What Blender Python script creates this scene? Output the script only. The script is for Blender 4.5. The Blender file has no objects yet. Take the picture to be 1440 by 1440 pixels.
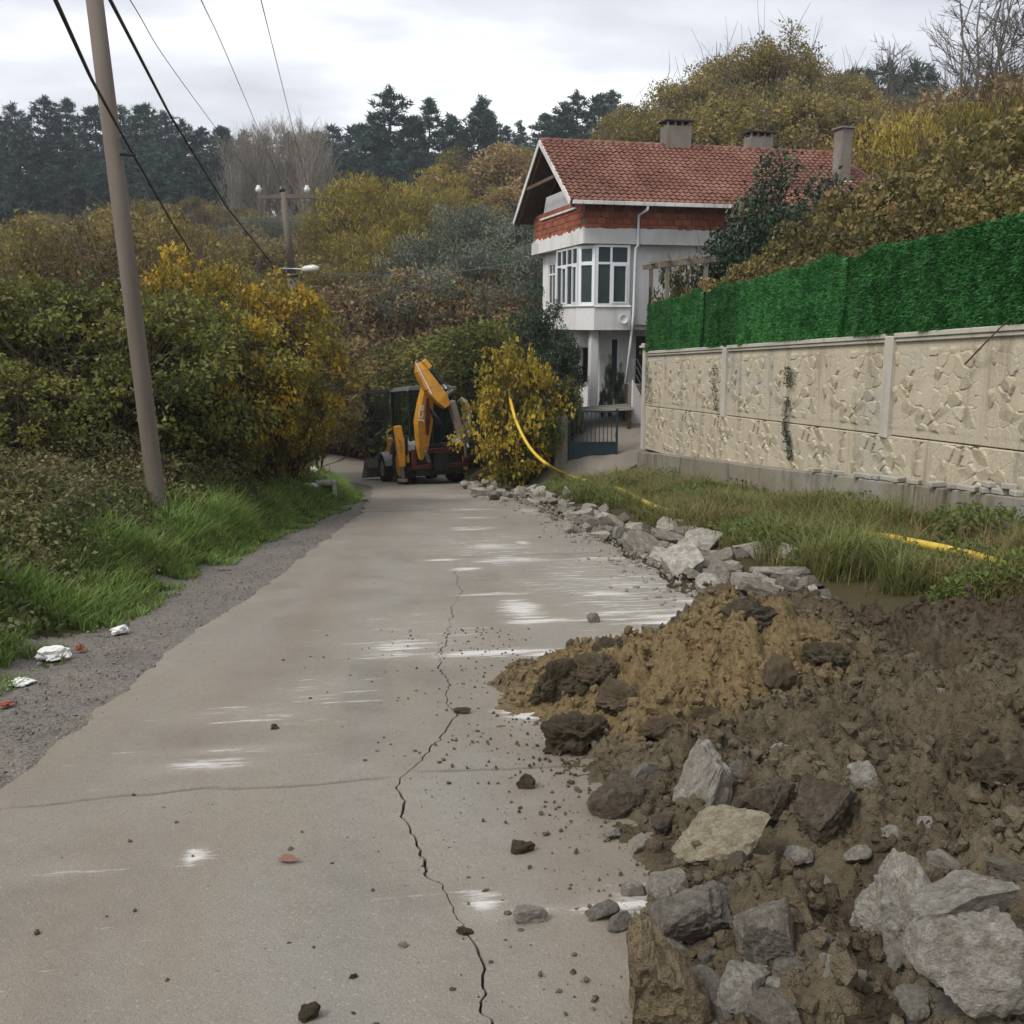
import bpy, bmesh, math, random
import numpy as np
from mathutils import Vector, Matrix, Euler

SC = bpy.context.scene
COL = SC.collection
PI = math.pi
# ------------------------------------------------------------------ camera
F = 1400.0                                  # focal length in pixels of the 1440 px photograph
HOR, VPX, EYE = 450.0, 512.0, 1.6
PITCH = math.atan((720 - HOR) / F)
YAW = math.atan((720 - VPX) * math.cos(PITCH) / F)
cam_d = bpy.data.cameras.new('camera')
cam = bpy.data.objects.new('camera', cam_d); COL.objects.link(cam)
cam.location = (0, 0, EYE)
cam.rotation_euler = Euler((PI / 2 - PITCH, 0, -YAW), 'XYZ')
cam_d.sensor_width = 36; cam_d.lens = 36 * F / 1440
cam_d.clip_start = 0.05; cam_d.clip_end = 3000
SC.camera = cam
# ------------------------------------------------------------------ world
SUN_EL, SUN_AZ = math.radians(48), math.radians(-120)   # azimuth from +Y, clockwise positive: behind and left
w = bpy.data.worlds.new('World'); SC.world = w; w.use_nodes = True
nt = w.node_tree; nt.nodes.clear()
def wn(t, **k):
    n = nt.nodes.new(t)
    for a, b in k.items(): setattr(n, a, b)
    return n
out = wn('ShaderNodeOutputWorld'); bg = wn('ShaderNodeBackground'); bg.inputs[1].default_value = 0.1
sky = wn('ShaderNodeTexSky', sky_type='NISHITA', sun_disc=False, sun_elevation=SUN_EL, sun_rotation=SUN_AZ)
tc = wn('ShaderNodeTexCoord'); sep = wn('ShaderNodeSeparateXYZ'); nt.links.new(tc.outputs['Generated'], sep.inputs[0])
# project the direction on a flat cloud deck so the layers compress towards the horizon
mz = wn('ShaderNodeMath', operation='MAXIMUM'); nt.links.new(sep.outputs[2], mz.inputs[0]); mz.inputs[1].default_value = 0.0
az = wn('ShaderNodeMath', operation='ADD'); nt.links.new(mz.outputs[0], az.inputs[0]); az.inputs[1].default_value = 0.16
dv = wn('ShaderNodeVectorMath', operation='DIVIDE'); nt.links.new(tc.outputs['Generated'], dv.inputs[0])
cb = wn('ShaderNodeCombineXYZ')
for i in range(3): nt.links.new(az.outputs[0], cb.inputs[i])
nt.links.new(cb.outputs[0], dv.inputs[1])
mp = wn('ShaderNodeMapping'); mp.inputs['Scale'].default_value = (0.9, 1.5, 0.6); mp.inputs['Location'].default_value = (3.1, 0.4, 0)
nt.links.new(dv.outputs[0], mp.inputs[0])
nz = wn('ShaderNodeTexNoise'); nz.inputs['Scale'].default_value = 1.15; nz.inputs['Detail'].default_value = 5; nz.inputs['Roughness'].default_value = 0.5
nt.links.new(mp.outputs[0], nz.inputs['Vector'])
rp = wn('ShaderNodeValToRGB'); nt.links.new(nz.outputs['Fac'], rp.inputs[0])
rp.color_ramp.elements[0].position = 0.34; rp.color_ramp.elements[0].color = (4.3, 4.4, 4.75, 1)
rp.color_ramp.elements[1].position = 0.64; rp.color_ramp.elements[1].color = (8.8, 8.8, 8.8, 1)
e = rp.color_ramp.elements.new(0.49); e.color = (5.9, 6.0, 6.3, 1)
mx = wn('ShaderNodeMix', data_type='RGBA'); mx.inputs[0].default_value = 0.9
nt.links.new(sky.outputs[0], mx.inputs[6]); nt.links.new(rp.outputs[0], mx.inputs[7])
nt.links.new(mx.outputs[2], bg.inputs[0]); nt.links.new(bg.outputs[0], out.inputs[0])
# ------------------------------------------------------------------ sun (veiled by cloud)
sd = bpy.data.lights.new('sun', 'SUN'); sd.energy = 1.5; sd.angle = math.radians(18); sd.color = (1, 0.95, 0.88)
sun = bpy.data.objects.new('sun', sd); COL.objects.link(sun); sun.location = (-30, -20, 60)
sdir = Vector((math.sin(SUN_AZ) * math.cos(SUN_EL), math.cos(SUN_AZ) * math.cos(SUN_EL), math.sin(SUN_EL)))
sun.rotation_euler = (-sdir).to_track_quat('-Z', 'Y').to_euler()
SC.view_settings.view_transform = 'Standard'; SC.view_settings.look = 'None'
SC.view_settings.exposure = 0.76; SC.view_settings.gamma = 1.0; SC.view_settings.use_curve_mapping = False
SC.render.engine = 'CYCLES'
SC.cycles.use_denoising = True
SC.cycles.max_bounces = 6; SC.cycles.transparent_max_bounces = 12; SC.cycles.volume_bounces = 0
SC.cycles.caustics_reflective = False; SC.cycles.caustics_refractive = False
# ------------------------------------------------------------------ pixel helpers
_fw = np.array([math.sin(YAW) * math.cos(PITCH), math.cos(YAW) * math.cos(PITCH), -math.sin(PITCH)])
_rt = np.array([math.cos(YAW), -math.sin(YAW), 0.0]); _up = np.cross(_rt, _fw)
_C = np.array([0, 0, EYE])
def ray(x, y): return _fw * F + _rt * (x - 720) + _up * (720 - y)
def aty(x, y, Y): d = ray(x, y); return _C + d * (Y / d[1])
def atx(x, y, X): d = ray(x, y); return _C + d * (X / d[0])
def hit(px, py, gf, t0=1.6, t1=90):
    """first point of the pixel's ray below the surface gf (vectorised over the ray)"""
    d = ray(px, py) / F
    for k_ in range(3):
        t = np.geomspace(t0, t1, 260); P = _C + t[:, None] * d; below = P[:, 2] < gf(P[:, 0], P[:, 1])
        i = int(np.argmax(below)) if below.any() else 259
        t0, t1 = t[max(i - 1, 0)], t[i]
        if t1 - t0 < .002: break
    return _C + d * t1
# ------------------------------------------------------------------ noise
def _hash(ix, iy, iz, seed):
    h = (ix.astype(np.int64) * 374761393 + iy.astype(np.int64) * 668265263 + iz.astype(np.int64) * 2147483647 % 4294967291 + seed * 974711) & 0xFFFFFFFF
    h = ((h ^ (h >> 13)) * 1274126177) & 0xFFFFFFFF
    h = ((h ^ (h >> 15)) * 2246822519) & 0xFFFFFFFF
    return ((h ^ (h >> 16)) & 0xFFFFFF) / float(0xFFFFFF)
def vnoise(x, y, z=0.0, seed=0):
    x = np.asarray(x, float); y = np.asarray(y, float) + 0 * x; z = np.asarray(z, float) + 0 * x
    ix, iy, iz = np.floor(x), np.floor(y), np.floor(z); fx, fy, fz = x - ix, y - iy, z - iz
    fx = fx * fx * fx * (fx * (fx * 6 - 15) + 10); fy = fy * fy * fy * (fy * (fy * 6 - 15) + 10); fz = fz * fz * fz * (fz * (fz * 6 - 15) + 10)
    r = 0
    for a in (0, 1):
        for b in (0, 1):
            for c in (0, 1):
                r = r + _hash(ix + a, iy + b, iz + c, seed) * (fx if a else 1 - fx) * (fy if b else 1 - fy) * (fz if c else 1 - fz)
    return r * 2 - 1
def fbm(x, y, z=0.0, o=4, seed=0, gain=0.5):
    r = 0; amp = 1; f = 1
    for i in range(o):
        r = r + amp * vnoise(np.asarray(x) * f + 17.3 * i, np.asarray(y) * f - 9.1 * i, np.asarray(z) * f + 3.7 * i, seed + i); amp *= gain; f *= 2.03
    return r
def sstep(a, b, x): t = np.clip((np.asarray(x, float) - a) / (b - a), 0, 1); return t * t * (3 - 2 * t)
# ------------------------------------------------------------------ object helpers
def tag(o, label=None, cat=None, group=None, kind=None):
    if label: o['label'] = label
    if cat: o['category'] = cat
    if group: o['group'] = group
    if kind: o['kind'] = kind
    return o
def mesh_data(name, V, Fc, mat=None, smooth=False, attrs=None):
    me = bpy.data.meshes.new(name)
    V = np.asarray(V, np.float32)
    if isinstance(Fc, np.ndarray):
        n = Fc.shape[1]; m = len(Fc)
        me.vertices.add(len(V)); me.vertices.foreach_set('co', V.ravel())
        me.loops.add(m * n); me.loops.foreach_set('vertex_index', Fc.astype(np.int32).ravel())
        me.polygons.add(m); me.polygons.foreach_set('loop_start', np.arange(0, m * n, n, dtype=np.int32))
        try: me.polygons.foreach_set('loop_total', np.full(m, n, np.int32))
        except Exception: pass
        me.update(calc_edges=True); me.validate()
    else:
        me.from_pydata([tuple(map(float, v)) for v in V], [], [tuple(int(i) for i in f) for f in Fc]); me.update()
    me.polygons.foreach_set('use_smooth', np.full(len(me.polygons), bool(smooth)))
    for k, a in (attrs or {}).items():
        at = me.attributes.new(k, 'FLOAT', 'POINT'); at.data.foreach_set('value', np.asarray(a, np.float32))
    if mat: me.materials.append(mat)
    return me
def obj(name, me, parent=None, loc=None, rot=None, scale=None):
    o = bpy.data.objects.new(name, me); COL.objects.link(o)
    if parent: o.parent = parent
    if loc is not None: o.location = tuple(float(v) for v in loc)
    if rot is not None: o.rotation_euler = tuple(float(v) for v in rot)
    if scale is not None: o.scale = scale if hasattr(scale, '__len__') else (scale,) * 3
    return o
def empty(name, loc=(0, 0, 0), rz=0, label=None, cat=None, group=None):
    o = obj(name, None, None, loc, (0, 0, rz)); o.empty_display_size = 0.2
    return tag(o, label, cat, group)
class MB:
    """collects simple solids, then builds one mesh object"""
    def __init__(s): s.v = []; s.f = []
    def add(s, V, Fc):
        b = len(s.v); s.v += [tuple(map(float, v)) for v in V]; s.f += [tuple(int(i) + b for i in f) for f in Fc]; return s
    def hexa(s, P): return s.add(P, [(0, 3, 2, 1), (4, 5, 6, 7), (0, 1, 5, 4), (1, 2, 6, 5), (2, 3, 7, 6), (3, 0, 4, 7)])
    def box(s, x0, x1, y0, y1, z0, z1): return s.hexa([(x0, y0, z0), (x1, y0, z0), (x1, y1, z0), (x0, y1, z0), (x0, y0, z1), (x1, y0, z1), (x1, y1, z1), (x0, y1, z1)])
    def beam(s, p0, p1, w0, h0, w1=None, h1=None, side=(1, 0, 0)):
        p0, p1 = Vector(p0), Vector(p1); d = (p1 - p0).normalized(); a = Vector(side); a = (a - d * a.dot(d))
        if a.length < 1e-4: a = d.orthogonal()
        a.normalize(); b = d.cross(a); w1 = w0 if w1 is None else w1; h1 = h0 if h1 is None else h1
        P = [p + a * (sx * ww / 2) + b * (sy * hh / 2) for p, ww, hh in ((p0, w0, h0), (p1, w1, h1)) for sx, sy in ((-1, -1), (1, -1), (1, 1), (-1, 1))]
        return s.hexa(P)
    def tube(s, pts, r, n=8, cap=True):
        V, Fc = tube_np(np.array([tuple(p) for p in pts], float), r, n, cap); return s.add(V, Fc)
    def cyl(s, c, axis, r, h, n=24, r2=None):
        c = Vector(c); ax = Vector(axis).normalized(); return s.tube([c - ax * h / 2, c + ax * h / 2], [r, r if r2 is None else r2], n)
    def prism(s, poly, d):      # polygon (3D points) extruded by vector d
        n = len(poly); d = Vector(d); P = [Vector(p) for p in poly]; V = P + [p + d for p in P]
        return s.add(V, [tuple(range(n))[::-1], tuple(range(n, 2 * n))] + [(i, (i + 1) % n, n + (i + 1) % n, n + i) for i in range(n)])
    def build(s, name, mat, parent=None, bevel=0, smooth=False, **k):
        me = mesh_data(name, s.v, s.f, mat, smooth)
        bm = bmesh.new(); bm.from_mesh(me); bmesh.ops.recalc_face_normals(bm, faces=bm.faces)
        if bevel: bmesh.ops.bevel(bm, geom=list(bm.edges), offset=bevel, segments=1, affect='EDGES', clamp_overlap=True)
        bm.to_mesh(me); bm.free()
        return obj(name, me, parent, **k)
def tube_np(P, r, n=8, cap=True):
    P = np.asarray(P, float); m = len(P); r = np.broadcast_to(np.asarray(r, float), (m,))
    T = np.gradient(P, axis=0); T /= np.linalg.norm(T, axis=1)[:, None] + 1e-9
    up = np.array([0, 0, 1.0]) if abs(T[0][2]) < 0.9 else np.array([1.0, 0, 0])
    A = np.cross(T, up); A /= np.linalg.norm(A, axis=1)[:, None] + 1e-9; B = np.cross(T, A)
    th = np.arange(n) * 2 * PI / n
    V = (P[:, None, :] + r[:, None, None] * (np.cos(th)[None, :, None] * A[:, None, :] + np.sin(th)[None, :, None] * B[:, None, :])).reshape(-1, 3)
    Fc = [(i * n + j, i * n + (j + 1) % n, (i + 1) * n + (j + 1) % n, (i + 1) * n + j) for i in range(m - 1) for j in range(n)]
    if cap: Fc += [tuple(range(n))[::-1], tuple(range((m - 1) * n, m * n))]
    return V, Fc
def grid_faces(nr, nc):
    i = np.arange(nr - 1)[:, None] * nc + np.arange(nc - 1)[None, :]
    return np.stack([i, i + 1, i + nc + 1, i + nc], -1).reshape(-1, 4)
# ------------------------------------------------------------------ materials
def rgb(h): return tuple(((c / 255) / 12.92 if c / 255 <= 0.04045 else ((c / 255 + 0.055) / 1.055) ** 2.4) for c in h)
class N:
    def __init__(s, name):
        s.m = bpy.data.materials.new(name); s.m.use_nodes = True; s.t = s.m.node_tree; s.t.nodes.clear()
        s.out = s.t.nodes.new('ShaderNodeOutputMaterial'); s.b = s.t.nodes.new('ShaderNodeBsdfPrincipled')
        s.t.links.new(s.b.outputs[0], s.out.inputs[0]); s.tc = s.t.nodes.new('ShaderNodeTexCoord')
    def n(s, t, ins=None, **k):
        x = s.t.nodes.new(t)
        for a, b in k.items(): setattr(x, a, b)
        for a, b in (ins or {}).items(): s.put(x.inputs[a], b)
        return x
    def put(s, i, v):
        if hasattr(v, 'is_output'): s.t.links.new(v, i)
        elif isinstance(v, (tuple, list)) and len(v) == 3 and i.type == 'RGBA': i.default_value = (*v, 1)
        else: i.default_value = v
    def noise(s, scale, detail=4, rough=0.55, vec=None, dist=0, co='Object'):
        return s.n('ShaderNodeTexNoise', {'Vector': vec or s.tc.outputs[co], 'Scale': scale, 'Detail': detail, 'Roughness': rough, 'Distortion': dist}).outputs['Fac']
    def voro(s, scale, feat='F1', vec=None, out='Distance', rnd=1.0):
        return s.n('ShaderNodeTexVoronoi', {'Vector': vec or s.tc.outputs['Object'], 'Scale': scale, 'Randomness': rnd}, feature=feat).outputs[out]
    def map(s, scale=(1, 1, 1), co='Object', loc=(0, 0, 0), rot=(0, 0, 0)):
        return s.n('ShaderNodeMapping', {'Vector': s.tc.outputs[co], 'Scale': scale, 'Location': loc, 'Rotation': rot}).outputs[0]
    def ramp(s, f, *stops, interp='LINEAR'):
        x = s.n('ShaderNodeValToRGB', {'Fac': f}); r = x.color_ramp; r.interpolation = interp
        while len(r.elements) < len(stops): r.elements.new(0.5)
        for el, (p, c) in zip(r.elements, stops):
            el.position = p; el.color = (c, c, c, 1) if not hasattr(c, '__len__') else (*c, 1)
        return x.outputs[0]
    def mix(s, f, a, b, mode='MIX'):
        x = s.n('ShaderNodeMix', data_type='RGBA', blend_type=mode); s.put(x.inputs[0], f); s.put(x.inputs[6], a); s.put(x.inputs[7], b); return x.outputs[2]
    def math(s, op, a, b=0.0, clamp=False):
        x = s.n('ShaderNodeMath', operation=op); x.use_clamp = clamp; s.put(x.inputs[0], a); s.put(x.inputs[1], b); return x.outputs[0]
    def attr(s, name): return s.n('ShaderNodeAttribute', attribute_name=name).outputs['Fac']
    def rnd(s): return s.n('ShaderNodeObjectInfo').outputs['Random']
    def bump(s, h, strength=0.5, dist=0.01): s.put(s.b.inputs['Normal'], s.n('ShaderNodeBump', {'Height': h, 'Strength': strength, 'Distance': dist}).outputs[0]); return s
    def fin(s, col, rough=0.85, spec=0.3, metal=0.0):
        s.put(s.b.inputs['Base Color'], col); s.put(s.b.inputs['Roughness'], rough); s.put(s.b.inputs['Specular IOR Level'], spec); s.put(s.b.inputs['Metallic'], metal); return s.m
def paint(name, c, rough=0.5, var=0.25, scale=3.0, spec=0.4, metal=0.0, dirt=(0.12, 0.1, 0.07), dirt_amt=0.35):
    k = N(name); f = k.noise(scale, 6, 0.6); g = k.noise(scale * 7, 3, 0.6)
    col = k.mix(k.math('MULTIPLY', k.ramp(f, (0.45, 0.0), (0.72, 1.0)), dirt_amt), c, dirt)
    col = k.mix(k.math('MULTIPLY', g, var), col, tuple(x * 0.6 for x in c))
    k.bump(g, 0.15, 0.004)
    return k.fin(col, rough, spec, metal)
def leafmat(name, c0, c1, c2, trans=0.35, rough=0.55, rv=0.35, gain=1.5):
    """leaf colours along the per-leaf tint; the object's random number shifts the whole plant"""
    c0, c1, c2 = [tuple(min(.75, x * gain) for x in c) for c in (c0, c1, c2)]
    k = N(name); t = k.attr('tint'); sh = k.math('MULTIPLY', k.math('SUBTRACT', k.rnd(), 0.5), rv)
    f = k.math('ADD', t, sh, clamp=True)
    col = k.ramp(f, (0.0, c0), (0.5, c1), (1.0, c2))
    v = k.n('ShaderNodeHueSaturation', {'Color': col, 'Value': k.math('ADD', 0.8, k.math('MULTIPLY', k.rnd(), 0.4))}).outputs[0]
    k.fin(v, rough, 0.25)
    tr = k.n('ShaderNodeBsdfTranslucent', {'Color': v}); ms = k.n('ShaderNodeMixShader', {'Fac': trans})
    k.t.links.new(k.b.outputs[0], ms.inputs[1]); k.t.links.new(tr.outputs[0], ms.inputs[2]); k.t.links.new(ms.outputs[0], k.out.inputs[0])
    return k.m
def barkmat(name, c, scale=6):
    k = N(name); f = k.noise(scale, 5, 0.65, k.map((1, 1, 0.25))); k.bump(f, 0.6, 0.02)
    return k.fin(k.ramp(f, (0.3, tuple(x * 0.5 for x in c)), (0.7, tuple(x * 1.25 for x in c))), 0.9, 0.15)
# ================================================================== terrain
SL = 0.114
def zr(y):
    y = np.asarray(y, float); t = np.clip(y - 34, 0, 16)
    return np.where(y < 34, -SL * y, -SL * 34 - SL * (t - t * t / 32))
_XL = ([-4, 0, 4.76, 7.4, 9.6, 12.7, 20, 25.5, 31, 36, 42, 48, 54, 60], [-2.0, -1.85, -1.66, -1.42, -1.22, -.87, -.23, .10, .05, -.9, -3.2, -6.6, -11, -17])
_XR = ([-4, 3.6, 5, 6.6, 7.6, 8, 11, 13.4, 17.4, 25.5, 30, 36, 42, 48, 54, 60], [1.15, 1.2, 1.6, 2.1, 3.0, 3.02, 3.16, 3.28, 3.46, 3.4, 3.3, 3.3, 1.9, -1.4, -6, -12])
_XG = ([-4, 0, 4, 6.94, 9.36, 13.7, 18, 23, 27, 31, 36, 42, 48, 54, 60], [-3.3, -2.95, -2.75, -2.48, -2.19, -1.79, -1.15, -.35, -.2, -.35, -1.4, -3.8, -7.2, -11.6, -17.6])
def xl(y): return np.interp(y, *_XL)
def xr(y): return np.interp(y, *_XR)
def xg(y): return np.interp(y, *_XG)
def wt(y): return 2.025 - 0.05 * np.asarray(y, float)          # top of the garden wall
WX = 7.4
def ground(x, y):
    x = np.asarray(x, float); y = np.asarray(y, float)
    zb = zr(y)
    foot = zb + 0.38 + (-1.4 - zb - 0.38) * sstep(26, 31.0, y)
    z = zb + sstep(3.4, 7.0, x) * (foot - zb)
    z = z + (0.05 * sstep(3.9, 4.7, x) * (1 - sstep(24, 26, y)))
    d = xg(y) - x
    z = z + 0.62 * sstep(0.1, 1.5, d) + 0.35 * sstep(1.4, 5, d) + 0.10 * np.clip(d - 5, 0, 60)
    step = sstep(7.5, 7.75, x) * (1 - sstep(25.6, 27.6, y))
    terr = wt(y) - 0.35 + 0.10 * np.clip(x - 9, 0, 60)
    z = z * (1 - step) + terr * step
    h = np.clip(np.minimum(y, 185) - 47 + 9 * sstep(6, 16, x) * sstep(95, 70, y), 0, 160) - .25 * np.clip(y - 185, 0, 60)
    z = z + (0.168 + 0.09 * sstep(8, 22, x) * sstep(95, 70, y)) * (np.sqrt(h * h + 36) - 6)
    z = z + 0.05 * sstep(8, 20, x) * np.clip(y - 27, 0, 60) * sstep(14, 22, x)
    off = np.maximum(sstep(0.0, 0.8, d), sstep(3.6, 4.4, x))
    z = z + off * 0.05 * fbm(x * 1.3, y * 1.3, 0, 3, 5) + sstep(45, 80, y) * 0.9 * fbm(x * .06, y * .06, 0, 3, 9)
    z = z - 0.5 * sstep(1.25, 1.6, x) * sstep(5.0, 4.2, x) * sstep(6.8, 6.2, y)
    return z - 0.03
def gnd(x, y): return float(ground(np.array([x]), np.array([y]))[0])
# ---- materials of the ground
k = N('earth_litter'); a = k.noise(0.35, 6, 0.6); b = k.noise(9, 5, 0.65)
c = k.ramp(a, (0.3, (0.045, 0.04, 0.018)), (0.55, (0.075, 0.062, 0.03)), (0.75, (0.05, 0.06, 0.02)))
M_EARTH = k.bump(b, 0.8, 0.03).fin(k.mix(k.math('MULTIPLY', b, 0.6), c, (0.03, 0.024, 0.013)), 0.95, 0.1)
xs = np.concatenate([np.linspace(-220, -40, 40)[:-1], np.linspace(-40, -8, 60)[:-1], np.linspace(-8, 9, 150)[:-1], np.linspace(9, 40, 60)[:-1], np.linspace(40, 240, 40)])
ys = np.concatenate([np.linspace(-12, 0, 20)[:-1], np.linspace(0, 34, 240)[:-1], np.linspace(34, 80, 90)[:-1], np.linspace(80, 420, 90)])
X, Y = np.meshgrid(xs, ys)
tag(obj('ground', mesh_data('ground', np.stack([X, Y, ground(X, Y)], -1).reshape(-1, 3), grid_faces(len(ys), len(xs)), M_EARTH, True)), kind='structure')
# ---- gravel shoulder on the left of the road
k = N('gravel_shoulder'); a = k.noise(1.2, 5, 0.6); v = k.voro(55); b = k.noise(30, 4, 0.7); vc = k.n('ShaderNodeTexVoronoi', {'Vector': k.tc.outputs['Object'], 'Scale': 48.0}).outputs['Color']
c = k.ramp(b, (0.3, (0.085, 0.065, 0.046)), (0.55, (0.15, 0.121, 0.089)), (0.75, (0.235, 0.198, 0.15)))
c = k.mix(k.ramp(a, (0.4, 0.0), (0.65, 0.75)), c, (0.075, 0.06, 0.047))
c = k.mix(0.35, c, k.n('ShaderNodeHueSaturation', {'Color': vc, 'Saturation': 0.08, 'Value': 0.3}).outputs[0])
M_GRAVEL = k.bump(k.math('ADD', k.math('MULTIPLY', v, -1.0), b), 0.9, 0.012).fin(c, 0.92, 0.2)
yy = np.concatenate([np.arange(-3, 14, 0.06), np.arange(14, 60, 0.2)]); nc = 26
T = np.linspace(0, 1, nc)[None, :]
lft = (xg(yy) - 0.75 + 0.12 * fbm(yy * 0.8, yy * 0, 0, 3, 3))[:, None]; rgt = (xl(yy) + 0.25)[:, None]
X = lft + (rgt - lft) * T; Y = np.repeat(yy[:, None], nc, 1)
d = (xg(yy)[:, None] - X)
Z = zr(Y) + 0.004 + 0.016 * fbm(X * 3, Y * 3, 0, 4, 11) - 0.02 + 0.62 * sstep(0.1, 1.5, d) + 0.012 * sstep(0, -.6, d)
Z[:, -3:] -= 0.035
tag(obj('gravel_shoulder', mesh_data('gravel_shoulder', np.stack([X, Y, Z], -1).reshape(-1, 3), grid_faces(len(yy), nc), M_GRAVEL, True)), kind='structure')
# ---- driveway apron up to the gate
k = N('worn_concrete'); a = k.noise(0.9, 6, 0.6); b = k.noise(25, 4, 0.6)
M_APRON = k.bump(b, 0.3, 0.006).fin(k.mix(k.ramp(a, (0.35, 0.0), (0.7, 0.7)), (0.25, 0.225, 0.19), (0.13, 0.115, 0.09)), 0.9, 0.2)
yy = np.linspace(25.2, 32, 60); uu = np.linspace(0, 1, 24)[None, :]
lft = np.interp(yy, [25.2, 27, 29, 32], [3.2, 4.2, 5.0, 5.2])[:, None]; rgt = np.interp(yy, [25.2, 27, 28, 32], [6.2, 7.2, 8.2, 9.0])[:, None]
X = lft + (rgt - lft) * uu; Y = np.repeat(yy[:, None], 24, 1)
tag(obj('driveway', mesh_data('driveway', np.stack([X, Y, ground(X, Y) + 0.05], -1).reshape(-1, 3), grid_faces(60, 24), M_APRON, True)), kind='structure')
# ================================================================== road
CR = np.array([(2.0, .30), (2.5, .28), (2.72, .295), (2.93, .262), (3.15, .20), (3.4, .155), (3.75, .125), (4.0, .115), (4.15, .085), (4.28, .10), (4.42, .18), (4.62, .26), (4.9, .36), (5.25, .46), (5.5, .43), (5.75, .43), (6.05, .47), (6.4, .44), (6.82, .465), (7.2, .54), (7.7, .60), (8.2, .68), (8.7, .72), (9.15, .80), (9.7, .90), (10.4, .92), (11.2, .96), (12.3, 1.08)])
def crack_x(y): return np.interp(y, CR[:, 0], CR[:, 1]) + 0.026 * vnoise(y * 7.0, y * 0 + .5, 0, 31) + 0.016 * vnoise(y * 23.0, y * 0 + 7.5, 0, 32)
rows = np.concatenate([np.arange(-4, 1.8, 0.12), np.arange(1.8, 9, 0.016), np.arange(9, 13, 0.03), np.arange(13, 30, 0.09), np.arange(30, 60, 0.3)])
LJ = 0.05 * fbm(rows * 2.2, rows * 0, 0, 4, 41, .6) + 0.05 * fbm(rows * .3, rows * 0, 0, 2, 42)
le = xl(rows) + LJ; re = xr(rows) + 0.10 * fbm(rows * 1.6, rows * 0 + 3, 0, 4, 43)
cx = np.where(rows < 12.6, crack_x(rows), 0.35 * le + 0.65 * re)
amt = sstep(12.4, 10.5, rows) * 1.0
hw = (0.0018 + 0.0040 * np.clip(vnoise(rows * 3, rows * 0 + 4, 0, 34) + 0.7, 0.15, 2)) * (0.35 + 0.65 * amt) * np.where(rows < 12.6, 1, 0.02) * np.where(rows < 6.8, 1, .75)
nl, nrr = 34, 40
tl = np.linspace(0, 1, nl)[None, :]; tr_ = np.linspace(0, 1, nrr)[None, :]
XLs = le[:, None] + ((cx - hw)[:, None] - le[:, None]) * tl; XRs = (cx + hw)[:, None] + (re[:, None] - (cx + hw)[:, None]) * tr_
XX = np.concatenate([le[:, None] - 0.02, XLs, (cx - hw * 0.3)[:, None], (cx + hw * 0.3)[:, None], XRs, re[:, None] + 0.05], 1)
YY = np.repeat(rows[:, None], XX.shape[1], 1)
ZZ = zr(YY) + 0.022 + 0.007 * fbm(XX * .7, YY * .7, 0, 3, 45)
ZZ[:, 0] -= 0.05; ZZ[:, -1] -= 0.16
crk = np.zeros_like(ZZ)
dep = (0.03 * np.clip(amt, 0.02, 1) * np.where(rows < 12.6, 1, 0.0))
ZZ[:, nl + 1] -= dep; ZZ[:, nl + 2] -= dep; crk[:, nl + 1] = crk[:, nl + 2] = (dep > 0.004) * 0.8
def joint(y0, skew, wv, seed, x0=-9, x1=9, dz=0.012, wj=0.006):
    yj = y0 + skew * XX + wv * fbm(XX * 2.2, XX * 0, 0, 4, seed)
    m = np.exp(-((YY - yj) / wj) ** 2) * sstep(x0, x0 + .15, XX) * sstep(x1, x1 - .15, XX)
    global ZZ, crk
    ZZ = ZZ - dz * m; crk = np.maximum(crk, 0.75 * m)
joint(4.36, 0.10, 0.05, 51, x0=-1.6, x1=.13, wj=.010); joint(4.42, -0.10, 0.05, 52, x0=.14, x1=1.3, wj=.012)
joint(20.6, -0.01, 0.03, 53, wj=.05, dz=.01); joint(12.35, 0.03, 0.02, 54, x0=1.1, wj=.02, dz=.006)
# patches of spilled lime and scraped laitance: (pixel x, pixel y, half width m, half length m, strength)
lime = np.zeros_like(ZZ)
def rp_(px, py):
    d = ray(px, py); t = EYE / (-(d[2] + SL * d[1])); return (_C + t * d)[:2]
for px, py, sx, sy, st in [(735, 862, .22, .75, 1), (765, 877, .45, .14, 1), (700, 838, .42, .10, .9), (690, 922, .52, .13, 1.1), (790, 922, .35, .14, 1.1), (745, 1005, .16, .20, 1.3), (735, 960, .13, .16, 1),
        (855, 838, .40, .30, .9), (720, 790, .55, .35, .9), (690, 770, .35, .5, .7), (660, 745, .5, .4, .8), (665, 730, .5, .3, .7), (655, 718, .7, .35, .8), (740, 720, .3, .8, .6), (840, 788, .6, .2, .7), (620, 790, .3, .16, .9), (655, 803, .22, .2, .8),
        (960, 880, .5, .6, .95), (980, 850, .4, .5, .7), (1000, 892, .3, .3, .8), (560, 912, .40, .30, .7), (545, 925, .3, .15, .8), (680, 1285, .07, .12, .8), (745, 1290, .16, .035, .8), (850, 1285, .2, .05, .75), (900, 1270, .2, .1, .7),
        (440, 975, .5, .5, .45), (360, 1010, .5, .3, .5), (280, 1085, .3, .12, .75), (330, 1060, .4, .1, .6), (275, 1210, .05, .10, .9), (60, 1235, .25, .12, .5), (735, 765, .12, .4, .9), (770, 1010, .1, .1, .9), (640, 700, .9, 1.2, .5), (870, 900, .25, .2, .6), (840, 820, 1.0, 2.2, .5), (690, 770, .9, 3.5, .45), (900, 860, .8, 1.0, .6), (600, 890, .8, 1.2, .35)]:
    cx_, cy_ = rp_(px, py)
    lime = np.maximum(lime, st * np.exp(-((XX - cx_) / sx) ** 2 - ((YY - cy_) / sy) ** 2))
tw = 0.12 * fbm(YY * .25, YY * 0, 0, 3, 77)
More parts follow.
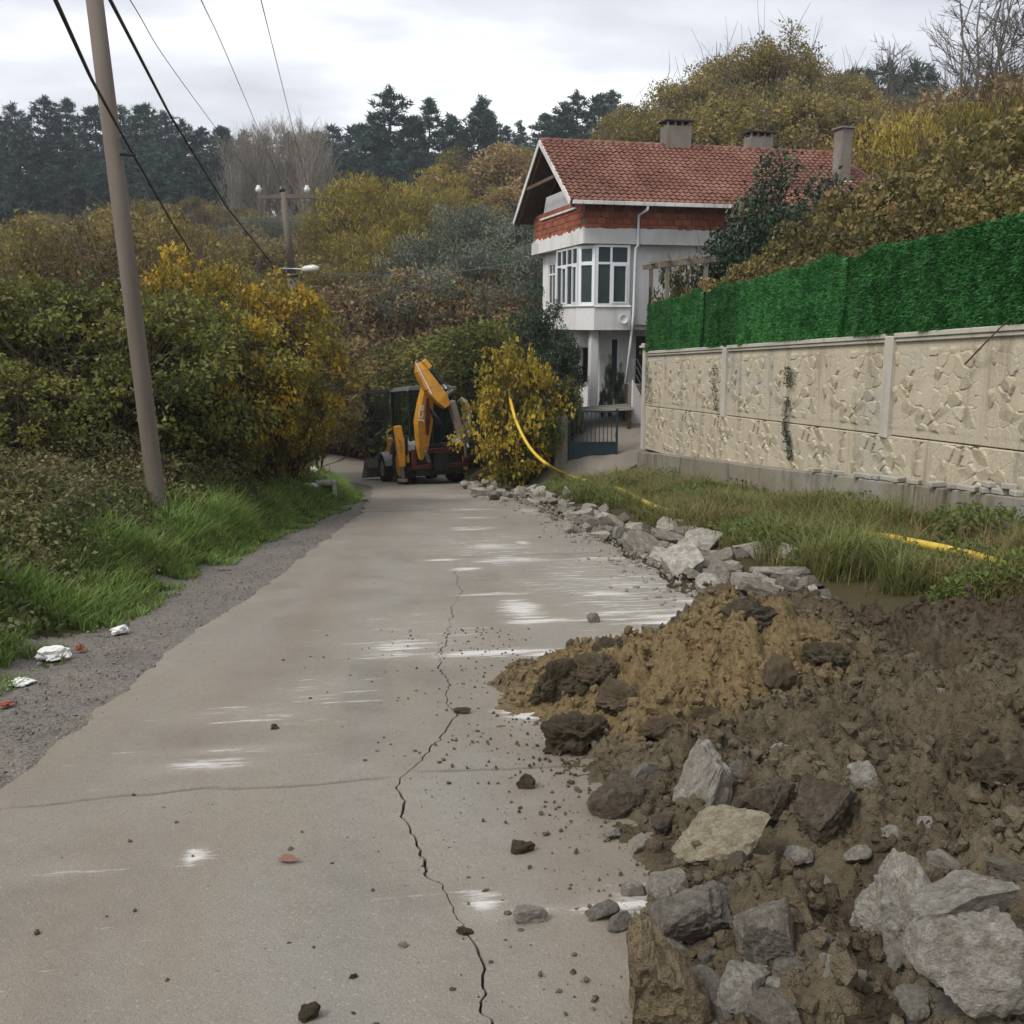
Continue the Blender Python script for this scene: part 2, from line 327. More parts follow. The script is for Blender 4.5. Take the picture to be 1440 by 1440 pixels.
track = np.clip(.75 * np.exp(-((XX - le[:, None] - .75 - tw) / .26) ** 2) + .6 * np.exp(-((XX - le[:, None] - 2.35 - tw) / .24) ** 2) + .4 * np.exp(-((XX - le[:, None] - .1) / .25) ** 2), 0, 1)
dirt = np.clip(1.1 * np.exp(-((XX - 1.5) / 1.0) ** 2 - ((YY - 3.6) / 2.2) ** 2), 0, 1)
k = N('old_road_concrete'); P_ = k.tc.outputs['Object']
a = k.noise(0.9, 7, 0.62); b = k.noise(14, 6, 0.65); fine = k.noise(120, 3, 0.7); trk = k.noise(1.0, 6, 0.6, k.map((2.2, 0.16, 1)), 0.6)
blue = k.noise(1.6, 4, 0.5, k.map((1, 0.35, 1), loc=(4, 2, 0)))
c = k.ramp(a, (0.28, (0.155, 0.141, 0.117)), (0.5, (0.222, 0.204, 0.172)), (0.72, (0.282, 0.264, 0.228)))
c = k.mix(k.ramp(trk, (0.40, 0.0), (0.60, 0.75)), c, (0.235, 0.205, 0.16))
c = k.mix(k.ramp(blue, (0.52, 0.0), (0.68, 0.55)), c, (0.235, 0.225, 0.2))
c = k.mix(k.ramp(b, (0.5, 0.0), (0.8, 0.55)), c, (0.17, 0.15, 0.125))
c = k.mix(k.ramp(fine, (0.5, 0.0), (0.72, 0.55)), c, (0.13, 0.115, 0.092))
c = k.mix(k.ramp(k.noise(75, 2, 0.6), (0.6, 0.0), (0.72, 0.4)), c, (0.42, 0.4, 0.36))
c = k.mix(k.math('MULTIPLY', k.attr('track'), k.ramp(k.noise(2.5, 6, .7, k.map((1, .3, 1))), (.35, .1), (.65, .8))), c, (0.185, 0.15, 0.112))
sp = k.voro(9, rnd=1.0); c = k.mix(k.ramp(sp, (0.03, 0.7), (0.075, 0.0)), c, (0.1, 0.08, 0.06))
dd = k.math('ADD', k.attr('dirt'), k.math('MULTIPLY', k.math('SUBTRACT', k.noise(6, 6, 0.7), 0.5), 0.9))
c = k.mix(k.ramp(dd, (0.35, 0.0), (0.9, 0.75)), c, (0.17, 0.14, 0.105))
st = k.noise(5.0, 6, 0.72, k.map((0.42, 2.6, 1)), 0.15)
lm = k.math('MULTIPLY', k.attr('lime'), 1.0)
c = k.mix(k.math('MULTIPLY', k.ramp(lm, (0.1, 0.0), (0.9, 0.4)), 1.0), c, (0.38, 0.36, 0.32))
c = k.mix(k.ramp(k.math('ADD', st, k.math('MULTIPLY', lm, 0.31)), (0.66, 0.0), (0.80, 0.85)), c, (0.6, 0.59, 0.56))
c = k.mix(k.attr('crack'), c, (0.05, 0.042, 0.033))
hgt = k.math('ADD', k.math('MULTIPLY', fine, 0.8), k.math('MULTIPLY', b, 1.0))
M_ROAD = k.bump(hgt, 0.8, 0.010).fin(c, k.ramp(a, (0.3, 0.72), (0.7, 0.9)), 0.3)
tag(obj('road', mesh_data('road', np.stack([XX, YY, ZZ], -1).reshape(-1, 3), grid_faces(*ZZ.shape), M_ROAD, False, dict(crack=crk.ravel(), lime=lime.ravel(), dirt=dirt.ravel(), track=track.ravel()))), kind='structure')
# ================================================================== excavated soil
def mound_h(x, y, fine=True):
    """height of the spoil heap above the road plane"""
    x = np.asarray(x, float); y = np.asarray(y, float)
    wx = x + 0.10 * fbm(x * 2.2, y * 2.2, 0, 3, 61); wy = y + 0.10 * fbm(x * 2.2 + 9, y * 2.2, 0, 3, 62)
    back = (0.37 - 0.17 * sstep(2.75, 3.6, wx)) * np.exp(-((wy - 6.1 + 0.16 * (wx - 2.6)) / 0.62) ** 2) * sstep(1.75, 2.45, wx)
    tip = 0.17 * np.exp(-((wx - 1.75) / 0.62) ** 2 - ((wy - 5.75) / 0.55) ** 2)
    mid = 0.30 * np.exp(-((wx - 2.3) / 0.9) ** 2 - ((wy - 5.1) / 0.7) ** 2)
    near = 0.46 * np.exp(-(np.minimum(wx - 2.75, 0) / 0.75) ** 2 - ((wy - 3.85) / 0.52) ** 2) * (1 - .5 * sstep(3.4, 5, wx)) + 0.12 * np.exp(-((wx - 1.6) / 0.4) ** 2 - ((wy - 3.9) / 0.5) ** 2)
    fore = 0.26 * np.exp(-((wx - 2.2) / 0.7) ** 2 - ((wy - 2.4) / 0.45) ** 2) + 0.10 * np.exp(-((wx - 1.25) / 0.3) ** 2 - ((wy - 2.5) / 0.5) ** 2)
    rside = 0.10 * sstep(3.6, 5.4, wx) * sstep(7.3, 6.0, wy) * sstep(1.0, 3.0, wy)
    pit = -0.14 * np.exp(-((wx - 3.1) / 0.7) ** 2 - ((wy - 4.95) / 0.35) ** 2) - 0.30 * np.exp(-((wx - 1.62) / 0.20) ** 2 - ((wy - 2.95) / 0.24) ** 2)
    skirt = 0.035 * sstep(0.75, 1.5, wx) * sstep(7.0, 6.2, wy) * sstep(1.2, 2.2, y)
    h = back + tip + mid + near + fore + rside + pit + skirt
    e = np.clip(h / 0.12, 0, 1)
    n1 = fbm(x * 3.5, y * 3.5, 0, 3, 63); h = h + e * (0.075 * n1)
    if fine:
        r1 = 1 - np.abs(fbm(x * 9, y * 9, 0, 3, 64)); r2 = np.abs(fbm(x * 24, y * 24, 0, 3, 66)); r3 = fbm(x * 60, y * 60, 0, 2, 68)
        lump = np.maximum(0, fbm(x * 7 + 3, y * 7, 0, 2, 69))
        lump2 = np.maximum(0, fbm(x * 15 + 3, y * 15, 0, 2, 70) - .05)
        h = h + e * (0.060 * (r1 - 0.7) + 0.050 * r2 + 0.022 * r3 + 0.09 * lump + .06 * lump2)
    return h - 0.035
def msurf(x, y, fine=False): return zr(y) + 0.022 + mound_h(x, y, fine)
def solid(x, y):
    x = np.asarray(x, float); y = np.asarray(y, float)
    z = np.maximum(ground(x, y), np.where((x > xl(y)) & (x < xr(y)), zr(y) + 0.022, -99))
    return np.maximum(z, np.where((x > 0.3) & (x < 8) & (y > 1.2) & (y < 8), msurf(x, y), -99))
gx = np.arange(0.3, 7.2, 0.0165); gy = np.concatenate([np.arange(1.25, 7.0, 0.0165), np.arange(7.0, 8.2, 0.03)])
X, Y = np.meshgrid(gx, gy); Hm = mound_h(X, Y)
Z = np.maximum(np.where(X < xr(Y), zr(Y) + 0.022, -99), ground(X, Y)); hz = zr(Y) + 0.022 + Hm
Fc = grid_faces(*X.shape); keep = ((hz > Z - 0.03).ravel()[Fc]).any(1)
Fc = Fc[keep]
used = np.unique(Fc); remap = -np.ones(X.size, int); remap[used] = np.arange(len(used))
V = np.stack([X, Y, hz], -1).reshape(-1, 3)[used]
# the dug clay is yellow towards the road and dark humus towards the bank: a property of the soil itself
clay = np.clip(1.15 * np.exp(-((V[:, 0] - 1.7) / 1.15) ** 2 - ((V[:, 1] - 5.35) / 1.0) ** 2) - 0.55 * sstep(2.5, 3.0, V[:, 0] + 0.3 * fbm(V[:, 0] * 2, V[:, 1] * 2, 0, 3, 71)) * sstep(5.4, 6.0, V[:, 1]), 0, 1)
dark = np.clip(sstep(2.2, 3.8, V[:, 0]) * sstep(4.9, 5.9, V[:, 1]), 0, 1)
def soilmat(name, use_attr=True, base=((0.075, 0.058, 0.036), (0.132, 0.107, 0.07), (0.188, 0.158, 0.11))):
    k = N(name); a = k.noise(2.2, 6, 0.65); b = k.noise(26, 5, 0.7); f = k.noise(110, 3, 0.7)
    c = k.ramp(a, (0.3, base[0]), (0.5, base[1]), (0.7, base[2]))
    if use_attr:
        cl = k.math('ADD', k.attr('clay'), k.math('MULTIPLY', k.math('SUBTRACT', k.noise(4, 6, 0.7), 0.5), 0.9))
        c = k.mix(k.ramp(cl, (0.3, 0.0), (0.75, 0.9)), c, (0.25, 0.182, 0.09))
        c = k.mix(k.math('MULTIPLY', k.attr('dark'), 0.55), c, (0.06, 0.041, 0.026))
    c = k.mix(k.ramp(b, (0.45, 0.0), (0.72, 0.6)), c, (0.055, 0.04, 0.026))
    c = k.mix(k.ramp(f, (0.6, 0.0), (0.78, 0.35)), c, (0.25, 0.21, 0.155))
    return k.bump(k.math('ADD', b, k.math('MULTIPLY', f, 0.6)), 1.0, 0.026).fin(c, 0.95, 0.12)
M_SOIL = soilmat('dug_soil'); M_CLOD = soilmat('soil_clods')
o = obj('soil_heap', mesh_data('soil_heap', V, remap[Fc], M_SOIL, True, dict(clay=clay, dark=dark)))
tag(o, 'long heap of dug brown soil and yellow clay spilling onto the road', 'soil heap')
# ------------------------------------------------------------------ rocks
def ico(sub):
    bm = bmesh.new(); bmesh.ops.create_icosphere(bm, subdivisions=sub, radius=1)
    V = np.array([v.co[:] for v in bm.verts]); Fc = np.array([[v.index for v in f.verts] for f in bm.faces]); bm.free(); return V, Fc
ICO = {s: ico(s) for s in (1, 2, 3, 4, 5)}
def rock_shape(seed, sub=3, cuts=11, rough=0.05, dims=(1, 1, 1), flat=None):
    r = np.random.RandomState(seed); V, Fc = ICO[sub]; V = V.copy() * 1.25
    for i in range(cuts):
        n = r.normal(size=3); n /= np.linalg.norm(n); d = r.uniform(0.55, 0.95)
        s = V @ n - d; V = V - np.where(s > 0, s, 0)[:, None] * n[None, :]
    if flat:
        for sg in (1, -1):
            n = np.array([r.normal(0, .06), r.normal(0, .06), sg]); n /= np.linalg.norm(n); s = V @ n - flat
            V = V - np.where(s > 0, s, 0)[:, None] * n[None, :]
    nn = V / (np.linalg.norm(V, axis=1)[:, None] + 1e-6)
    V = V + nn * (rough * 1.5 * fbm(V[:, 0] * 1.9, V[:, 1] * 1.9, V[:, 2] * 1.9, 5, seed, .6))[:, None]
    if sub >= 4: V = V + nn * ((rough * 0.3 + .022) * fbm(V[:, 0] * 9, V[:, 1] * 9, V[:, 2] * 9, 3, seed + 50))[:, None]
    V = V / np.abs(V).max(0) * np.array(dims)
    return V, Fc
def rockmat(name, c0, c1, c2, soil=(0.10, 0.075, 0.048), dust=0.45, rv=0.5):
    k = N(name); G = k.tc.outputs['Object']; a = k.noise(4, 6, 0.65); b = k.noise(22, 6, 0.7); f = k.noise(90, 3, 0.7)
    sh = k.math('MULTIPLY', k.math('SUBTRACT', k.rnd(), 0.5), rv)
    c = k.ramp(k.math('ADD', a, k.math('MULTIPLY', sh, 0.5)), (0.3, c0), (0.5, c1), (0.68, c2))
    c = k.mix(k.ramp(b, (0.35, 0.55), (0.55, 0.0)), c, tuple(x * 0.45 for x in c0))
    c = k.mix(k.ramp(f, (0.58, 0.0), (0.72, 0.4)), c, tuple(min(.8, x * 1.5) for x in c2))
    d = k.noise(3.0, 6, 0.7); c = k.mix(k.math('MULTIPLY', k.ramp(k.math('ADD', d, sh), (0.5, 0.0), (0.62, 1.0)), dust), c, soil)
    return k.bump(k.math('ADD', k.math('MULTIPLY', b, 1.5), k.math('MULTIPLY', f, 0.6)), 0.9, 0.016).fin(c, 0.9, 0.2)
M_ROCK = rockmat('broken_concrete', (0.17, 0.156, 0.13), (0.27, 0.25, 0.212), (0.39, 0.365, 0.318))
M_ROCKW = rockmat('pale_broken_concrete', (0.26, 0.237, 0.195), (0.42, 0.39, 0.335), (0.58, 0.55, 0.49), dust=0.35)
M_ROCKY = rockmat('yellowish_stone', (0.24, 0.2, 0.13), (0.38, 0.33, 0.23), (0.48, 0.45, 0.37), soil=(0.25, 0.17, 0.075), dust=0.4)
M_ROCKB = rockmat('clay_coated_stone', (0.10, 0.082, 0.06), (0.15, 0.125, 0.095), (0.2, 0.175, 0.14), dust=0.8)
M_BRN = soilmat('brown_clod', False); M_TAN = soilmat('tan_clay', False, ((0.12, 0.092, 0.057), (0.185, 0.146, 0.093), (0.245, 0.197, 0.13)))
# ================================================================== garden wall with cast stone-pattern panels
def stained(name, c0, c1, stain=(0.12, 0.10, 0.07), sc=1.0, amt=0.6, spec=0.2):
    k = N(name); a = k.noise(1.3 * sc, 6, 0.65, co='Object'); b = k.noise(30 * sc, 4, 0.65)
    G = k.n('ShaderNodeNewGeometry').outputs['Position']
    st = k.noise(1.0, 6, 0.7, k.n('ShaderNodeMapping', {'Vector': G, 'Scale': (3.0, 3.0, 0.45)}).outputs[0])
    bl = k.noise(0.55, 5, 0.6, G)
    c = k.mix(k.ramp(a, (0.3, 0.0), (0.7, 1.0)), c0, c1)
    c = k.mix(k.math('MULTIPLY', k.ramp(st, (0.52, 0.0), (0.68, 1.0)), amt), c, stain)
    c = k.mix(k.ramp(bl, (0.52, 0.0), (0.68, 0.55)), c, (0.33, 0.33, 0.31))
    c = k.mix(k.ramp(b, (0.5, 0.0), (0.75, 0.4)), c, tuple(x * 0.6 for x in c0))
    return k.bump(b, 0.35, 0.006).fin(c, 0.9, spec)
M_PANEL = stained('cast_panel_concrete', (0.42, 0.365, 0.265), (0.47, 0.42, 0.32), (0.2, 0.17, 0.12), amt=0.7)
M_WPOST = stained('wall_post_concrete', (0.40, 0.37, 0.31), (0.48, 0.45, 0.39), (0.2, 0.18, 0.14), amt=0.5)
M_PLINTH = stained('plinth_concrete', (0.17, 0.15, 0.115), (0.25, 0.225, 0.18), (0.06, 0.046, 0.027), amt=0.95)
PW, PH, SH = 2.193, 1.36, -0.05
def panel_mesh(seed, w, h, res=0.0125, zlow=0.0):
    ny, nz = int(w / res), int(h / res)
    yy = np.linspace(0, w, ny); zz = np.linspace(zlow, h, nz); Yg, Zg = np.meshgrid(yy, zz)
    r = np.random.RandomState(seed); pts = []
    cy, cz = 10, 6
    for i in range(-1, cy + 1):
        for j in range(-1, cz + 1): pts.append(((i + r.uniform(.08, .92) + 0.5 * (j % 2)) * w / cy, (j + r.uniform(.1, .9)) * 1.36 / cz))
    pts = np.array(pts); n = len(pts); hgt = r.uniform(0.002, 0.03, n); ty = r.uniform(-.2, .2, n); tz = r.uniform(-.02, .30, n); drop = r.rand(n) < 0.3
    wy = Yg + 0.035 * fbm(Yg * 5, Zg * 5, 0, 3, seed); wz = Zg + 0.035 * fbm(Yg * 5 + 7, Zg * 5, 0, 3, seed + 1)
    D = np.sqrt((wy[..., None] - pts[:, 0]) ** 2 + ((wz[..., None] - pts[:, 1]) * 1.12) ** 2)
    o2 = np.argsort(D, -1)[..., :2]; d1 = np.take_along_axis(D, o2[..., :1], -1)[..., 0]; d2 = np.take_along_axis(D, o2[..., 1:], -1)[..., 0]
    i1 = o2[..., 0]; e = sstep(0.006, 0.03, d2 - d1)
    st = hgt[i1] + ty[i1] * (wy - pts[i1, 0]) + tz[i1] * (wz - pts[i1, 1])
    # only part of the joints are deep: stones merge into each other as in the worn mould
    deep = sstep(-0.25, 0.25, vnoise(Yg * 4, Zg * 4, 0, seed + 5))
    rel = np.clip(st, 0.0, 0.05) * e + (1 - e) * (-0.010 * deep)
    rel = np.where(drop[i1], 0.004 * e, rel)
    m = sstep(0.09, 0.15, Yg) * sstep(0.09, 0.15, w - Yg) * sstep(0.13, 0.18, 1.36 - Zg) * sstep(0.09, 0.14, Zg)
    groove = 0.0018 * np.sin(Yg * 95) * (1 - m) + 0.0015 * fbm(Yg * 40, Zg * 40, 0, 2, seed + 8)
    edge = -0.02 * (1 - sstep(0, 0.012, np.minimum(np.minimum(Yg, w - Yg), np.minimum(Zg - zlow, h - Zg))))
    V = np.stack([-(rel * m * .95 + groove + edge), Yg, Zg + SH * Yg], -1).reshape(-1, 3)
    Fc = grid_faces(nz, ny)[:, ::-1].copy()
    nb = len(V); corners = [0, ny - 1, nz * ny - 1, (nz - 1) * ny]
    bk = V[corners].copy(); bk[:, 0] = 0.07
    V = np.concatenate([V, bk]); a, b_, c, d = corners
    Fc = np.concatenate([Fc, np.array([[nb, nb + 1, nb + 2, nb + 3], [a, nb, nb + 3, d], [b_, c, nb + 2, nb + 1], [d, nb + 3, nb + 2, c]])])
    return mesh_data('wall_panel', V, Fc, M_PANEL, False)
wall = empty('garden_wall', (WX, 25.9, gnd(7.2, 25.9)), 0, 'cream garden wall of stone patterned concrete panels under the green artificial hedge', 'wall')
wz = gnd(7.2, 25.9)
def W(o): o.parent = wall; o.location = Vector(o.location) - Vector((WX, 25.9, wz)); return o
UP = [panel_mesh(s, PW, PH) for s in (101, 101)][:1]; LOW = [panel_mesh(201, PW, 1.15)]
PY0 = 6.77
posts = [PY0, PY0 + 6.585, PY0 + 13.17, 25.98]
for b_ in range(3):
    for i in range(3):
        y0 = posts[b_] + i * 2.195 + 0.001
        if y0 + PW > 26.6: continue
        if b_ == 2 and i == 2: continue
        W(obj('panel', UP[0], None, (WX, y0, float(wt(y0)) - 1.38)))
for i in range(8):
    y0 = PY0 - 1.1 + i * 2.195
    W(obj('lower_panel', LOW[0], None, (WX - 0.012, y0, float(wt(y0)) - 1.385 - 1.155)))
# last narrow upper panel against the end post
yl = posts[2] + 2 * 2.195
pm = panel_mesh(101, 25.86 - yl, PH); W(obj('panel', pm, None, (WX, yl + .001, float(wt(yl)) - 1.38)))
pm = panel_mesh(201, 25.9 - (PY0 - 1.1 + 8 * 2.195), 1.15)
for yq in (PY0 - 1.1 + 8 * 2.195,): W(obj('lower_panel', pm, None, (WX - 0.012, yq, float(wt(yq)) - 1.385 - 1.155)))
for i, y0 in enumerate(posts):
    t = float(wt(y0)); m = MB(); bt = -1.42 if i < 3 else -2.6
    m.box(-0.075, 0.09, -0.115, 0.115, t + bt, t + 0.02 if i < 3 else t + 0.14)
    o = m.build('post', M_WPOST, None, 0.012); o.location = (WX, y0, 0); W(o)
    if i == 3:
        m = MB(); m.box(-0.15, 0.17, -0.19, 0.19, t + 0.143, t + 0.20); m.box(-0.11, 0.13, -0.15, 0.15, t + 0.203, t + 0.26)
        o = m.build('post_cap', M_WPOST, None, 0.012); o.location = (WX, y0, 0); W(o)
for i in range(3):
    ya, yb = posts[i] + 0.12, posts[i + 1] - 0.12
    m = MB()
    for (xa, xb, za, zb) in ((-0.07, 0.10, -0.015, 0.055), (-0.045, 0.09, -0.07, -0.017)):
        m.hexa([(xa, ya, float(wt(ya)) + za), (xb, ya, float(wt(ya)) + za), (xb, yb, float(wt(yb)) + za), (xa, yb, float(wt(yb)) + za),
                (xa, ya, float(wt(ya)) + zb), (xb, ya, float(wt(ya)) + zb), (xb, yb, float(wt(yb)) + zb), (xa, yb, float(wt(yb)) + zb)])
    o = m.build('coping', M_WPOST, None, 0.01); o.location = (WX, 0, 0); W(o)
# plinth blocks, each with its own length
def ptop(y): return 0.606 - 0.0958 * y
y = 6.0; r = random.Random(4); pl = []
while y < 25.8:
    L = r.choice([0.9, 1.15, 1.5, 0.7]); y2 = min(y + L, 25.85); a = ptop((y + y2) / 2) + r.uniform(-.03, .03); px_ = -0.20 - r.uniform(0, .05)
    m = MB(); n = 5
    zt = [ptop(y) , ptop(y2)]
    m.hexa([(px_, y, a - 1.1), (0.0, y, a - 1.1), (0.0, y2 - .012, a - 1.1), (px_, y2 - .012, a - 1.1), (px_ + .02, y, zt[0] + r.uniform(-.02, .01)), (0.0, y, zt[0]), (0.0, y2 - .012, zt[1]), (px_ + .02, y2 - .012, zt[1] + r.uniform(-.02, .01))])
    o = m.build('plinth_block', M_PLINTH, None, 0.015); o.location = (WX, 0, 0); W(o); y = y2
m = MB(); m.box(-0.10, 0.35, 25.87, 26.12, -3.0, -1.8); o = m.build('plinth_block', M_PLINTH, None, 0.02); o.location = (WX, 0, 0); W(o)
# loose pavers on the plinth ledge
M_PAVER = stained('paver_concrete', (0.30, 0.28, 0.24), (0.40, 0.375, 0.33), (0.16, 0.14, 0.10), amt=0.4)
m = MB(); m.box(-0.05, 0.05, -0.10, 0.10, 0, 0.065); pav = m.build('paver', M_PAVER, None, 0.009); pav.name = 'paver'
r = random.Random(8); first = True
for px, lay in [(1146, 0), (1163, 0), (1178, 0), (1209, 0), (1222, 0), (1235, 0), (1246, 0), (1262, 0), (1286, 0), (1318, 0), (1342, 0), (1357, 0), (1372, 0), (1391, 0), (1391, 1), (1409, 0), (1418, 1), (1430, 0)]:
    P = atx(px, 690, WX - 0.15); yv = P[1]
    o = pav if first else pav.copy()
    if not first: COL.objects.link(o)
    first = False
    o.location = (WX - 0.15 + r.uniform(-.02, .02), yv, ptop(yv) + 0.012 + lay * 0.068); o.rotation_euler = (r.uniform(-.05, .05), r.uniform(-.04, .04), r.uniform(-.5, .5) + (PI / 2 if r.random() < .3 else 0)); o.scale = (1, r.uniform(.75, 1.1), 1)
    tag(o, 'loose grey concrete paver lying on the ledge of the cream garden wall' if lay == 0 else 'loose grey concrete paver stacked on top of another paver on the wall ledge', 'paver', 'loose pavers on the wall ledge')
# ================================================================== artificial hedge fence on the wall
M_HBACK = paint('hedge_mesh_backing', (0.008, 0.05, 0.012), 0.8, 0.5, 12, 0.1, dirt_amt=0)
M_HEDGE = leafmat('plastic_hedge_needles', (0.012, 0.065, 0.012), (0.027, 0.135, 0.028), (0.075, 0.26, 0.07), trans=0.15, gain=1.0, rough=0.45, rv=0.3)
HH = 1.24
def hedge_panel(seed, w=PW + .05, n=19000):
    r = np.random.RandomState(seed); y = r.uniform(0, w, n); z = r.uniform(0, HH, n) + 0.0
    dx = 0.03 * np.sin(y * 2.9 + seed) + 0.022 * fbm(y * 2.5, z * 0.8, 0, 3, seed)
    base = np.stack([-0.03 + dx * 1.0, y, z + SH * y + 0.05 * fbm(y * 1.5, y * 0, 0, 3, seed) * (z / HH)], -1)
    d = r.normal(size=(n, 3)) * 0.75 + np.array([-0.75, 0, -0.25]); d[:, 0] = -np.abs(d[:, 0]); d /= np.linalg.norm(d, axis=1)[:, None]
    s = np.cross(d, r.normal(size=(n, 3))); s /= np.linalg.norm(s, axis=1)[:, None]
    L = r.uniform(.03, .075, n)[:, None]; wd = r.uniform(.005, .010, n)[:, None]
    V = np.stack([base - s * wd, base + s * wd, base + d * L + s * wd * .4], 1).reshape(-1, 3)
    clump = fbm(y * 6, z * 6, 0, 3, seed + 4) * .35 + 0.42
    t = np.repeat(np.clip(clump + r.normal(0, .3, n), 0, 1), 3)
    return mesh_data('hedge_needles', V, np.arange(3 * n).reshape(-1, 3), M_HEDGE, False, dict(tint=t))
def hedge_back(seed, w=PW + .012):
    ny, nz = 40, 14; Yg, Zg = np.meshgrid(np.linspace(0, w, ny), np.linspace(0, HH, nz))
    dx = 0.03 * np.sin(Yg * 2.9 + seed) + 0.022 * fbm(Yg * 2.5, Zg * 0.8, 0, 3, seed)
    Zs = Zg + SH * Yg + 0.05 * fbm(Yg * 1.5, Yg * 0, 0, 3, seed) * (Zg / HH)
    A = np.stack([-0.012 + dx, Yg, Zs], -1).reshape(-1, 3); B = A + np.array([0.02, 0, 0])
    Fc = grid_faces(nz, ny); n = len(A); lst = [tuple(f) for f in Fc] + [tuple(f[::-1] + n) for f in Fc]
    top = [(nz - 1) * ny + i for i in range(ny)]; lst += [(top[i + 1], top[i], top[i] + n, top[i + 1] + n) for i in range(ny - 1)]
    return mesh_data('hedge_backing', np.concatenate([A, B]), lst, M_HBACK, True)
fence = empty('artificial_hedge_fence', (WX, 25.8, float(wt(25.8))), 0, 'bright green artificial grass hedge fence mounted on top of the cream wall', 'fence')
HP = [(hedge_panel(s), hedge_back(s)) for s in (11, 12, 13)]
r = random.Random(3)
for i in range(9):
    y0 = 25.75 - (i + 1) * 2.2; a, b_ = HP[i % 3]
    L = Vector((0.0, y0 - 25.8, float(wt(y0)) + 0.06 + r.uniform(-.012, .012) - float(wt(25.8)))); rt_ = (0, r.uniform(-.02, .02), r.uniform(-.006, .006))
    bo = obj('hedge_panel', b_, fence, L, rt_); no = obj('needles', a, bo); tag(no, kind='stuff')
M_STEEL = paint('galvanised_steel', (0.35, 0.36, 0.36), 0.45, 0.3, 5, 0.5, 0.6)
for i in range(10):
    y0 = 25.75 - i * 2.2; m = MB(); m.box(0.05, 0.09, -0.02, 0.02, -0.3, HH - 0.06); o = m.build('fence_post', M_STEEL, fence); o.location = (0, y0 - 25.8 + (.03 if i == 0 else 0) * -1, float(wt(y0)) - float(wt(25.8)))
# stick leaning against wall
M_TWIG = barkmat('dry_twig', (0.11, 0.085, 0.055))
p0, p1 = atx(1357, 512, WX - .12), atx(1420, 448, WX - .18); pz = p0 + (p0 - p1) * 1.6
m = MB(); m.tube([p0, p0 * .5 + p1 * .5 + np.array([0, 0, .01]), p1], [.011, .010, .006], 6)
tag(m.build('dry_stick', M_TWIG), 'thin dry stick caught across the coping below the green hedge', 'stick')
# ================================================================== house
M_WHITE = stained('white_plaster', (0.62, 0.61, 0.60), (0.69, 0.68, 0.67), (0.42, 0.40, 0.36), amt=0.45)
M_GREYPL = stained('grey_plaster', (0.48, 0.48, 0.47), (0.55, 0.55, 0.54), (0.36, 0.35, 0.33), amt=0.4)
k = N('hollow_brick'); a = k.noise(2, 5, 0.6); b = k.noise(30, 4, 0.6, k.map((1, 1, .2))); sh = k.rnd()
c = k.ramp(k.math('ADD', k.math('MULTIPLY', a, .5), k.math('MULTIPLY', sh, .5)), (0.25, (0.19, 0.06, 0.037)), (0.5, (0.26, 0.088, 0.052)), (0.8, (0.32, 0.125, 0.075)))
M_BRICK = k.bump(b, 0.5, 0.01).fin(k.mix(k.ramp(b, (.55, 0.), (.75, .4)), c, (0.16, 0.06, 0.04)), 0.9, 0.15)
M_MORTAR = paint('mortar', (0.20, 0.13, 0.10), 0.95, 0.4, 6, 0.1)
k = N('clay_roof_tile'); a = k.noise(0.7, 5, 0.65, co='Generated'); G = k.n('ShaderNodeNewGeometry').outputs['Position']; w1 = k.noise(0.8, 6, 0.65, G); w2 = k.noise(9, 5, 0.7, G)
c = k.ramp(k.math('ADD', k.math('MULTIPLY', w1, .75), k.math('MULTIPLY', k.noise(5, 2, .5, G), .3)), (0.35, (0.105, 0.045, 0.034)), (0.52, (0.17, 0.077, 0.056)), (0.7, (0.24, 0.128, 0.096)))
c = k.mix(k.ramp(w2, (0.55, 0.), (0.75, .5)), c, (0.09, 0.05, 0.04)); c = k.mix(k.ramp(k.noise(30, 3, .6, G), (0.62, 0.), (0.75, .5)), c, (0.46, 0.30, 0.23))
M_TILE = k.bump(w2, .3, .01).fin(c, 0.85, 0.2)
M_WOOD = barkmat('weathered_timber', (0.13, 0.085, 0.055), 4); M_TRIM = stained('white_trim', (0.60, 0.58, 0.55), (0.68, 0.66, 0.63), (0.25, 0.22, 0.18), amt=0.6)
M_PVC = paint('white_pvc', (0.74, 0.76, 0.78), 0.35, 0.12, 2, 0.5, dirt_amt=.15)
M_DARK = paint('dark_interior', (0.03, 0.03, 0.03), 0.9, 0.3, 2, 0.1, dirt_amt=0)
M_CURT = paint('net_curtain', (0.5, 0.52, 0.53), 0.9, 0.2, 6, 0.1, dirt_amt=0.1)
k = N('window_glass'); k.fin((0.10, 0.13, 0.14), 0.05, 0.5); tr = k.n('ShaderNodeBsdfTransparent', {'Color': (0.55, 0.6, 0.6)}); ms = k.n('ShaderNodeMixShader', {'Fac': 0.6})
k.t.links.new(k.b.outputs[0], ms.inputs[1]); k.t.links.new(tr.outputs[0], ms.inputs[2]); k.t.links.new(ms.outputs[0], k.out.inputs[0]); M_GLASS = k.m
PHI = math.radians(6.0); HC = aty(820, 344, 31.0); GZ = -1.42
house = empty('village_house', (HC[0], HC[1], GZ), PHI, 'white two storey house with red tiled gable roof and bare brick attic band', 'house')
z_ = lambda py, Y=31.0: float(1.6 + (450 - py) / F * Y - GZ)          # height above the house ground from a pixel row
ZS, ZSILL, ZB0, ZB1, ZE = z_(464), z_(431), z_(345), z_(324), z_(291)
GW, HL, RC = 5.95, 11.4, 0.33       # gable width, length, recess of the first-floor wall
def hb(name, mat, *boxes, bevel=0.0, parent=None):
    m = MB()
    for b in boxes: m.box(*b)
    return m.build(name, mat, parent or house, bevel)
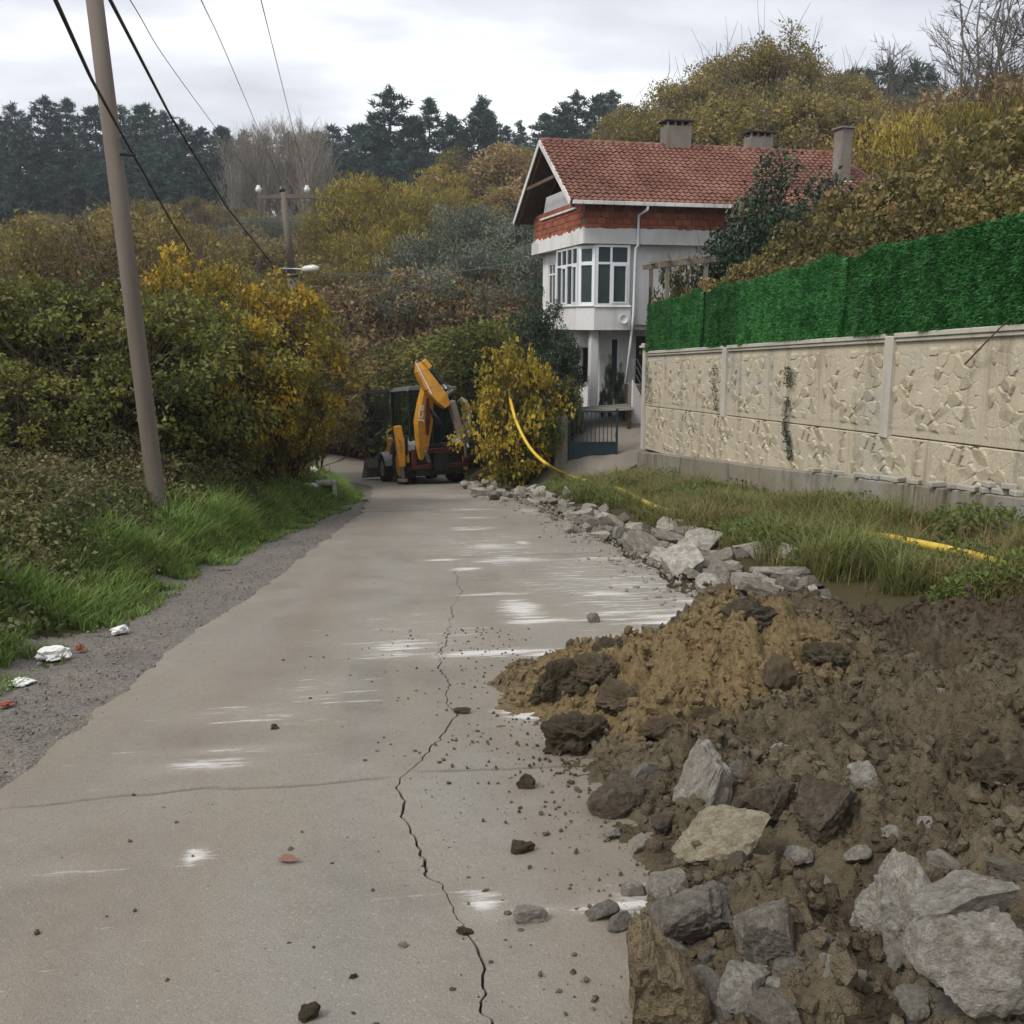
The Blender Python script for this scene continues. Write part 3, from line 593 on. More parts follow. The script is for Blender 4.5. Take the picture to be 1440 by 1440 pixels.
# ground floor (recessed under the slab) with openings, first floor wall, slab
T_ = 0.22
def wall_with_holes(name, mat, axis, c0, c1, a0, a1, z0, z1, holes):
    """wall slab between c0..c1 in thickness, a0..a1 along, with rectangular holes (h0,h1,hz0,hz1)"""
    m = MB(); xsn = sorted({a0, a1, *[h[0] for h in holes], *[h[1] for h in holes]}); zsn = sorted({z0, z1, *[h[2] for h in holes], *[h[3] for h in holes]})
    for i in range(len(xsn) - 1):
        for j in range(len(zsn) - 1):
            mx_, mz_ = (xsn[i] + xsn[i + 1]) / 2, (zsn[j] + zsn[j + 1]) / 2
            if any(h[0] < mx_ < h[1] and h[2] < mz_ < h[3] for h in holes): continue
            if axis == 'u': m.box(xsn[i], xsn[i + 1], c0, c1, zsn[j], zsn[j + 1])
            else: m.box(c0, c1, xsn[i], xsn[i + 1], zsn[j], zsn[j + 1])
    me = m.build(name, mat, house); bm = bmesh.new(); bm.from_mesh(me.data); bmesh.ops.remove_doubles(bm, verts=bm.verts, dist=1e-4)
    seen = {}
    for f in bm.faces: seen.setdefault(tuple(sorted(v.index for v in f.verts)), []).append(f)
    bmesh.ops.delete(bm, geom=[f for l in seen.values() if len(l) > 1 for f in l], context='FACES_ONLY'); bm.to_mesh(me.data); bm.free()
    return me
SB = ZS + 0.16                      # top of the first-floor slab
GR = 1.0                            # recess of the ground floor
wall_with_holes('wall', M_WHITE, 'u', GR, GR + T_, 0.95, HL - .3, 0, ZS - .004, [(1.32, 1.62, .7, 2.45), (2.2, 2.2 + .5, 0.0, 2.5), (6, 7.2, .9, 2.1)])
wall_with_holes('wall', M_WHITE, 'v', 0.95, 0.95 + T_, GR + T_ + .003, GW - .3, 0, ZS - .004, [(2.2, 3.4, .9, 2.1)])
hb('column', M_WHITE, (0.42, 0.68, 0.35, 0.61, 0, ZS - .004), bevel=.01)
hb('column', M_WHITE, (0.42, 0.68, GW - 1.2, GW - .94, 0, ZS - .004), bevel=.01)
m = MB()
BAY = [(0.02, 3.05), (0.02, 0.62), (0.40, 0.03), (1.62, 0.03)]
m.prism([(0.02, 3.05, ZS), (0.02, .62, ZS), (.40, .03, ZS), (1.62, .03, ZS), (1.62, RC + .1, ZS), (HL - .3, RC + .1, ZS), (HL - .3, GW - RC, ZS), (RC + .1, GW - RC, ZS), (RC + .1, 3.05, ZS)], (0, 0, .16))
m.build('floor_slab', M_WHITE, house)
wall_with_holes('wall', M_WHITE, 'u', RC, RC + T_, 1.55, HL - .3, SB, ZB0 - .004, [(5.2, 6.4, SB + .9, SB + 2.1)])
wall_with_holes('wall', M_WHITE, 'v', RC, RC + T_, 3.05, GW - RC, SB, ZB0 - .004, [(4.1, 4.95, SB + .72, SB + 2.12)])
hb('wall', M_WHITE, (HL - .55, HL - .33, RC + T_ + .003, GW - RC, 0.0, ZB0 - .01)); hb('wall', M_WHITE, (RC + T_ + .003, HL - .56, GW - RC - T_, GW - RC - .003, 0.0, ZB0 - .01))
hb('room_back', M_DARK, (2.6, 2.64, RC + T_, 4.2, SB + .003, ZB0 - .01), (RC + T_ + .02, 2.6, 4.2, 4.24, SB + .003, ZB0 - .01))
# bay parapet below the windows and window strips
def bay_wall(name, mat, z0, z1, th=0.12, parent=None, off=0.0):
    out_ = []
    for (a, b) in zip(BAY[:-1], BAY[1:]):
        A, B = Vector((*a, 0)), Vector((*b, 0)); d = (B - A).normalized(); nrm = Vector((d.y, -d.x, 0));
        if nrm.dot(Vector((-1, -1, 0))) < 0: nrm = -nrm
        out_.append((A, B, d, nrm))
    m = MB()
    for A, B, d, nrm in out_:
        i = -nrm * th
        m.hexa([A + i + Vector((0, 0, z0)), B + i + Vector((0, 0, z0)), B + Vector((0, 0, z0)), A + Vector((0, 0, z0)), A + i + Vector((0, 0, z1)), B + i + Vector((0, 0, z1)), B + Vector((0, 0, z1)), A + Vector((0, 0, z1))])
    return m.build(name, mat, parent or house)
bay_wall('bay_parapet', M_WHITE, SB, ZSILL)
hb('bay_cheek', M_WHITE, (1.5, 1.62, .15, RC, SB, ZB0 - .003)); hb('bay_cheek', M_WHITE, (.14, RC, 2.93, 3.05, SB, ZB0 - .003))
def window(A, B, z0, z1, mull, trans, sash=(), curtain=0, fr=0.055, depth=0.07, inset=0.03):
    """window between plan points A and B: frame bars, panes between mullions (fractions) and a transom"""
    A, B = Vector((*A, 0)), Vector((*B, 0)); d = (B - A); L = d.length; d.normalize(); nrm = Vector((d.y, -d.x, 0))
    if nrm.dot(Vector((-1, -1.0, 0))) < 0: nrm = -nrm
    A = A - nrm * inset
    P = lambda s, t, q: A + d * s - nrm * t + Vector((0, 0, q))
    def bar(m, s0, s1, q0, q1, t0=0.0, t1=depth): m.hexa([P(s0, t0, q0), P(s1, t0, q0), P(s1, t1, q0), P(s0, t1, q0), P(s0, t0, q1), P(s1, t0, q1), P(s1, t1, q1), P(s0, t1, q1)])
    m = MB(); bar(m, 0, fr, z0, z1); bar(m, L - fr, L, z0, z1); bar(m, fr + .001, L - fr - .001, z0, z0 + fr); bar(m, fr + .001, L - fr - .001, z1 - fr, z1)
    zt = z0 + (z1 - z0) * trans if trans else z1 - fr
    if trans: bar(m, fr + .001, L - fr - .001, zt - fr / 2, zt + fr / 2)
    wo = m.build('window', M_PVC, house); wo_f = wo
    cuts = [fr] + [L * f for f in mull] + [L - fr]
    for f in mull:
        m = MB(); bar(m, L * f - fr * .45, L * f + fr * .45, z0 + fr + .001, zt - fr / 2 - .001)
        if trans: bar(m, L * f - fr * .45, L * f + fr * .45, zt + fr / 2 + .001, z1 - fr - .001)
        m.build('mullion', M_PVC, wo)
    for i in range(len(cuts) - 1):
        s0, s1 = cuts[i] + fr * .46 * (i > 0), cuts[i + 1] - fr * .46 * (i < len(cuts) - 2)
        for (q0, q1) in ([(z0 + fr, zt - fr / 2), (zt + fr / 2, z1 - fr)] if trans else [(z0 + fr, z1 - fr)]):
            m = MB(); bar(m, s0 + .001, s1 - .001, q0 + .001, q1 - .001, depth * .45, depth * .6); m.build('pane', M_GLASS, wo)
            if (i in sash) and q0 < zt - .1:
                m = MB()
                for (a_, b_, c_, e_) in ((s0 + .002, s0 + .05, q0 + .002, q1 - .002), (s1 - .05, s1 - .002, q0 + .002, q1 - .002), (s0 + .052, s1 - .052, q0 + .002, q0 + .05), (s0 + .052, s1 - .052, q1 - .05, q1 - .002)): bar(m, a_, b_, c_, e_, -.02, depth * .4)
                m.build('sash', M_PVC, wo)
    if curtain:
        n = 40; V = []; 
        for i in range(n):
            s = .05 + (L - .1) * i / (n - 1)
            for q in (z0 + .03, z1 - .05): V.append(P(s, .22 + .025 * math.sin(i * 1.9) + .01 * math.sin(i * .7), q))
        me = mesh_data('curtain', V, [(2 * i, 2 * i + 2, 2 * i + 3, 2 * i + 1) for i in range(n - 1)], M_CURT, True); so = obj('curtain', me, wo)
        so.modifiers.new('s', 'SOLIDIFY').thickness = .004
    return wo
window((0.02, 3.0), (0.02, .70), ZSILL + .02, ZB0 - .03, (.25, .5, .75), .70, sash=(1, 3), fr=.07)
window((0.035, .60), (0.385, .05), ZSILL + .02, ZB0 - .03, (), .70, fr=.11)
window((0.46, .03), (1.56, .03), ZSILL + .02, ZB0 - .03, (.45,), .70, sash=(1,), curtain=1, fr=.07)
m = MB()
for A, B in zip(BAY[:-1], BAY[1:]):
    m.beam((A[0], A[1], ZSILL + .008), (B[0], B[1], ZSILL + .008), .10, .022)
m.build('window_sill', M_GREYPL, house)
window((RC, 4.95), (RC, 4.1), SB + .72, SB + 2.12, (.5,), .72, fr=.06)
window((5.2, RC), (6.4, RC), SB + .9, SB + 2.1, (.5,), .7)
for (a, b, c, d) in ((1.32, 1.62, .7, 2.45), (6, 7.2, .9, 2.1)): window((a, GR), (b, GR), c, d, (), .0, fr=.05)
M_DOOR = paint('dark_door', (0.045, 0.035, 0.03), .5, .4, 4)
hb('door', M_DOOR, (2.205, 2.695, GR + .06, GR + .1, 0.01, 2.495))
# painted ring beam: white strip with ragged upper paint edge, grey on the long side
def ragged(name, mat, axis, a0, a1, z0, z1, amp, seed, c):
    n = int((a1 - a0) / .035); s = np.linspace(a0, a1, n); zt = z1 + amp * fbm(s * 6, s * 0, 0, 4, seed)
    V = [];
    for i in range(n):
        for (zz_, cc) in ((z0, c), (zt[i], c), (zt[i], c + .06), (z0, c + .06)): V.append((s[i], cc, zz_) if axis == 'u' else (cc, s[i], zz_))
    Fc = [(4 * i + j, 4 * i + 4 + j, 4 * i + 4 + (j + 1) % 4, 4 * i + (j + 1) % 4) for i in range(n - 1) for j in range(4)] + [(0, 1, 2, 3), (4 * n - 4, 4 * n - 1, 4 * n - 2, 4 * n - 3)]
    me = mesh_data(name, V, Fc, mat); bm = bmesh.new(); bm.from_mesh(me); bmesh.ops.recalc_face_normals(bm, faces=bm.faces); bm.to_mesh(me); bm.free()
    return obj(name, me, house)
hb('ring_beam', M_WHITE, (0.012, HL - .3, 0.012, GW, ZB0, ZB1 - .06))
ragged('painted_band', M_GREYPL, 'u', .002, HL - .3, ZB0 - .004, ZB1 - .01, .02, 5, -.004)
ragged('painted_band', M_WHITE, 'v', -.006, GW, ZB0 - .006, ZB1 - .03, .06, 6, -.006)
# attic brickwork, every brick of the two visible faces
m = MB(); m.box(0.05, HL - .35, 0.05, .2, ZB1 - .06, ZE + .05); m.box(.05, .2, .203, GW - .05, ZB1 - .06, ZE + .05); m.build('attic_wall', M_MORTAR, house)
BH, BL = .185, .285
bm_ = MB(); bm_.box(0, BL - .012, 0, .10, 0, BH - .012); b0 = bm_.build('brick', M_BRICK, None, .004); bmesh_u = b0.data; bpy.data.objects.remove(b0)
bm_ = MB(); bm_.box(0, .10, 0, BL - .012, 0, BH - .012); b0 = bm_.build('brick', M_BRICK, None, .004); bmesh_v = b0.data; bpy.data.objects.remove(b0)
r = random.Random(5); nco = int((ZE + .05 - ZB1 + .05) / BH) + 1
for j in range(nco):
    zb_ = ZB1 - .06 + j * BH
    for i in range(int(5.6 / BL)):
        obj('brick', bmesh_u, house, (0.02 + i * BL + (BL / 2 if j % 2 else 0), 0.015 + r.uniform(0, .008), zb_))
    for i in range(int((GW - .4) / BL)):
        obj('brick', bmesh_v, house, (0.017 + r.uniform(0, .008), 0.13 + i * BL + (BL / 2 if j % 2 else 0), zb_))
# roof
ZR = float(aty(765, 199, 33.9)[2]) - GZ; EO, GO = .42, .55
VE, VR = -EO, GW / 2                        # near eave and ridge positions
rise = (ZR - ZE) / (VR - VE)
def roofz(v): return ZE + (v - VE) * rise if v <= VR else ZR - (v - VR) * rise
VE2 = GW + EO
roof = MB(); th = .09
for (va, vb) in ((VE, VR), (VR, VE2)):
    hip = HL - 1.25
    ua, ub = (HL + .1, hip) if va == VE else (hip, HL + .1)
    roof.hexa([(-GO, va, roofz(va) - th), (ua, va, roofz(va) - th), (ub, vb, roofz(vb) - th), (-GO, vb, roofz(vb) - th), (-GO, va, roofz(va)), (ua, va, roofz(va)), (ub, vb, roofz(vb)), (-GO, vb, roofz(vb))])
roof.add([(HL + .1, VE, roofz(VE)), (HL + .1, VE2, roofz(VE2)), (HL - 1.25, VR, ZR)], [(0, 1, 2)])
roof_o = roof.build('roof', M_WOOD, house)
# extra low roof wing beyond u = 4.7
m = MB(); va = VE - .75; m.hexa([(4.75, va, roofz(va) - th), (HL + .1, va, roofz(va) - th), (HL + .1, VE - .003, roofz(VE) - th), (4.75, VE - .003, roofz(VE) - th), (4.75, va, roofz(va)), (HL + .1, va, roofz(va)), (HL + .1, VE - .003, roofz(VE)), (4.75, VE - .003, roofz(VE))]); m.build('low_eave', M_WOOD, roof_o)
hb('low_wall', M_WHITE, (5.0, HL - .3, VE - .45, .3, 0, ZE - .5))
# tiles: rounded pan profile with a thick nose, overlapping courses
TW, TL = .2, .228
sl = math.hypot(1, rise); ang = math.atan(rise)
def tile_mesh():
    V = []; nx = 7
    for (yy_, lift) in ((0.0, .045), (TL * 1.12, .004)):
        for i in range(nx):
            s = i / (nx - 1); V.append((s * TW * 1.06, yy_, lift + .048 * math.sin(PI * min(1, s / .62)) * (s < .62) + (.006 if s >= .62 else 0)))
    for i in range(nx): x, y, z = V[i]; V.append((x, y + .004, z - .04))
    Fc = [(i, i + 1, nx + i + 1, nx + i) for i in range(nx - 1)] + [(2 * nx + i, 2 * nx + i + 1, i + 1, i) for i in range(nx - 1)]
    return mesh_data('roof_tile', V, Fc, M_TILE, False)
tm = tile_mesh(); tv = np.array([v.co[:] for v in tm.vertices]); tf = [tuple(p.vertices) for p in tm.polygons]
slope_len = (VR - VE) * sl; ncol = int((HL + GO + .1) / TW); nrow = int(slope_len / TL)
Rm = np.array([[1, 0, 0], [0, math.cos(ang), -math.sin(ang)], [0, math.sin(ang), math.cos(ang)]])
cnt = 0; SV, SF = [], []; r = random.Random(7); nb = 0
for row in range(-4, nrow + 1):
    for ci in range(ncol):
        u = -GO - .03 + ci * TW; s = row * TL - .05
        v = VE + s / sl
        if row < 0 and u < 4.7: continue
        if row >= 0 and u + TW > HL + .1 - 1.35 * (v - VE) / (VR - VE): continue
        if s + TL * .9 > slope_len: s = slope_len - TL * .9
        v = VE + s / sl; loc = np.array([u + r.uniform(-.012, .012), v, roofz(v) + .012 + r.uniform(0, .014)])
        if 0 <= row < 12 and ci < 25 and cnt < 300:
            obj('roof_tile', tm, roof_o, loc, (ang, 0, r.uniform(-.02, .02))); cnt += 1
        else:
            b = len(SV) * len(tv); SV.append(tv @ Rm.T + loc); SF += [tuple(i + b for i in f) for f in tf]
tag(obj('roof_tiles', mesh_data('roof_tiles', np.concatenate(SV), SF, M_TILE), roof_o), kind='stuff')
# ridge tiles
m = MB(); nR = 30
for i in range(nR):
    u = -GO + i * (HL - 1.2 + GO) / nR
    m2 = [(u, VR, ZR + .03 - .02), (u + (HL - 1.2 + GO) / nR * 1.08, VR, ZR + .045 - .02)]
    V, Fc = tube_np(np.array(m2), [.105, .115], 10); m.add(V, Fc)
o = m.build('ridge_cap', M_TILE, roof_o, smooth=True); tag(o, kind='stuff')
m = MB(); m.tube([(HL - 1.3, VR, ZR + .02), (HL + .12, VE, ZE + .03)], [.1, .1], 8); m.build('hip_cap', M_TILE, roof_o)
# barge boards, gutter, rafters, underside boards
for (va, vb) in ((VE - .03, VR), (VE2 + .03, VR)):
    m = MB(); a = (-GO - .022, va, roofz(va if va > VE else VE) - .05); b = (-GO - .022, vb, ZR - .03); m.beam(a, b, .035, .17); m.build('barge_board', M_TRIM, roof_o)
for i in range(6):
    va = VE + .3
    u = -GO + .12 + i * .85
    for (va, vb) in ((VE + .05, VR - .03), (VE2 - .05, VR + .03)):
        m = MB(); m.beam((u, va, roofz(va) - .16), (u, vb, roofz(vb) - .17), .07, .13); m.build('rafter', M_WOOD, roof_o)
m = MB()
m.beam((-GO + .03, VR - 1.6, roofz(VR - 1.6) - .25), (-GO + .03, VR + 1.6, roofz(VR - 1.6) - .25), .08, .1, side=(1, 0, 0)); m.build('collar_beam', M_WOOD, roof_o)
m = MB(); m.beam((.6, VE + .5, ZE + .1), (.6, VE2 - .5, ZE + .1), .1, .1); m.build('tie_beam', M_WOOD, roof_o)
m = MB(); m.beam((-.3, VR, ZR - .3), (5, VR, ZR - .3), .1, .14); m.build('ridge_beam', M_WOOD, roof_o)
# white rendered panel in the gable with pale frame, dark attic behind
m = MB(); m.prism([(.03, 1.15, ZE - .04), (.03, GW - 1.35, ZE - .04), (.03, GW - 1.75, ZE + .62), (.03, 1.15, ZE + .62)], (.06, 0, 0)); gp = m.build('gable_panel', M_GREYPL, house)
m = MB(); m.beam((.0, .75, ZE - .075), (.0, GW - 1.2, ZE - .075), .07, .06, side=(1, 0, 0)); m.build('panel_sill', M_TRIM, gp)
m = MB(); m.prism([(1.5, .3, ZE + .06), (1.5, GW - .3, ZE + .06), (1.5, VR, ZR - .4)], (.05, 0, 0)); m.build('attic_partition', M_WOOD, house)
gut = MB(); n = 16; gl = 4.75 + GO - .05
for i in range(n):
    u = -GO + .05 + i * gl / n; gut.box(u, u + gl / n - .012, VE - .13, VE - .02, ZE - .10, ZE + .015)
gut.build('gutter', M_TRIM, roof_o, .008)
pc = MB(); ux = 1.78
pc.tube([(ux + .12, VE - .07, ZE - .1), (ux + .12, VE - .07, ZE - .2), (ux, -.06, ZE - .33), (ux, -.06, ZB0 - .05), (ux - .05, .0, ZB0 - .12), (ux - .07, .02, ZSILL - .2), (ux - .1, .12, ZS - .3), (ux - .18, .5, .2)], .045, 8)
pc.build('downpipe', M_PVC, house, smooth=True)
# chimneys
M_CHIM = stained('chimney_render', (0.15, 0.128, 0.11), (0.21, 0.185, 0.16), (0.08, 0.07, 0.06)); M_SOOT = paint('sooty_cap', (0.05, 0.045, 0.04), .9, .4, 5, .1)
def upx(px, Y): 
    P = aty(px, 200, Y); return (Vector((P[0], P[1], 0)) - Vector((HC[0], HC[1], 0))).dot(Vector((math.cos(PHI), math.sin(PHI), 0)))
def chimney(px0, px1, pyt, v, open_=True, w=.5):
    Y = 31 + v + .6; u0, u1 = upx(px0, Y), upx(px1, Y); zt = float(aty(px0, pyt, Y)[2]) - GZ
    m = MB(); m.box(u0, u1, v - w / 2, v + w / 2, roofz(v) - .5, zt - .20); c = m.build('chimney', M_CHIM, roof_o, .02)
    m = MB()
    for uu_ in np.linspace(u0 + .03, u1 - .09, 4): m.box(uu_, uu_ + .06, v - w / 2 + .02, v - w / 2 + .08, zt - .199, zt - .061); m.box(uu_, uu_ + .06, v + w / 2 - .08, v + w / 2 - .02, zt - .199, zt - .061)
    m.build('vent_post', M_CHIM, c)
    m = MB(); m.box(u0 - .06, u1 + .06, v - w / 2 - .07, v + w / 2 + .07, zt - .06, zt); m.build('chimney_cap', M_SOOT, c, .01)
chimney(929, 965, 171, VR + .15, w=.6); chimney(1053, 1087, 184, VR + .7)
Y = 31.9 + 1.3; v = 1.35; u0, u1 = upx(1181, Y), upx(1197, Y); zt = float(aty(1180, 178, Y)[2]) - GZ
m = MB(); m.box(u0, u1, v - .25, v + .25, roofz(v) - .5, zt - .06); c = m.build('chimney', M_CHIM, roof_o, .015); m = MB(); m.box(u0 - .07, u1 + .07, v - .32, v + .32, zt - .058, zt); m.build('chimney_cap', M_CHIM, c)
m = MB(); m.beam((u0 - .05, v - .28, roofz(v - .28) + .06), (u1 + .05, v - .28, roofz(v - .28) + .06), .05, .06); m.build('flashing', M_TRIM, c)
# small satellite dish on the parapet, entry stair with railing
m = MB()
for i in range(9): pass
V = []; 
for i in range(5):
    for j in range(16): rr = i / 4 * .16; V.append((rr * math.cos(j * PI / 8), -.02 - .05 * (1 - (i / 4) ** 2) * -1, rr * math.sin(j * PI / 8)))
me = mesh_data('lamp_dish', V, [(i * 16 + j, i * 16 + (j + 1) % 16, (i + 1) * 16 + (j + 1) % 16, (i + 1) * 16 + j) for i in range(4) for j in range(16)], M_PVC, True)
o = obj('wall_dish', me, house, (1.35, -.08, ZS + .34)); o.modifiers.new('s', 'SOLIDIFY').thickness = .01
m = MB(); m.tube([(1.35, -.05, ZS + .34), (1.35, .05, ZS + .3)], .018, 6); m.build('dish_arm', M_STEEL, house)
# ================================================================== gate, post, stair, pergola, hose
M_TEAL = paint('teal_gate_paint', (0.016, 0.042, 0.055), 0.45, 0.5, 5, 0.4, dirt=(0.07, 0.06, 0.05), dirt_amt=.3)
GY = 28.3; A = aty(799, 645, GY); B = aty(868, 652, GY - .15); gzb = gnd(A[0], GY) + .06
gate = empty('yard_gate', (A[0], A[1], gzb), math.atan2(B[1] - A[1], B[0] - A[0]), 'dark teal metal gate with vertical bars over a solid lower panel', 'gate')
GWd = math.hypot(B[0] - A[0], B[1] - A[1]); GH = 1.46
m = MB(); m.box(0, .06, -.03, .03, 0.02, GH); m.box(GWd - .06, GWd, -.03, .03, 0.02, GH + .05); m.box(.061, GWd - .061, -.025, .025, GH - .06, GH - .005); m.box(.061, GWd - .061, -.025, .025, .50, .55); m.box(.061, GWd - .061, -.022, .022, .05, .09); m.build('gate_frame', M_TEAL, gate)
m = MB(); m.box(.062, GWd - .062, -.008, .008, .092, .498); m.build('lower_panel', M_TEAL, gate)
nb_ = 10
for i in range(nb_):
    x = .06 + (GWd - .12) * (i + 1) / (nb_ + 1); m = MB(); m.box(x - .011, x + .011, -.011, .011, .552, GH - .062); m.build('bar', M_TEAL, gate)
m = MB(); m.box(GWd - .11, GWd - .062, -.06, -.02, .7, .85); m.build('latch', M_STEEL, gate, .006)
M_POST = stained('gate_post_concrete', (0.22, 0.20, 0.17), (0.3, 0.275, 0.235), (0.1, 0.085, 0.06), amt=.6)
P = aty(788, 647, GY); m = MB(); m.box(-.21, .19, -.18, .18, -.5, 1.43); o = m.build('gate_post', M_POST, None, .03); o.location = (P[0], P[1] + .05, gnd(P[0], P[1])); tag(o, 'square concrete gate post beside the dark teal gate', 'gate post')
# planks on a low shed roof behind the gate
M_BOARD = stained('grey_weathered_board', (0.22, 0.2, 0.17), (0.3, 0.28, 0.25), (0.12, 0.1, 0.08))
bt = empty('board_shelter', tuple(aty(845, 600, 29.9)[:2]) + (gnd(aty(845, 600, 29.9)[0], 29.9),), 0, 'low shelter roofed with grey weathered boards behind the teal gate', 'shelter')
bz = float(aty(845, 577, 29.9)[2]) - bt.location.z; bx = bt.location.x
for i in range(4): m = MB(); m.beam((-.75, -.35 + i * .24, bz - .02 + i * .02), (.95, -.3 + i * .24, bz + .05 + i * .03), .22, .03, side=(0, 1, 0)); m.build('board', M_BOARD, bt)
for (x, y_) in ((-.65, -.3), (.8, -.25), (-.65, .35), (.8, .35)): m = MB(); m.beam((x, y_, -.3), (x, y_, bz - .06), .08, .08); m.build('leg', M_WOOD, bt)
# entry stair with white cheek wall and steel railing
Q = aty(893, 575, 30.2); sz = gnd(Q[0], Q[1])
st = empty('entry_stair', (Q[0], Q[1], sz), PHI, 'white entry stair with thin steel railing beside the house corner', 'stair')
m = MB(); m.prism([(-.12, -.1, -.5), (.42, -.1, -.5), (.42, -.1, .4), (-.12, -.1, 1.35)], (0, .12, 0)); m.build('cheek_wall', M_WHITE, st)
for i in range(7): m = MB(); m.box(.0, 1.2, .03 + i * .0, 1.0, -.5 + i * .24 * 0 + i * .2, -.3 + i * .2) if i == 0 else m.box(-.1, 1.25 - i * .17, .03, 1.0, -.3 + (i - 1) * .25 + .001, -.3 + i * .25); m.build('step', M_APRON, st)
for k_ in range(3):
    m = MB(); m.tube([(-.12, -.04, 1.5 + k_ * .25), (.02, -.04, 1.48 + k_ * .25), (.46, -.04, .6 + k_ * .25)], .016, 6); m.build('rail', M_STEEL, st)
for (x, z0, z1) in ((-.1, 1.3, 2.02), (.2, .82, 1.62), (.44, .4, 1.1)): m = MB(); m.tube([(x, -.04, z0), (x, -.04, z1)], .018, 6); m.build('baluster', M_STEEL, st)
# pergola with dry vine over the terrace behind the wall
pg_y = 27.2; Pa, Pb = aty(938, 400, pg_y), aty(992, 400, pg_y); pzg = gnd(Pa[0], pg_y)
per = empty('pergola', (Pa[0], pg_y, pzg), 0, 'rough timber pergola frame with withered vine in front of the house wall', 'pergola')
zt = float(aty(940, 372, pg_y)[2]) - pzg; wd_ = Pb[0] - Pa[0]
M_PALEW = barkmat('pale_timber', (0.2, 0.175, 0.14), 5)
for (x, y_) in ((0, 0), (wd_, 0), (0, 1.6), (wd_, 1.6)): m = MB(); m.beam((x, y_, -.3), (x, y_, zt - .04), .1, .1); m.build('post', M_PALEW, per)
m = MB(); m.beam((-.25, 0, zt - .02), (wd_ + .25, 0, zt + .16), .12, .14, side=(0, 1, 0)); m.build('beam', M_PALEW, per)
m = MB(); m.beam((-.25, 1.6, zt), (wd_ + .25, 1.6, zt + .16), .12, .14, side=(0, 1, 0)); m.build('beam', M_PALEW, per)
for i in range(3): x = wd_ * i / 2; m = MB(); m.beam((x, -.2, zt + .13 + .06 * i), (x, 1.8, zt + .13 + .06 * i), .07, .07); m.build('cross_beam', M_PALEW, per)
bp = aty(916, 420, 26.4); m = MB(); m.tube([(bp[0] + .12, bp[1] + .3, gnd(bp[0], 26.9) + .05), tuple(aty(914, 404, 26.6))], .03, 8)
tag(m.build('black_pipe', paint('black_plastic', (.012, .012, .012), .5, .3, 4)), 'black plastic pipe standing behind the end of the green hedge', 'pipe')
# yellow hose
M_HOSE = paint('yellow_hose', (0.62, 0.44, 0.045), 0.4, 0.25, 6, 0.4, dirt=(0.3, 0.2, 0.05), dirt_amt=.4)
pts = [aty(716, 548, 28.0), aty(719, 568, 27.0), aty(729, 600, 26.2), aty(747, 632, 25.5), aty(772, 655, 24.6)]
for px, py in ((800, 667), (832, 676), (870, 686), (905, 703), (928, 713), (985, 727), (1060, 737), (1150, 744), (1235, 752), (1290, 762), (1360, 777), (1420, 795), (1470, 812)):
    h_ = hit(px, py + 2, lambda a, b: ground(a, b) + (.02 if 940 < px < 1200 else .15)); pts.append(h_)
P = np.array(pts); tt = np.linspace(0, len(P) - 1, 140)
def crom(P, t):
    i = np.clip(np.floor(t).astype(int), 0, len(P) - 2); f = (t - i)[:, None]; g = lambda j: P[np.clip(j, 0, len(P) - 1)]
    a, b, c, d = g(i - 1), g(i), g(i + 1), g(i + 2)
    return 0.5 * (2 * b + (c - a) * f + (2 * a - 5 * b + 4 * c - d) * f ** 2 + (3 * b - a - 3 * c + d) * f ** 3)
HOSE = crom(P, tt)
m = MB(); m.tube(HOSE, .043, 10); tag(m.build('yellow_hose', M_HOSE, smooth=True), 'yellow plastic gas hose snaking out of the bush and along the grass verge', 'hose')
# ================================================================== utility poles and wires
k = N('spun_concrete_pole'); a = k.noise(3, 6, .65, k.map((1, 1, .15))); b = k.noise(60, 3, .6)
M_POLE = k.bump(b, .3, .004).fin(k.mix(k.ramp(a, (.35, 0.), (.7, 1.)), (0.115, 0.093, 0.075), (0.17, 0.143, 0.12)), .85, .25)
PB, PT = aty(222, 712, 14.0), aty(133, 0, 14.0); ax = (PT - PB); top = PB + ax * 1.42
pzb = gnd(PB[0], PB[1]) - .3
pole1 = empty('utility_pole', (PB[0], PB[1], gnd(PB[0], PB[1])), 0, 'tall leaning grey concrete utility pole standing in the bramble bank', 'utility pole')
off = -Vector(pole1.location)
m = MB(); m.tube([Vector(PB - ax * .12) + off, Vector(PB) + off, Vector(PB + ax * .5) + off, Vector(top) + off], [.125, .12, .112, .10], 18); m.build('pole_shaft', M_POLE, pole1, smooth=True)
m = MB(); m.beam(Vector(top - ax * .06) + off + Vector((-.8, 0, 0)), Vector(top - ax * .06) + off + Vector((.8, 0, 0)), .09, .09); m.build('crossarm', M_STEEL, pole1)
cl = PB + ax * .715
m = MB(); m.tube([Vector(cl) + off + Vector((.1, -.05, 0)), Vector(cl) + off + Vector((.28, -.1, -.02))], .02, 6); m.build('cable_clamp', M_DARK, pole1)
D2 = 32.0; Q0, Q1 = aty(419, 460, D2), aty(398, 270, D2); q0z = gnd(Q0[0] - .0, D2)
pole2 = empty('utility_pole', (Q0[0], D2, q0z), 0, 'short concrete utility pole with crossarm and street lamp among the bushes by the bend', 'utility pole')
off2 = -Vector(pole2.location); axq = (Q1 - Q0) / np.linalg.norm(Q1 - Q0)
m = MB(); m.tube([Vector((Q0[0], D2, q0z - .3)) + off2, Vector(Q0) + off2, Vector(Q0 + axq * 1.6) + off2], [.19, .185, .17], 14); m.build('pole_shaft', M_POLE, pole2, smooth=True)
m = MB(); m.tube([Vector(Q0 + axq * 1.6) + off2, Vector(Q1) + off2], [.125, .085], 12); m.build('upper_shaft', M_POLE, pole2, smooth=True)
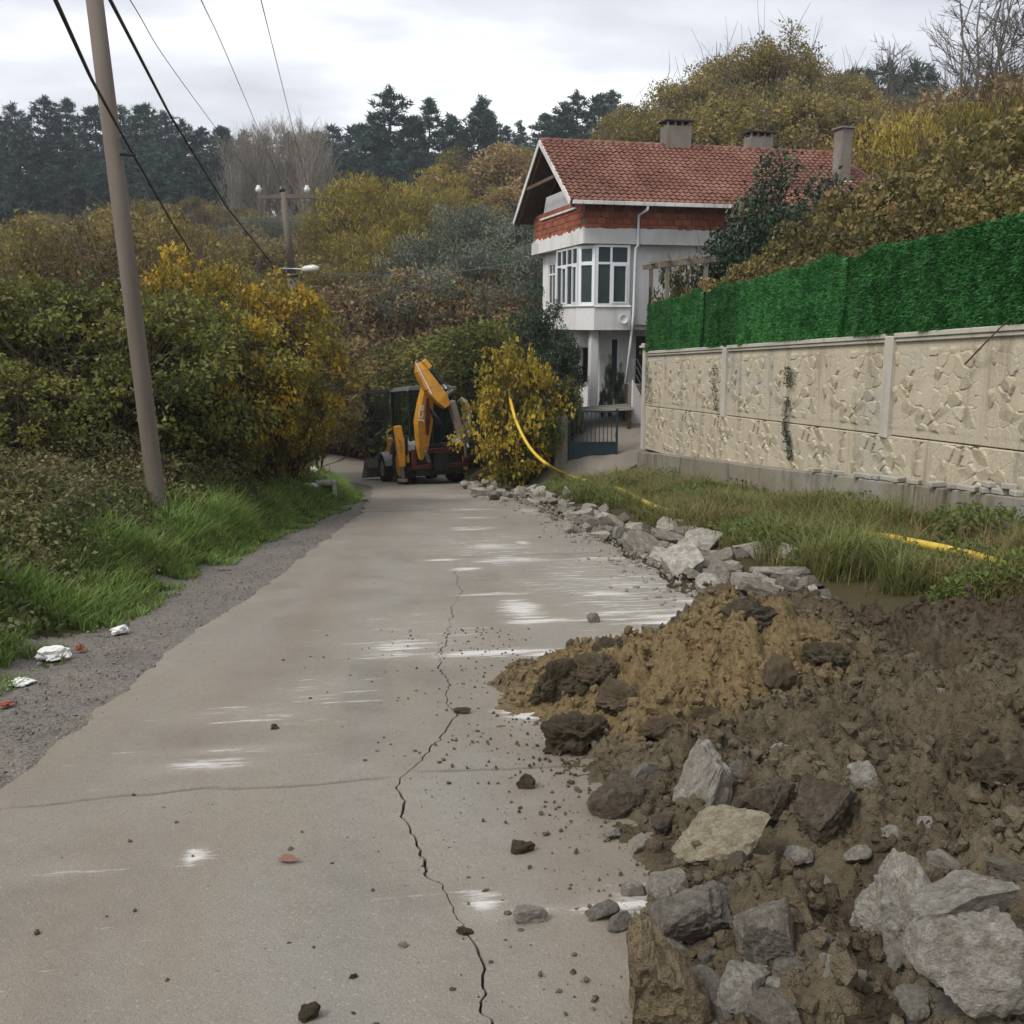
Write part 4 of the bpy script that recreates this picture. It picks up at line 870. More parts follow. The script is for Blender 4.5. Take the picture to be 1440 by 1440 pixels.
for zz_ in (.15, 1.1, 1.55):
    m = MB(); m.tube([Vector(Q0 + axq * zz_) + off2 - Vector((0, 0, .02)), Vector(Q0 + axq * zz_) + off2 + Vector((0, 0, .02))], .2, 14); m.build('steel_band', M_DARK, pole2)
CA = [aty(362, 277, D2), aty(442, 276, D2)]
m = MB(); m.beam(Vector(CA[0]) + off2, Vector(CA[1]) + off2, .1, .12, side=(0, 1, 0)); m.build('crossarm', M_POLE, pole2)
M_INS = paint('porcelain', (.62, .6, .56), .25, .1, 3, .5); M_INSD = paint('brown_porcelain', (.02, .014, .012), .25, .2, 3, .5)
INS = []
for px, py, mat in ((357, 268, M_INS), (397, 267, M_INSD), (432, 262, M_INS)):
    P = aty(px if px != 357 else 364, 275, D2); t_ = P + np.array([0, 0, .30]); INS.append(t_)
    m = MB(); m.tube([Vector(P) + off2, Vector(P + np.array([0, 0, .08])) + off2, Vector(P + np.array([0, 0, .1])) + off2, Vector(P + np.array([0, 0, .2])) + off2, Vector(P + np.array([0, 0, .24])) + off2, Vector(t_) + off2], [.03, .03, .085, .095, .06, .045], 12); m.build('insulator', mat, pole2, smooth=True)
L0, L1, L2 = aty(412, 378, D2 - .1), aty(424, 379, D2 - .15), aty(448, 377, D2 - .4)
m = MB(); m.tube([Vector(L0) + off2 - Vector((.4, 0, 0)), Vector(L0) + off2, Vector(L1) + off2], .03, 8); m.build('lamp_arm', M_STEEL, pole2)
m = MB(); m.tube([Vector(L1) + off2, Vector(L1 * .8 + L2 * .2) + off2, Vector(L1 * .3 + L2 * .7) + off2, Vector(L2) + off2], [.05, .10, .115, .06], 12); m.build('lamp_head', M_INS, pole2, smooth=True)
M_CABLE = paint('black_cable', (.014, .014, .018), .5, .2, 3); M_WIRE = paint('aluminium_wire', (.13, .13, .135), .5, .2, 3, .4, .5)
def wire(name, pts, rad, mat, label, sag=0.0, n=40):
    P = np.array(pts, float); t = np.linspace(0, len(P) - 1, n); V = np.stack([np.interp(t, np.arange(len(P)), P[:, i]) for i in range(3)], 1)
    f = t - np.floor(np.minimum(t, len(P) - 1 - 1e-6)); V[:, 2] -= sag * 4 * f * (1 - f)
    m = MB(); m.tube(V, rad, 6); tag(m.build(name, mat, smooth=True), label, 'wire')
wire('overhead_cable', [aty(20, -120, 6.5), aty(78, 0, 7.5), aty(128, 110, 10), aty(172, 190, 13.85), aty(240, 310, 19), aty(300, 405, 25), aty(338, 458, 30)], .017, M_CABLE, 'thick black cable clamped to the leaning pole and sloping into the bushes', n=60)
wire('overhead_cable', [aty(110, -85, 7.5), aty(155, 0, 8.6), aty(238, 160, 14), aty(318, 290, 21), aty(382, 370, 28), aty(427, 404, D2 - .15)], .017, M_CABLE, 'thick black cable running over the verge to the street lamp pole', n=60)
for i, (a_, b_, c_) in enumerate((((183, 0, 12), (250, 107, 19), INS[0]), ((283, 0, 12), (322, 85, 19), INS[1]), ((367, 0, 12), (392, 100, 19), INS[2]))):
    p0 = aty(*a_); p1 = aty(*b_); pe = np.array(c_)
    u = p0 + (p0 - p1) * 1.2
    m = MB(); V = crom(np.array([u, p0, p1, pe]), np.linspace(0, 3, 60)); m.tube(V, .006, 5)
    tag(m.build('overhead_wire', M_WIRE, smooth=True), ['thin bare wire strung to the pale insulator on the outer crossarm end', 'thin bare wire strung to the dark middle insulator of the crossarm', 'thin bare wire strung to the pale insulator on the roadward crossarm end'][i], 'wire')
Hs = aty(757, 362, 31.5)
wire('service_cable', [aty(447, 383, D2 - .3), Hs], .014, M_WIRE, 'grey service cable slung from the lamp pole to the house wall', sag=.28)
# ================================================================== backhoe loader
M_YEL = paint('machine_yellow', (0.60, 0.275, 0.022), 0.42, 0.2, 4, 0.5, dirt=(0.22, 0.13, 0.06), dirt_amt=.5); M_BLK = paint('machine_black', (.012, .013, .014), .45, .3, 5, .4, dirt=(.08, .07, .055), dirt_amt=.4)
M_GREY = paint('machine_grey', (0.30, 0.31, 0.29), .5, .25, 4, .4, dirt=(.16, .13, .1), dirt_amt=.6); M_TYRE = paint('dusty_rubber', (.028, .026, .024), .9, .3, 8, .1, dirt=(.12, .1, .08), dirt_amt=.6)
M_RED = paint('rusty_red_frame', (.09, .022, .014), .6, .4, 6, .3, dirt=(.05, .035, .03)); M_TAN2 = paint('dusty_breaker', (.30, .25, .2), .6, .3, 5, .3, dirt=(.12, .09, .06), dirt_amt=.6); M_RUST = paint('worn_steel', (.2, .17, .15), .5, .4, 6, .4, .5, dirt=(.1, .05, .03))
M_LAMPW = paint('lamp_lens', (.75, .76, .74), .2, .05, 2, .5, dirt_amt=.1)
BY = 32.6; R0 = aty(592, 676, BY); HEAD = math.radians(17)
bzg = float(zr(BY)) + .025
bk = empty('backhoe_loader', (R0[0] + .33, BY, bzg), HEAD, 'yellow backhoe loader seen from behind with hydraulic breaker and open cab door', 'backhoe')
bk.rotation_euler[0] = -math.atan(SL * math.cos(HEAD)) * 0.9
bpy.context.view_layer.update()
MI = bk.matrix_basis.inverted()
def K(px, py, Y): return MI @ Vector(aty(px, py, Y))
def wheel(x, y, R, wd, rim):
    m = MB(); pr = [(-wd / 2, R * .62), (-wd / 2, R * .86), (-wd * .42, R * .955), (-wd * .2, R), (wd * .2, R), (wd * .42, R * .955), (wd / 2, R * .86), (wd / 2, R * .62)]; n = 36; V = []; Fc = []
    for i in range(n):
        a_ = 2 * PI * i / n
        for (q, rr) in pr: V.append((x + q, y + rr * math.cos(a_), R + rr * math.sin(a_)))
    q = len(pr)
    for i in range(n):
        for j in range(q): Fc.append((i * q + j, ((i + 1) % n) * q + j, ((i + 1) % n) * q + (j + 1) % q, i * q + (j + 1) % q))
    m.add(V, Fc)
    wo = m.build('wheel', M_TYRE, bk, smooth=False)
    t = MB()
    for i in range(22):
        a_ = 2 * PI * i / 22
        for sg in (-1, 1):
            aa = a_ + (sg > 0) * PI / 22
            p0 = (x + sg * wd * .04, y + R * 1.0 * math.cos(aa), R + R * 1.0 * math.sin(aa)); p1 = (x + sg * wd * .48, y + R * .95 * math.cos(aa + .16), R + R * .95 * math.sin(aa + .16))
            t.beam(p0, p1, .05 * R / .7, .06 * R / .7, side=(0, -math.sin(aa), math.cos(aa)))
    t.build('tread_lugs', M_TYRE, wo)
    m = MB(); sg = -1 if x < 0 else 1
    m.cyl((x, y, R), (1, 0, 0), R * .63, wd * .8, 28); m.build('rim', rim, wo, .01)
    m = MB(); m.cyl((x + sg * wd * .42, y, R), (1, 0, 0), R * .25, .06, 16); m.build('hub', rim, wo, .01)
wheel(-.88, 0, .71, .44, M_YEL); wheel(.88, 0, .71, .44, M_YEL); wheel(-.82, 2.17, .46, .32, M_TAN2); wheel(.82, 2.17, .46, .32, M_TAN2)
M_BUCK = paint('muddy_bucket', (.10, .095, .085), .6, .4, 5, .3, .2, dirt=(.14, .11, .08), dirt_amt=.6)
def part(name, mat, *bx, bevel=.015, parent=bk):
    m = MB()
    for b in bx: m.box(*b)
    return m.build(name, mat, parent, bevel)
part('chassis', M_BLK, (-.42, .42, -.75, 3.0, .5, .85)); part('axle', M_BLK, (-.7, .7, -.12, .12, .58, .84), (-.7, .7, 2.07, 2.27, .38, .56))
part('engine_hood', M_YEL, (-.45, .45, 1.35, 3.1, .86, 1.5), bevel=.06)
part('fuel_tank', M_BLK, (-.72, -.43, .75, 1.5, .5, .95), bevel=.03)
# rear fenders
for sg in (-1, 1):
    m = MB(); pts_ = [(math.cos(a_) * .82, .71 + math.sin(a_) * .80) for a_ in np.linspace(math.radians(20), math.radians(150), 9)]
    for (a_, b_) in zip(pts_[:-1], pts_[1:]): m.beam((sg * .88, a_[0], a_[1]), (sg * .88, b_[0], b_[1]), .5, .04, side=(1, 0, 0))
    m.build('rear_fender', M_GREY, bk)
    m = MB(); pts_ = [(2.17 + math.cos(a_) * .56, .46 + math.sin(a_) * .56) for a_ in np.linspace(math.radians(30), math.radians(170), 8)]
    for (a_, b_) in zip(pts_[:-1], pts_[1:]): m.beam((sg * .82, a_[0], a_[1]), (sg * .82, b_[0], b_[1]), .4, .03, side=(1, 0, 0))
    m.build('front_fender', M_GREY, bk)
# cab: pillars, panes, roof
cw, cy0, cy1, cz0, cz1 = .82, -.42, 1.28, 1.12, 3.02
cab = part('cab', M_BLK, (-cw, cw, cy0, cy1, .86, cz0), bevel=.02)
for (x, y_) in ((-cw + .04, cy0 + .04), (cw - .04, cy0 + .04), (-cw + .04, cy1 - .04), (cw - .04, cy1 - .04), (-cw + .03, .55), (cw - .03, .55)):
    part('pillar', M_BLK, (x - .045, x + .045, y_ - .045, y_ + .045, cz0 + .001, cz1), bevel=.012, parent=cab)
part('rear_mullion', M_BLK, (-.02, .02, cy0 + .01, cy0 + .05, cz0 + .001, cz1), bevel=0, parent=cab)
part('window_bar', M_BLK, (-cw + .09, cw - .09, cy0 + .01, cy0 + .06, cz1 - .1, cz1), bevel=.01, parent=cab)
k = N('tinted_cab_glass'); k.fin((0.012, 0.018, 0.017), 0.06, 0.5); tr = k.n('ShaderNodeBsdfTransparent', {'Color': (0.7, 0.8, 0.75)}); ms = k.n('ShaderNodeMixShader', {'Fac': 0.78})
k.t.links.new(k.b.outputs[0], ms.inputs[1]); k.t.links.new(tr.outputs[0], ms.inputs[2]); k.t.links.new(ms.outputs[0], k.out.inputs[0]); M_CGLASS = k.m
for b in ((-cw + .09, -.022, cy0 + .025, cy0 + .033, cz0 + .002, cz1 - .101), (.022, cw - .09, cy0 + .025, cy0 + .033, cz0 + .002, cz1 - .101), (cw - .04, cw - .032, cy0 + .09, .5, cz0 + .002, cz1), (cw - .04, cw - .032, .6, cy1 - .09, cz0 + .002, cz1), (-cw + .032, -cw + .04, .6, cy1 - .09, cz0 + .002, cz1), (-cw + .09, cw - .09, cy1 - .045, cy1 - .037, cz0 + .002, cz1)):
    part('pane', M_CGLASS, b, bevel=0, parent=cab)
rf = MB(); rf.hexa([(-cw - .04, cy0 - .08, cz1 + .001), (cw + .04, cy0 - .08, cz1 + .001), (cw + .04, cy1 + .12, cz1 + .001), (-cw - .04, cy1 + .12, cz1 + .001), (-cw + .12, cy0 + .05, cz1 + .17), (cw - .12, cy0 + .05, cz1 + .17), (cw - .12, cy1 - .05, cz1 + .17), (-cw + .12, cy1 - .05, cz1 + .17)])
ro = rf.build('cab_roof', paint('roof_black_green', (.022, .03, .026), .4, .3, 4, .4, dirt=(.12, .12, .1), dirt_amt=.5), cab, .04)
for x in (-.30, -.10, .12, .32): m = MB(); m.cyl((x, cy0 - .10, cz1 + .05), (0, 1, 0), .055, .06, 14); m.build('work_lamp', M_LAMPW, ro)
seat = part('seat', M_BLK, (-.26, .26, .15, .6, 1.13, 1.5), (-.25, .25, .15, .28, 1.501, 2.05), bevel=.05, parent=cab)
m = MB(); m.cyl((0, .95, 1.75), (0, .4, 1), .2, .03, 18); m.build('steering_wheel', M_BLK, cab)
# open left door, hinged at its rear edge and swung out to the left
Ds = [K(px, py, 32.35) for px, py in ((545, 549), (518, 551.5), (511.5, 590), (516, 618), (525, 620), (543, 603))]
dm = MB()
for a_, b_ in zip(Ds, Ds[1:] + Ds[:1]): dm.beam(a_, b_, .06, .12, side=(0, 1, 0))
dr = dm.build('door', M_BLK, bk, .01)
m = MB(); ctr = sum(Ds, Vector()) / 6; m.prism([ctr + (d_ - ctr) * .96 for d_ in Ds], (0, .008, 0)); m.build('door_pane', M_CGLASS, dr)
m = MB(); c_ = K(531, 562, 32.2); m.box(c_.x - .07, c_.x + .07, c_.y - .03, c_.y + .03, c_.z - .16, c_.z + .16); m.build('mirror', M_BLK, dr, .02)
m = MB(); m.beam(K(516, 592, 32.3), K(543, 592, 32.3), .03, .03); m.build('door_rail', M_BLK, dr)
# rear frame, kingpost, stabilisers
part('rear_frame', M_RED, (-.95, .95, -.98, -.86, .98, 1.16), (-.95, .95, -.98, -.86, .52, .66), (-.95, -.8, -.98, -.86, .661, .979), (.8, .95, -.98, -.86, .661, .979))
part('counter_plate', M_BLK, (-.8, .9, -.90, -.84, .3, 1.3), bevel=.01); part('hose_guard', M_RED, (.1, .85, -1.0, -.95, 1.22, 1.34)); part('tail_lamp', paint('red_lens', (.3, .02, .015), .3, .1, 3), (-.55, -.4, -1.0, -.96, 1.2, 1.28), (.5, .65, -1.04, -1.0, 1.2, 1.28))
part('kingpost', M_BLK, (-.32, .12, -1.3, -.99, .45, 1.05))
def lbeam(name, mat, pts_, parent=bk, side=(1, 0, 0), bevel=.012):
    m = MB()
    for (p, w0, h0), (q, w1, h1) in zip(pts_[:-1], pts_[1:]): m.beam(p, q, w0, h0, w1, h1, side=side)
    return m.build(name, mat, parent, bevel)
SY = 31.55
stb = lbeam('stabiliser', M_YEL, [(K(558.5, 599, SY), .22, .2), (K(563, 628, SY), .24, .24), (K(565.5, 656, SY), .17, .2)])
lbeam('stabiliser_leg', M_RUST, [(K(565, 655, SY - .02), .12, .12), (K(567, 674, SY - .02), .11, .11)], stb)
part_f = lbeam('stabiliser_foot', M_RUST, [(K(559, 675.5, SY), .1, .3), (K(573, 675.5, SY), .1, .3)], stb, side=(0, 0, 1))
for i in range(5): lbeam('warning_stripe', M_BLK, [(K(558.5, 617 + i * 3.6, SY - .125), .02, .012), (K(564.5, 622 + i * 3.6, SY - .125), .02, .012)], stb, bevel=0)
stb2 = lbeam('stabiliser', M_YEL, [(K(652, 640, 32.1), .15, .15), (K(654, 660, 32.1), .15, .15)]); lbeam('stabiliser_leg', M_RUST, [(K(654, 660, 32.1), .1, .1), (K(655, 671, 32.1), .1, .1)], stb2)
lbeam('hydraulic_ram', M_BLK, [(K(571, 612, SY), .1, .1), (K(572, 640, SY), .08, .08)]); lbeam('side_plate', M_YEL, [(K(571, 628, SY + .1), .08, .2), (K(573, 650, SY + .1), .1, .2)])
# boom: two cheeks narrowing to both ends, then dipper, breaker
BQ = 31.2
boom = lbeam('boom', M_YEL, [(K(591.5, 646, BQ + .1), .10, .16), (K(593.5, 628, BQ + .05), .34, .30), (K(595, 594, BQ - .05), .50, .42), (K(598, 566, BQ - .15), .40, .40), (K(600, 545, BQ - .2), .26, .34), (K(597, 521, BQ - .25), .24, .3)])
lbeam('boom_channel', M_RED, [(K(601, 612, BQ - .24), .09, .06), (K(601.5, 588, BQ - .32), .15, .06), (K(601, 560, BQ - .36), .09, .06)], boom)
lbeam('boom_ram', M_RUST, [(K(598, 634, BQ - .2), .10, .09), (K(604, 650, BQ - .1), .10, .09)], boom)
dip = lbeam('dipper', M_YEL, [(K(587.5, 511, BQ - .5), .16, .2), (K(592, 522, BQ - .52), .36, .34), (K(606, 545, BQ - .55), .46, .36), (K(620, 561, BQ - .55), .40, .34), (K(628, 572, BQ - .55), .20, .26)], side=(.9, 0, .45))
lbeam('dipper_plate', M_YEL, [(K(595, 507, BQ - .55), .14, .24), (K(604, 518, BQ - .55), .16, .24)], dip, side=(.9, 0, .45))
lbeam('dipper_ram', M_BLK, [(K(606, 519, BQ - .6), .12, .12), (K(623, 540, BQ - .62), .12, .12)], dip); lbeam('ram_rod', M_PVC, [(K(623, 540, BQ - .62), .05, .05), (K(628, 547, BQ - .62), .05, .05)], dip)
lbeam('edge_strip', M_PVC, [(K(584, 509, BQ - .72), .03, .02), (K(607, 554, BQ - .78), .03, .02)], dip, bevel=0)
br = lbeam('breaker', M_TAN2, [(K(634, 564, BQ - .4), .20, .3), (K(640, 584, BQ - .35), .18, .3), (K(648, 612, BQ - .3), .16, .26)])
lbeam('breaker_plate', M_TAN2, [(K(646, 562, BQ - .3), .12, .3), (K(655, 568, BQ - .3), .12, .3), (K(659, 580, BQ - .3), .09, .28), (K(659, 614, BQ - .3), .08, .24)], br)
lbeam('breaker_body', M_RUST, [(K(653, 576, BQ - .28), .2, .2), (K(654, 612, BQ - .28), .2, .2)], br); lbeam('breaker_nose', M_RUST, [(K(653.5, 612, BQ - .28), .26, .2), (K(654, 623, BQ - .28), .22, .18)], br)
lbeam('chisel', M_RUST, [(K(654, 622, BQ - .28), .085, .085), (K(655, 643, BQ - .28), .06, .06)], br)
lbeam('quick_hitch', M_RUST, [(K(627, 556, BQ - .45), .12, .2), (K(637, 548, BQ - .45), .1, .2)], br); lbeam('tipping_link', M_RUST, [(K(631, 546, BQ - .45), .07, .14), (K(642, 546, BQ - .45), .06, .1)], br)
for i in range(5):
    a_, b_ = K(602 + i * 2.5, 570 + i * 3, BQ - .3), K(618 + i * 3, 596 + i * 3, BQ + .2); c_ = (a_ + b_) / 2 + Vector((.05 * i, -.1, -.25))
    m = MB(); m.tube([a_, c_ * .5 + a_ * .5 + Vector((0, 0, -.05)), c_, c_ * .4 + b_ * .6, b_], .018, 6); m.build('hydraulic_hose', M_BLK, bk, smooth=True)
# loader arms and front bucket
for sg in (-1, 1): lbeam('loader_arm', M_YEL, [((sg * .58, 1.2, 1.25), .12, .25), ((sg * .58, 2.4, 1.15), .12, .25), ((sg * .58, 3.35, .45), .12, .2)])
m = MB(); prf = [(3.3, .12), (3.95, .06), (4.0, .1), (3.45, .2), (3.33, .42), (3.46, .74), (3.38, .78), (3.24, .45)]
m.prism([(-1.15, a_, b_) for a_, b_ in prf], (2.3, 0, 0)); m.build('bucket', M_BUCK, bk)
for sg in (-1, 1): m = MB(); m.prism([(sg * 1.15, a_, b_) for a_, b_ in ((3.3, .13), (3.95, .08), (3.46, .76), (3.26, .45))], (sg * .03, 0, 0)); m.build('bucket_side', M_BUCK, bk)
# maker's lettering running up the boom
def text_mesh(s, size, depth):
    cu = bpy.data.curves.new('t', 'FONT'); cu.body = s; cu.size = size; cu.extrude = depth; cu.align_x = 'CENTER'; cu.align_y = 'CENTER'; cu.offset = .004
    to = bpy.data.objects.new('t', cu); COL.objects.link(to); me = bpy.data.meshes.new_from_object(to.evaluated_get(bpy.context.evaluated_depsgraph_get())); bpy.data.objects.remove(to); return me
me = text_mesh('JCB', .26, .004); me.materials.append(M_LAMPW)
a_, b_ = K(591, 600, BQ - .36), K(594, 562, BQ - .43); d_ = (b_ - a_).normalized(); nrm = Vector((0.0, -1, 0)); nrm = (nrm - d_ * nrm.dot(d_)).normalized(); y_ = nrm.cross(d_)
lo = obj('lettering', me, boom); lo.matrix_basis = Matrix.Translation((a_ + b_) / 2) @ Matrix((d_, y_, nrm)).transposed().to_4x4()
lo.scale = (1.3, .8, 1)
# ================================================================== vegetation
def leaf_geo(r, P, L, asp=0.5, out_dir=None, droop=0.3, upb=0.0, shape='leaf'):
    n = len(P); d = r.normal(size=(n, 3))
    if out_dir is not None: d = d * 0.7 + out_dir
    d[:, 2] += upb - droop; d /= np.linalg.norm(d, axis=1)[:, None] + 1e-9
    s = np.cross(d, r.normal(size=(n, 3)) * 0.6 + np.array([0, 0, 1.0])); s /= np.linalg.norm(s, axis=1)[:, None] + 1e-9
    nn = np.cross(s, d); L = np.broadcast_to(L, (n,))[:, None]; w = L * asp * 0.5
    if shape == 'leaf':
        V = np.stack([P, P + d * L * .45 + s * w + nn * L * .08, P + d * L - nn * L * .1, P + d * L * .45 - s * w + nn * L * .08], 1).reshape(-1, 3)
        return V, np.arange(4 * n).reshape(-1, 4), 4
    V = np.stack([P - s * w, P + s * w, P + d * L], 1).reshape(-1, 3)
    return V, np.arange(3 * n).reshape(-1, 3), 3
class TubeSet:
    def __init__(s): s.V = []; s.F = []; s.n = 0
    def add(s, P, rad, n=5):
        V, Fc = tube_np(np.asarray(P), rad, n, False); s.V.append(V); s.F.append(np.array(Fc) + s.n); s.n += len(V)
    def mesh(s, name, mat): return mesh_data(name, np.concatenate(s.V), np.concatenate(s.F), mat, True)
def bent(r, a, b, n=5, amp=.08, sag=0):
    t = np.linspace(0, 1, n)[:, None]; L = np.linalg.norm(b - a); P = a + (b - a) * t
    P[1:-1] += r.normal(0, amp * L * .5, (n - 2, 3)); P[:, 2] += sag * L * (t[:, 0] - t[:, 0] ** 2) * 4; return P
def broadleaf(seed, H, R, leafm, barkm, ncl=60, nl=9000, L=.12, asp=.55, z0=.25, stems=1, clr=.5, shape=1.0, twigs=60, twig_top=False, tr=None, flat=1.0, droop=.3, name='crown', upb=0.0, asym=.15):
    """trunk mesh and crown mesh of a deciduous tree or shrub; leaves sit in uneven clumps round branch ends"""
    r = np.random.RandomState(seed); T = TubeSet(); tr = tr or H * .022
    roots = [np.array([r.normal(0, .05 * R * (stems > 1)), r.normal(0, .05 * R * (stems > 1)), 0.0]) for _ in range(stems)]
    tops = []
    for i, a in enumerate(roots):
        ang = r.uniform(0, 2 * PI); sp = (0 if stems == 1 else r.uniform(.2, .7)) * R
        b = a + np.array([math.cos(ang) * sp + r.normal(0, .05) * H, math.sin(ang) * sp + r.normal(0, .05) * H, H * r.uniform(.62, .85)])
        P = bent(r, a, b, 7, .05); P[0, 2] = -.25; T.add(P, np.linspace(tr, tr * .3, 7) / max(1, stems ** .4), 7); tops.append(P)
    C = []; off = r.normal(0, asym * R, 2)
    while len(C) < ncl:
        p = r.uniform(-1, 1, 3); q = np.linalg.norm(p)
        if q > 1 or (q < .45 and r.rand() < .75): continue
        z = z0 * H + (p[2] + 1) / 2 * (1 - z0) * H
        hz = (z / H - z0) / (1 - z0); prof = (1 - abs(hz * 2 - 1) ** 2.2) ** .5 * (1 - .25 * (shape - 1) * hz)
        s = .35 + .65 * prof
        ang = math.atan2(p[1], p[0]); lob = 1 + .22 * math.sin(ang * 3 + seed) + .12 * math.sin(ang * 5 + z * 2.0)
        C.append(np.array([p[0] * R * s * lob + off[0] * hz, p[1] * R * s * lob + off[1] * hz, z]))
    C = np.array(C)
    for c in C:
        P = tops[r.randint(len(tops))]; t = np.clip((c[2] - .18 * H) / (P[-1, 2] + 1e-6), .15, .95) * (len(P) - 1) * r.uniform(.6, .95); i = int(t); a = P[i] + (P[min(i + 1, len(P) - 1)] - P[i]) * (t - i)
        T.add(bent(r, a, c, 5, .10, .06), np.linspace(tr * .32, tr * .06, 5), 4)
        for _ in range(max(1, twigs // ncl)):
            e = c + r.normal(0, clr * 1.15, 3); e[2] += clr * .3 if twig_top else 0; T.add(bent(r, c, e, 3, .1), [tr * .08, tr * .06, tr * .03], 3)
    w = r.uniform(.5, 1.5, ncl); idx = r.choice(ncl, nl, p=w / w.sum())
    q = r.normal(size=(nl, 3)); q *= (clr * r.uniform(.3, 1.0, nl) ** .6 / (np.linalg.norm(q, axis=1) + 1e-6))[:, None]; q[:, 2] *= .75 * flat
    P = C[idx] + q; P[:, 2] = np.maximum(P[:, 2], .06)
    cc = np.array([0, 0, .5 * H]); od = P - cc; od /= np.linalg.norm(od, axis=1)[:, None] + 1e-6
    V, Fc, m = leaf_geo(r, P, L * r.uniform(.6, 1.25, nl), asp, od * .45, droop, upb)
    ct = r.normal(0, .17, ncl)
    tint = np.clip(.45 + ct[idx] + r.normal(0, .16, nl) + .12 * (P[:, 2] / H - .5), 0, 1)
    return T.mesh('trunk', barkm), mesh_data(name, V, Fc, leafm, False, dict(tint=np.repeat(tint, m)))
def pine(seed, H, R, leafm, barkm, tufts=340, z0=.3, per=15, open_=.3):
    r = np.random.RandomState(seed); T = TubeSet(); P0 = bent(r, np.array([0, 0, -.3]), np.array([r.normal(0, .3), r.normal(0, .3), H]), 8, .015); T.add(P0, np.linspace(H * .016, H * .003, 8), 7)
    TP = []; TD = []; h = z0 * H
    while h < H * .985:
        f = (h / H - z0) / (1 - z0); rad = R * (1 - f) ** .75 * (1 - .25 * (f < .12)) * r.uniform(.75, 1.1) + .25; nb = r.randint(4, 7); a0 = r.uniform(0, 6.28)
        for i in range(nb):
            if r.rand() < open_ * .5: continue
            an = a0 + i * 2 * PI / nb + r.normal(0, .25); L = rad * r.uniform(.6, 1.15); c = np.array([0, 0, h]) ; c[:2] = [np.interp(h, P0[:, 2], P0[:, 0]), np.interp(h, P0[:, 2], P0[:, 1])]
            e = c + np.array([math.cos(an) * L, math.sin(an) * L, L * r.uniform(-.08, .32)]); B = bent(r, c, e, 5, .06, -.05); T.add(B, np.linspace(H * .004, H * .0012, 5), 4)
            nt_ = max(4, int(L * 4.2))
            for j in range(nt_):
                t = r.uniform(.3, 1.02) * 4; q = int(min(3, t)); p = B[q] + (B[q + 1] - B[q]) * (t - q) + r.normal(0, .16 + .05 * L, 3) * np.array([1, 1, .55])
                TP.append(p); TD.append((e - c) / L)
        h += H * (1 - z0) / 19 * r.uniform(.7, 1.3)
    for j in range(8): TP.append(np.array([P0[-1, 0], P0[-1, 1], H - j * .12])); TD.append(np.array([0, 0, 1.0]))
    TP = np.repeat(np.array(TP), per, 0); TD = np.repeat(np.array(TD), per, 0); n = len(TP); TP = TP + r.normal(0, .15, (n, 3))
    V, Fc, m = leaf_geo(r, TP, r.uniform(.35, .75, n), .30, TD * .35, -.35, 0, 'tri')
    tint = np.repeat(np.clip(np.repeat(r.normal(.42, .18, n // per), per) + r.normal(0, .12, n), 0, 1), 3)
    return T.mesh('trunk', barkm), mesh_data('crown', V, Fc, leafm, False, dict(tint=tint))
def bare(seed, H, R, barkm, n1=26, n2=7, up=.9, stems=1, rad=None, z0=.15, fine=3):
    """leafless tree: trunk mesh plus a crown mesh of fine upright twigs"""
    r = np.random.RandomState(seed); T = TubeSet(); Tw = TubeSet(); rad = rad or H * .012
    for s in range(stems):
        a = np.array([r.normal(0, .12 * R), r.normal(0, .12 * R), -.25]) if stems > 1 else np.array([0, 0, -.25]); b = np.array([r.normal(0, .3 * R * (stems > 1) + .1), r.normal(0, .3 * R * (stems > 1) + .1), H * r.uniform(.85, 1)])
        P = bent(r, a, b, 8, .03); T.add(P, np.linspace(rad, rad * .15, 8), 6)
        for i in range(n1 // stems):
            t = r.uniform(z0, .97) * 7; q = int(min(6, t)); c = P[q] + (P[q + 1] - P[q]) * (t - q); f = t / 7
            an = r.uniform(0, 6.28); L = (H * .28 * (1 - f) + .06 * H) * r.uniform(.6, 1.2); o_ = R * r.uniform(.5, 1.1) * (1.05 - .55 * f)
            e = c + np.array([math.cos(an) * o_, math.sin(an) * o_, L * up]); B = bent(r, c, e, 5, .07, -.05); Tw.add(B, np.linspace(rad * .38 * (1.1 - f), rad * .07, 5), 4)
            for j in range(n2):
                t2 = r.uniform(.25, 1) * 4; q2 = int(min(3, t2)); c2 = B[q2] + (B[q2 + 1] - B[q2]) * (t2 - q2); l2 = L * r.uniform(.2, .5)
                d2 = (e - c) / np.linalg.norm(e - c) + r.normal(0, .45, 3); d2[2] = abs(d2[2]) * up + .15; e2 = c2 + d2 * l2; B2 = bent(r, c2, e2, 4, .08); Tw.add(B2, np.linspace(rad * .12, rad * .035, 4), 3)
                for kf in range(fine):
                    c3 = B2[r.randint(1, 4)]; e3 = c3 + (d2 + r.normal(0, .5, 3)) * l2 * .4; Tw.add(np.array([c3, (c3 + e3) / 2 + r.normal(0, .02, 3), e3]), [rad * .05, rad * .04, rad * .02], 3)
    return T.mesh('trunk', barkm), Tw.mesh('crown', barkm)
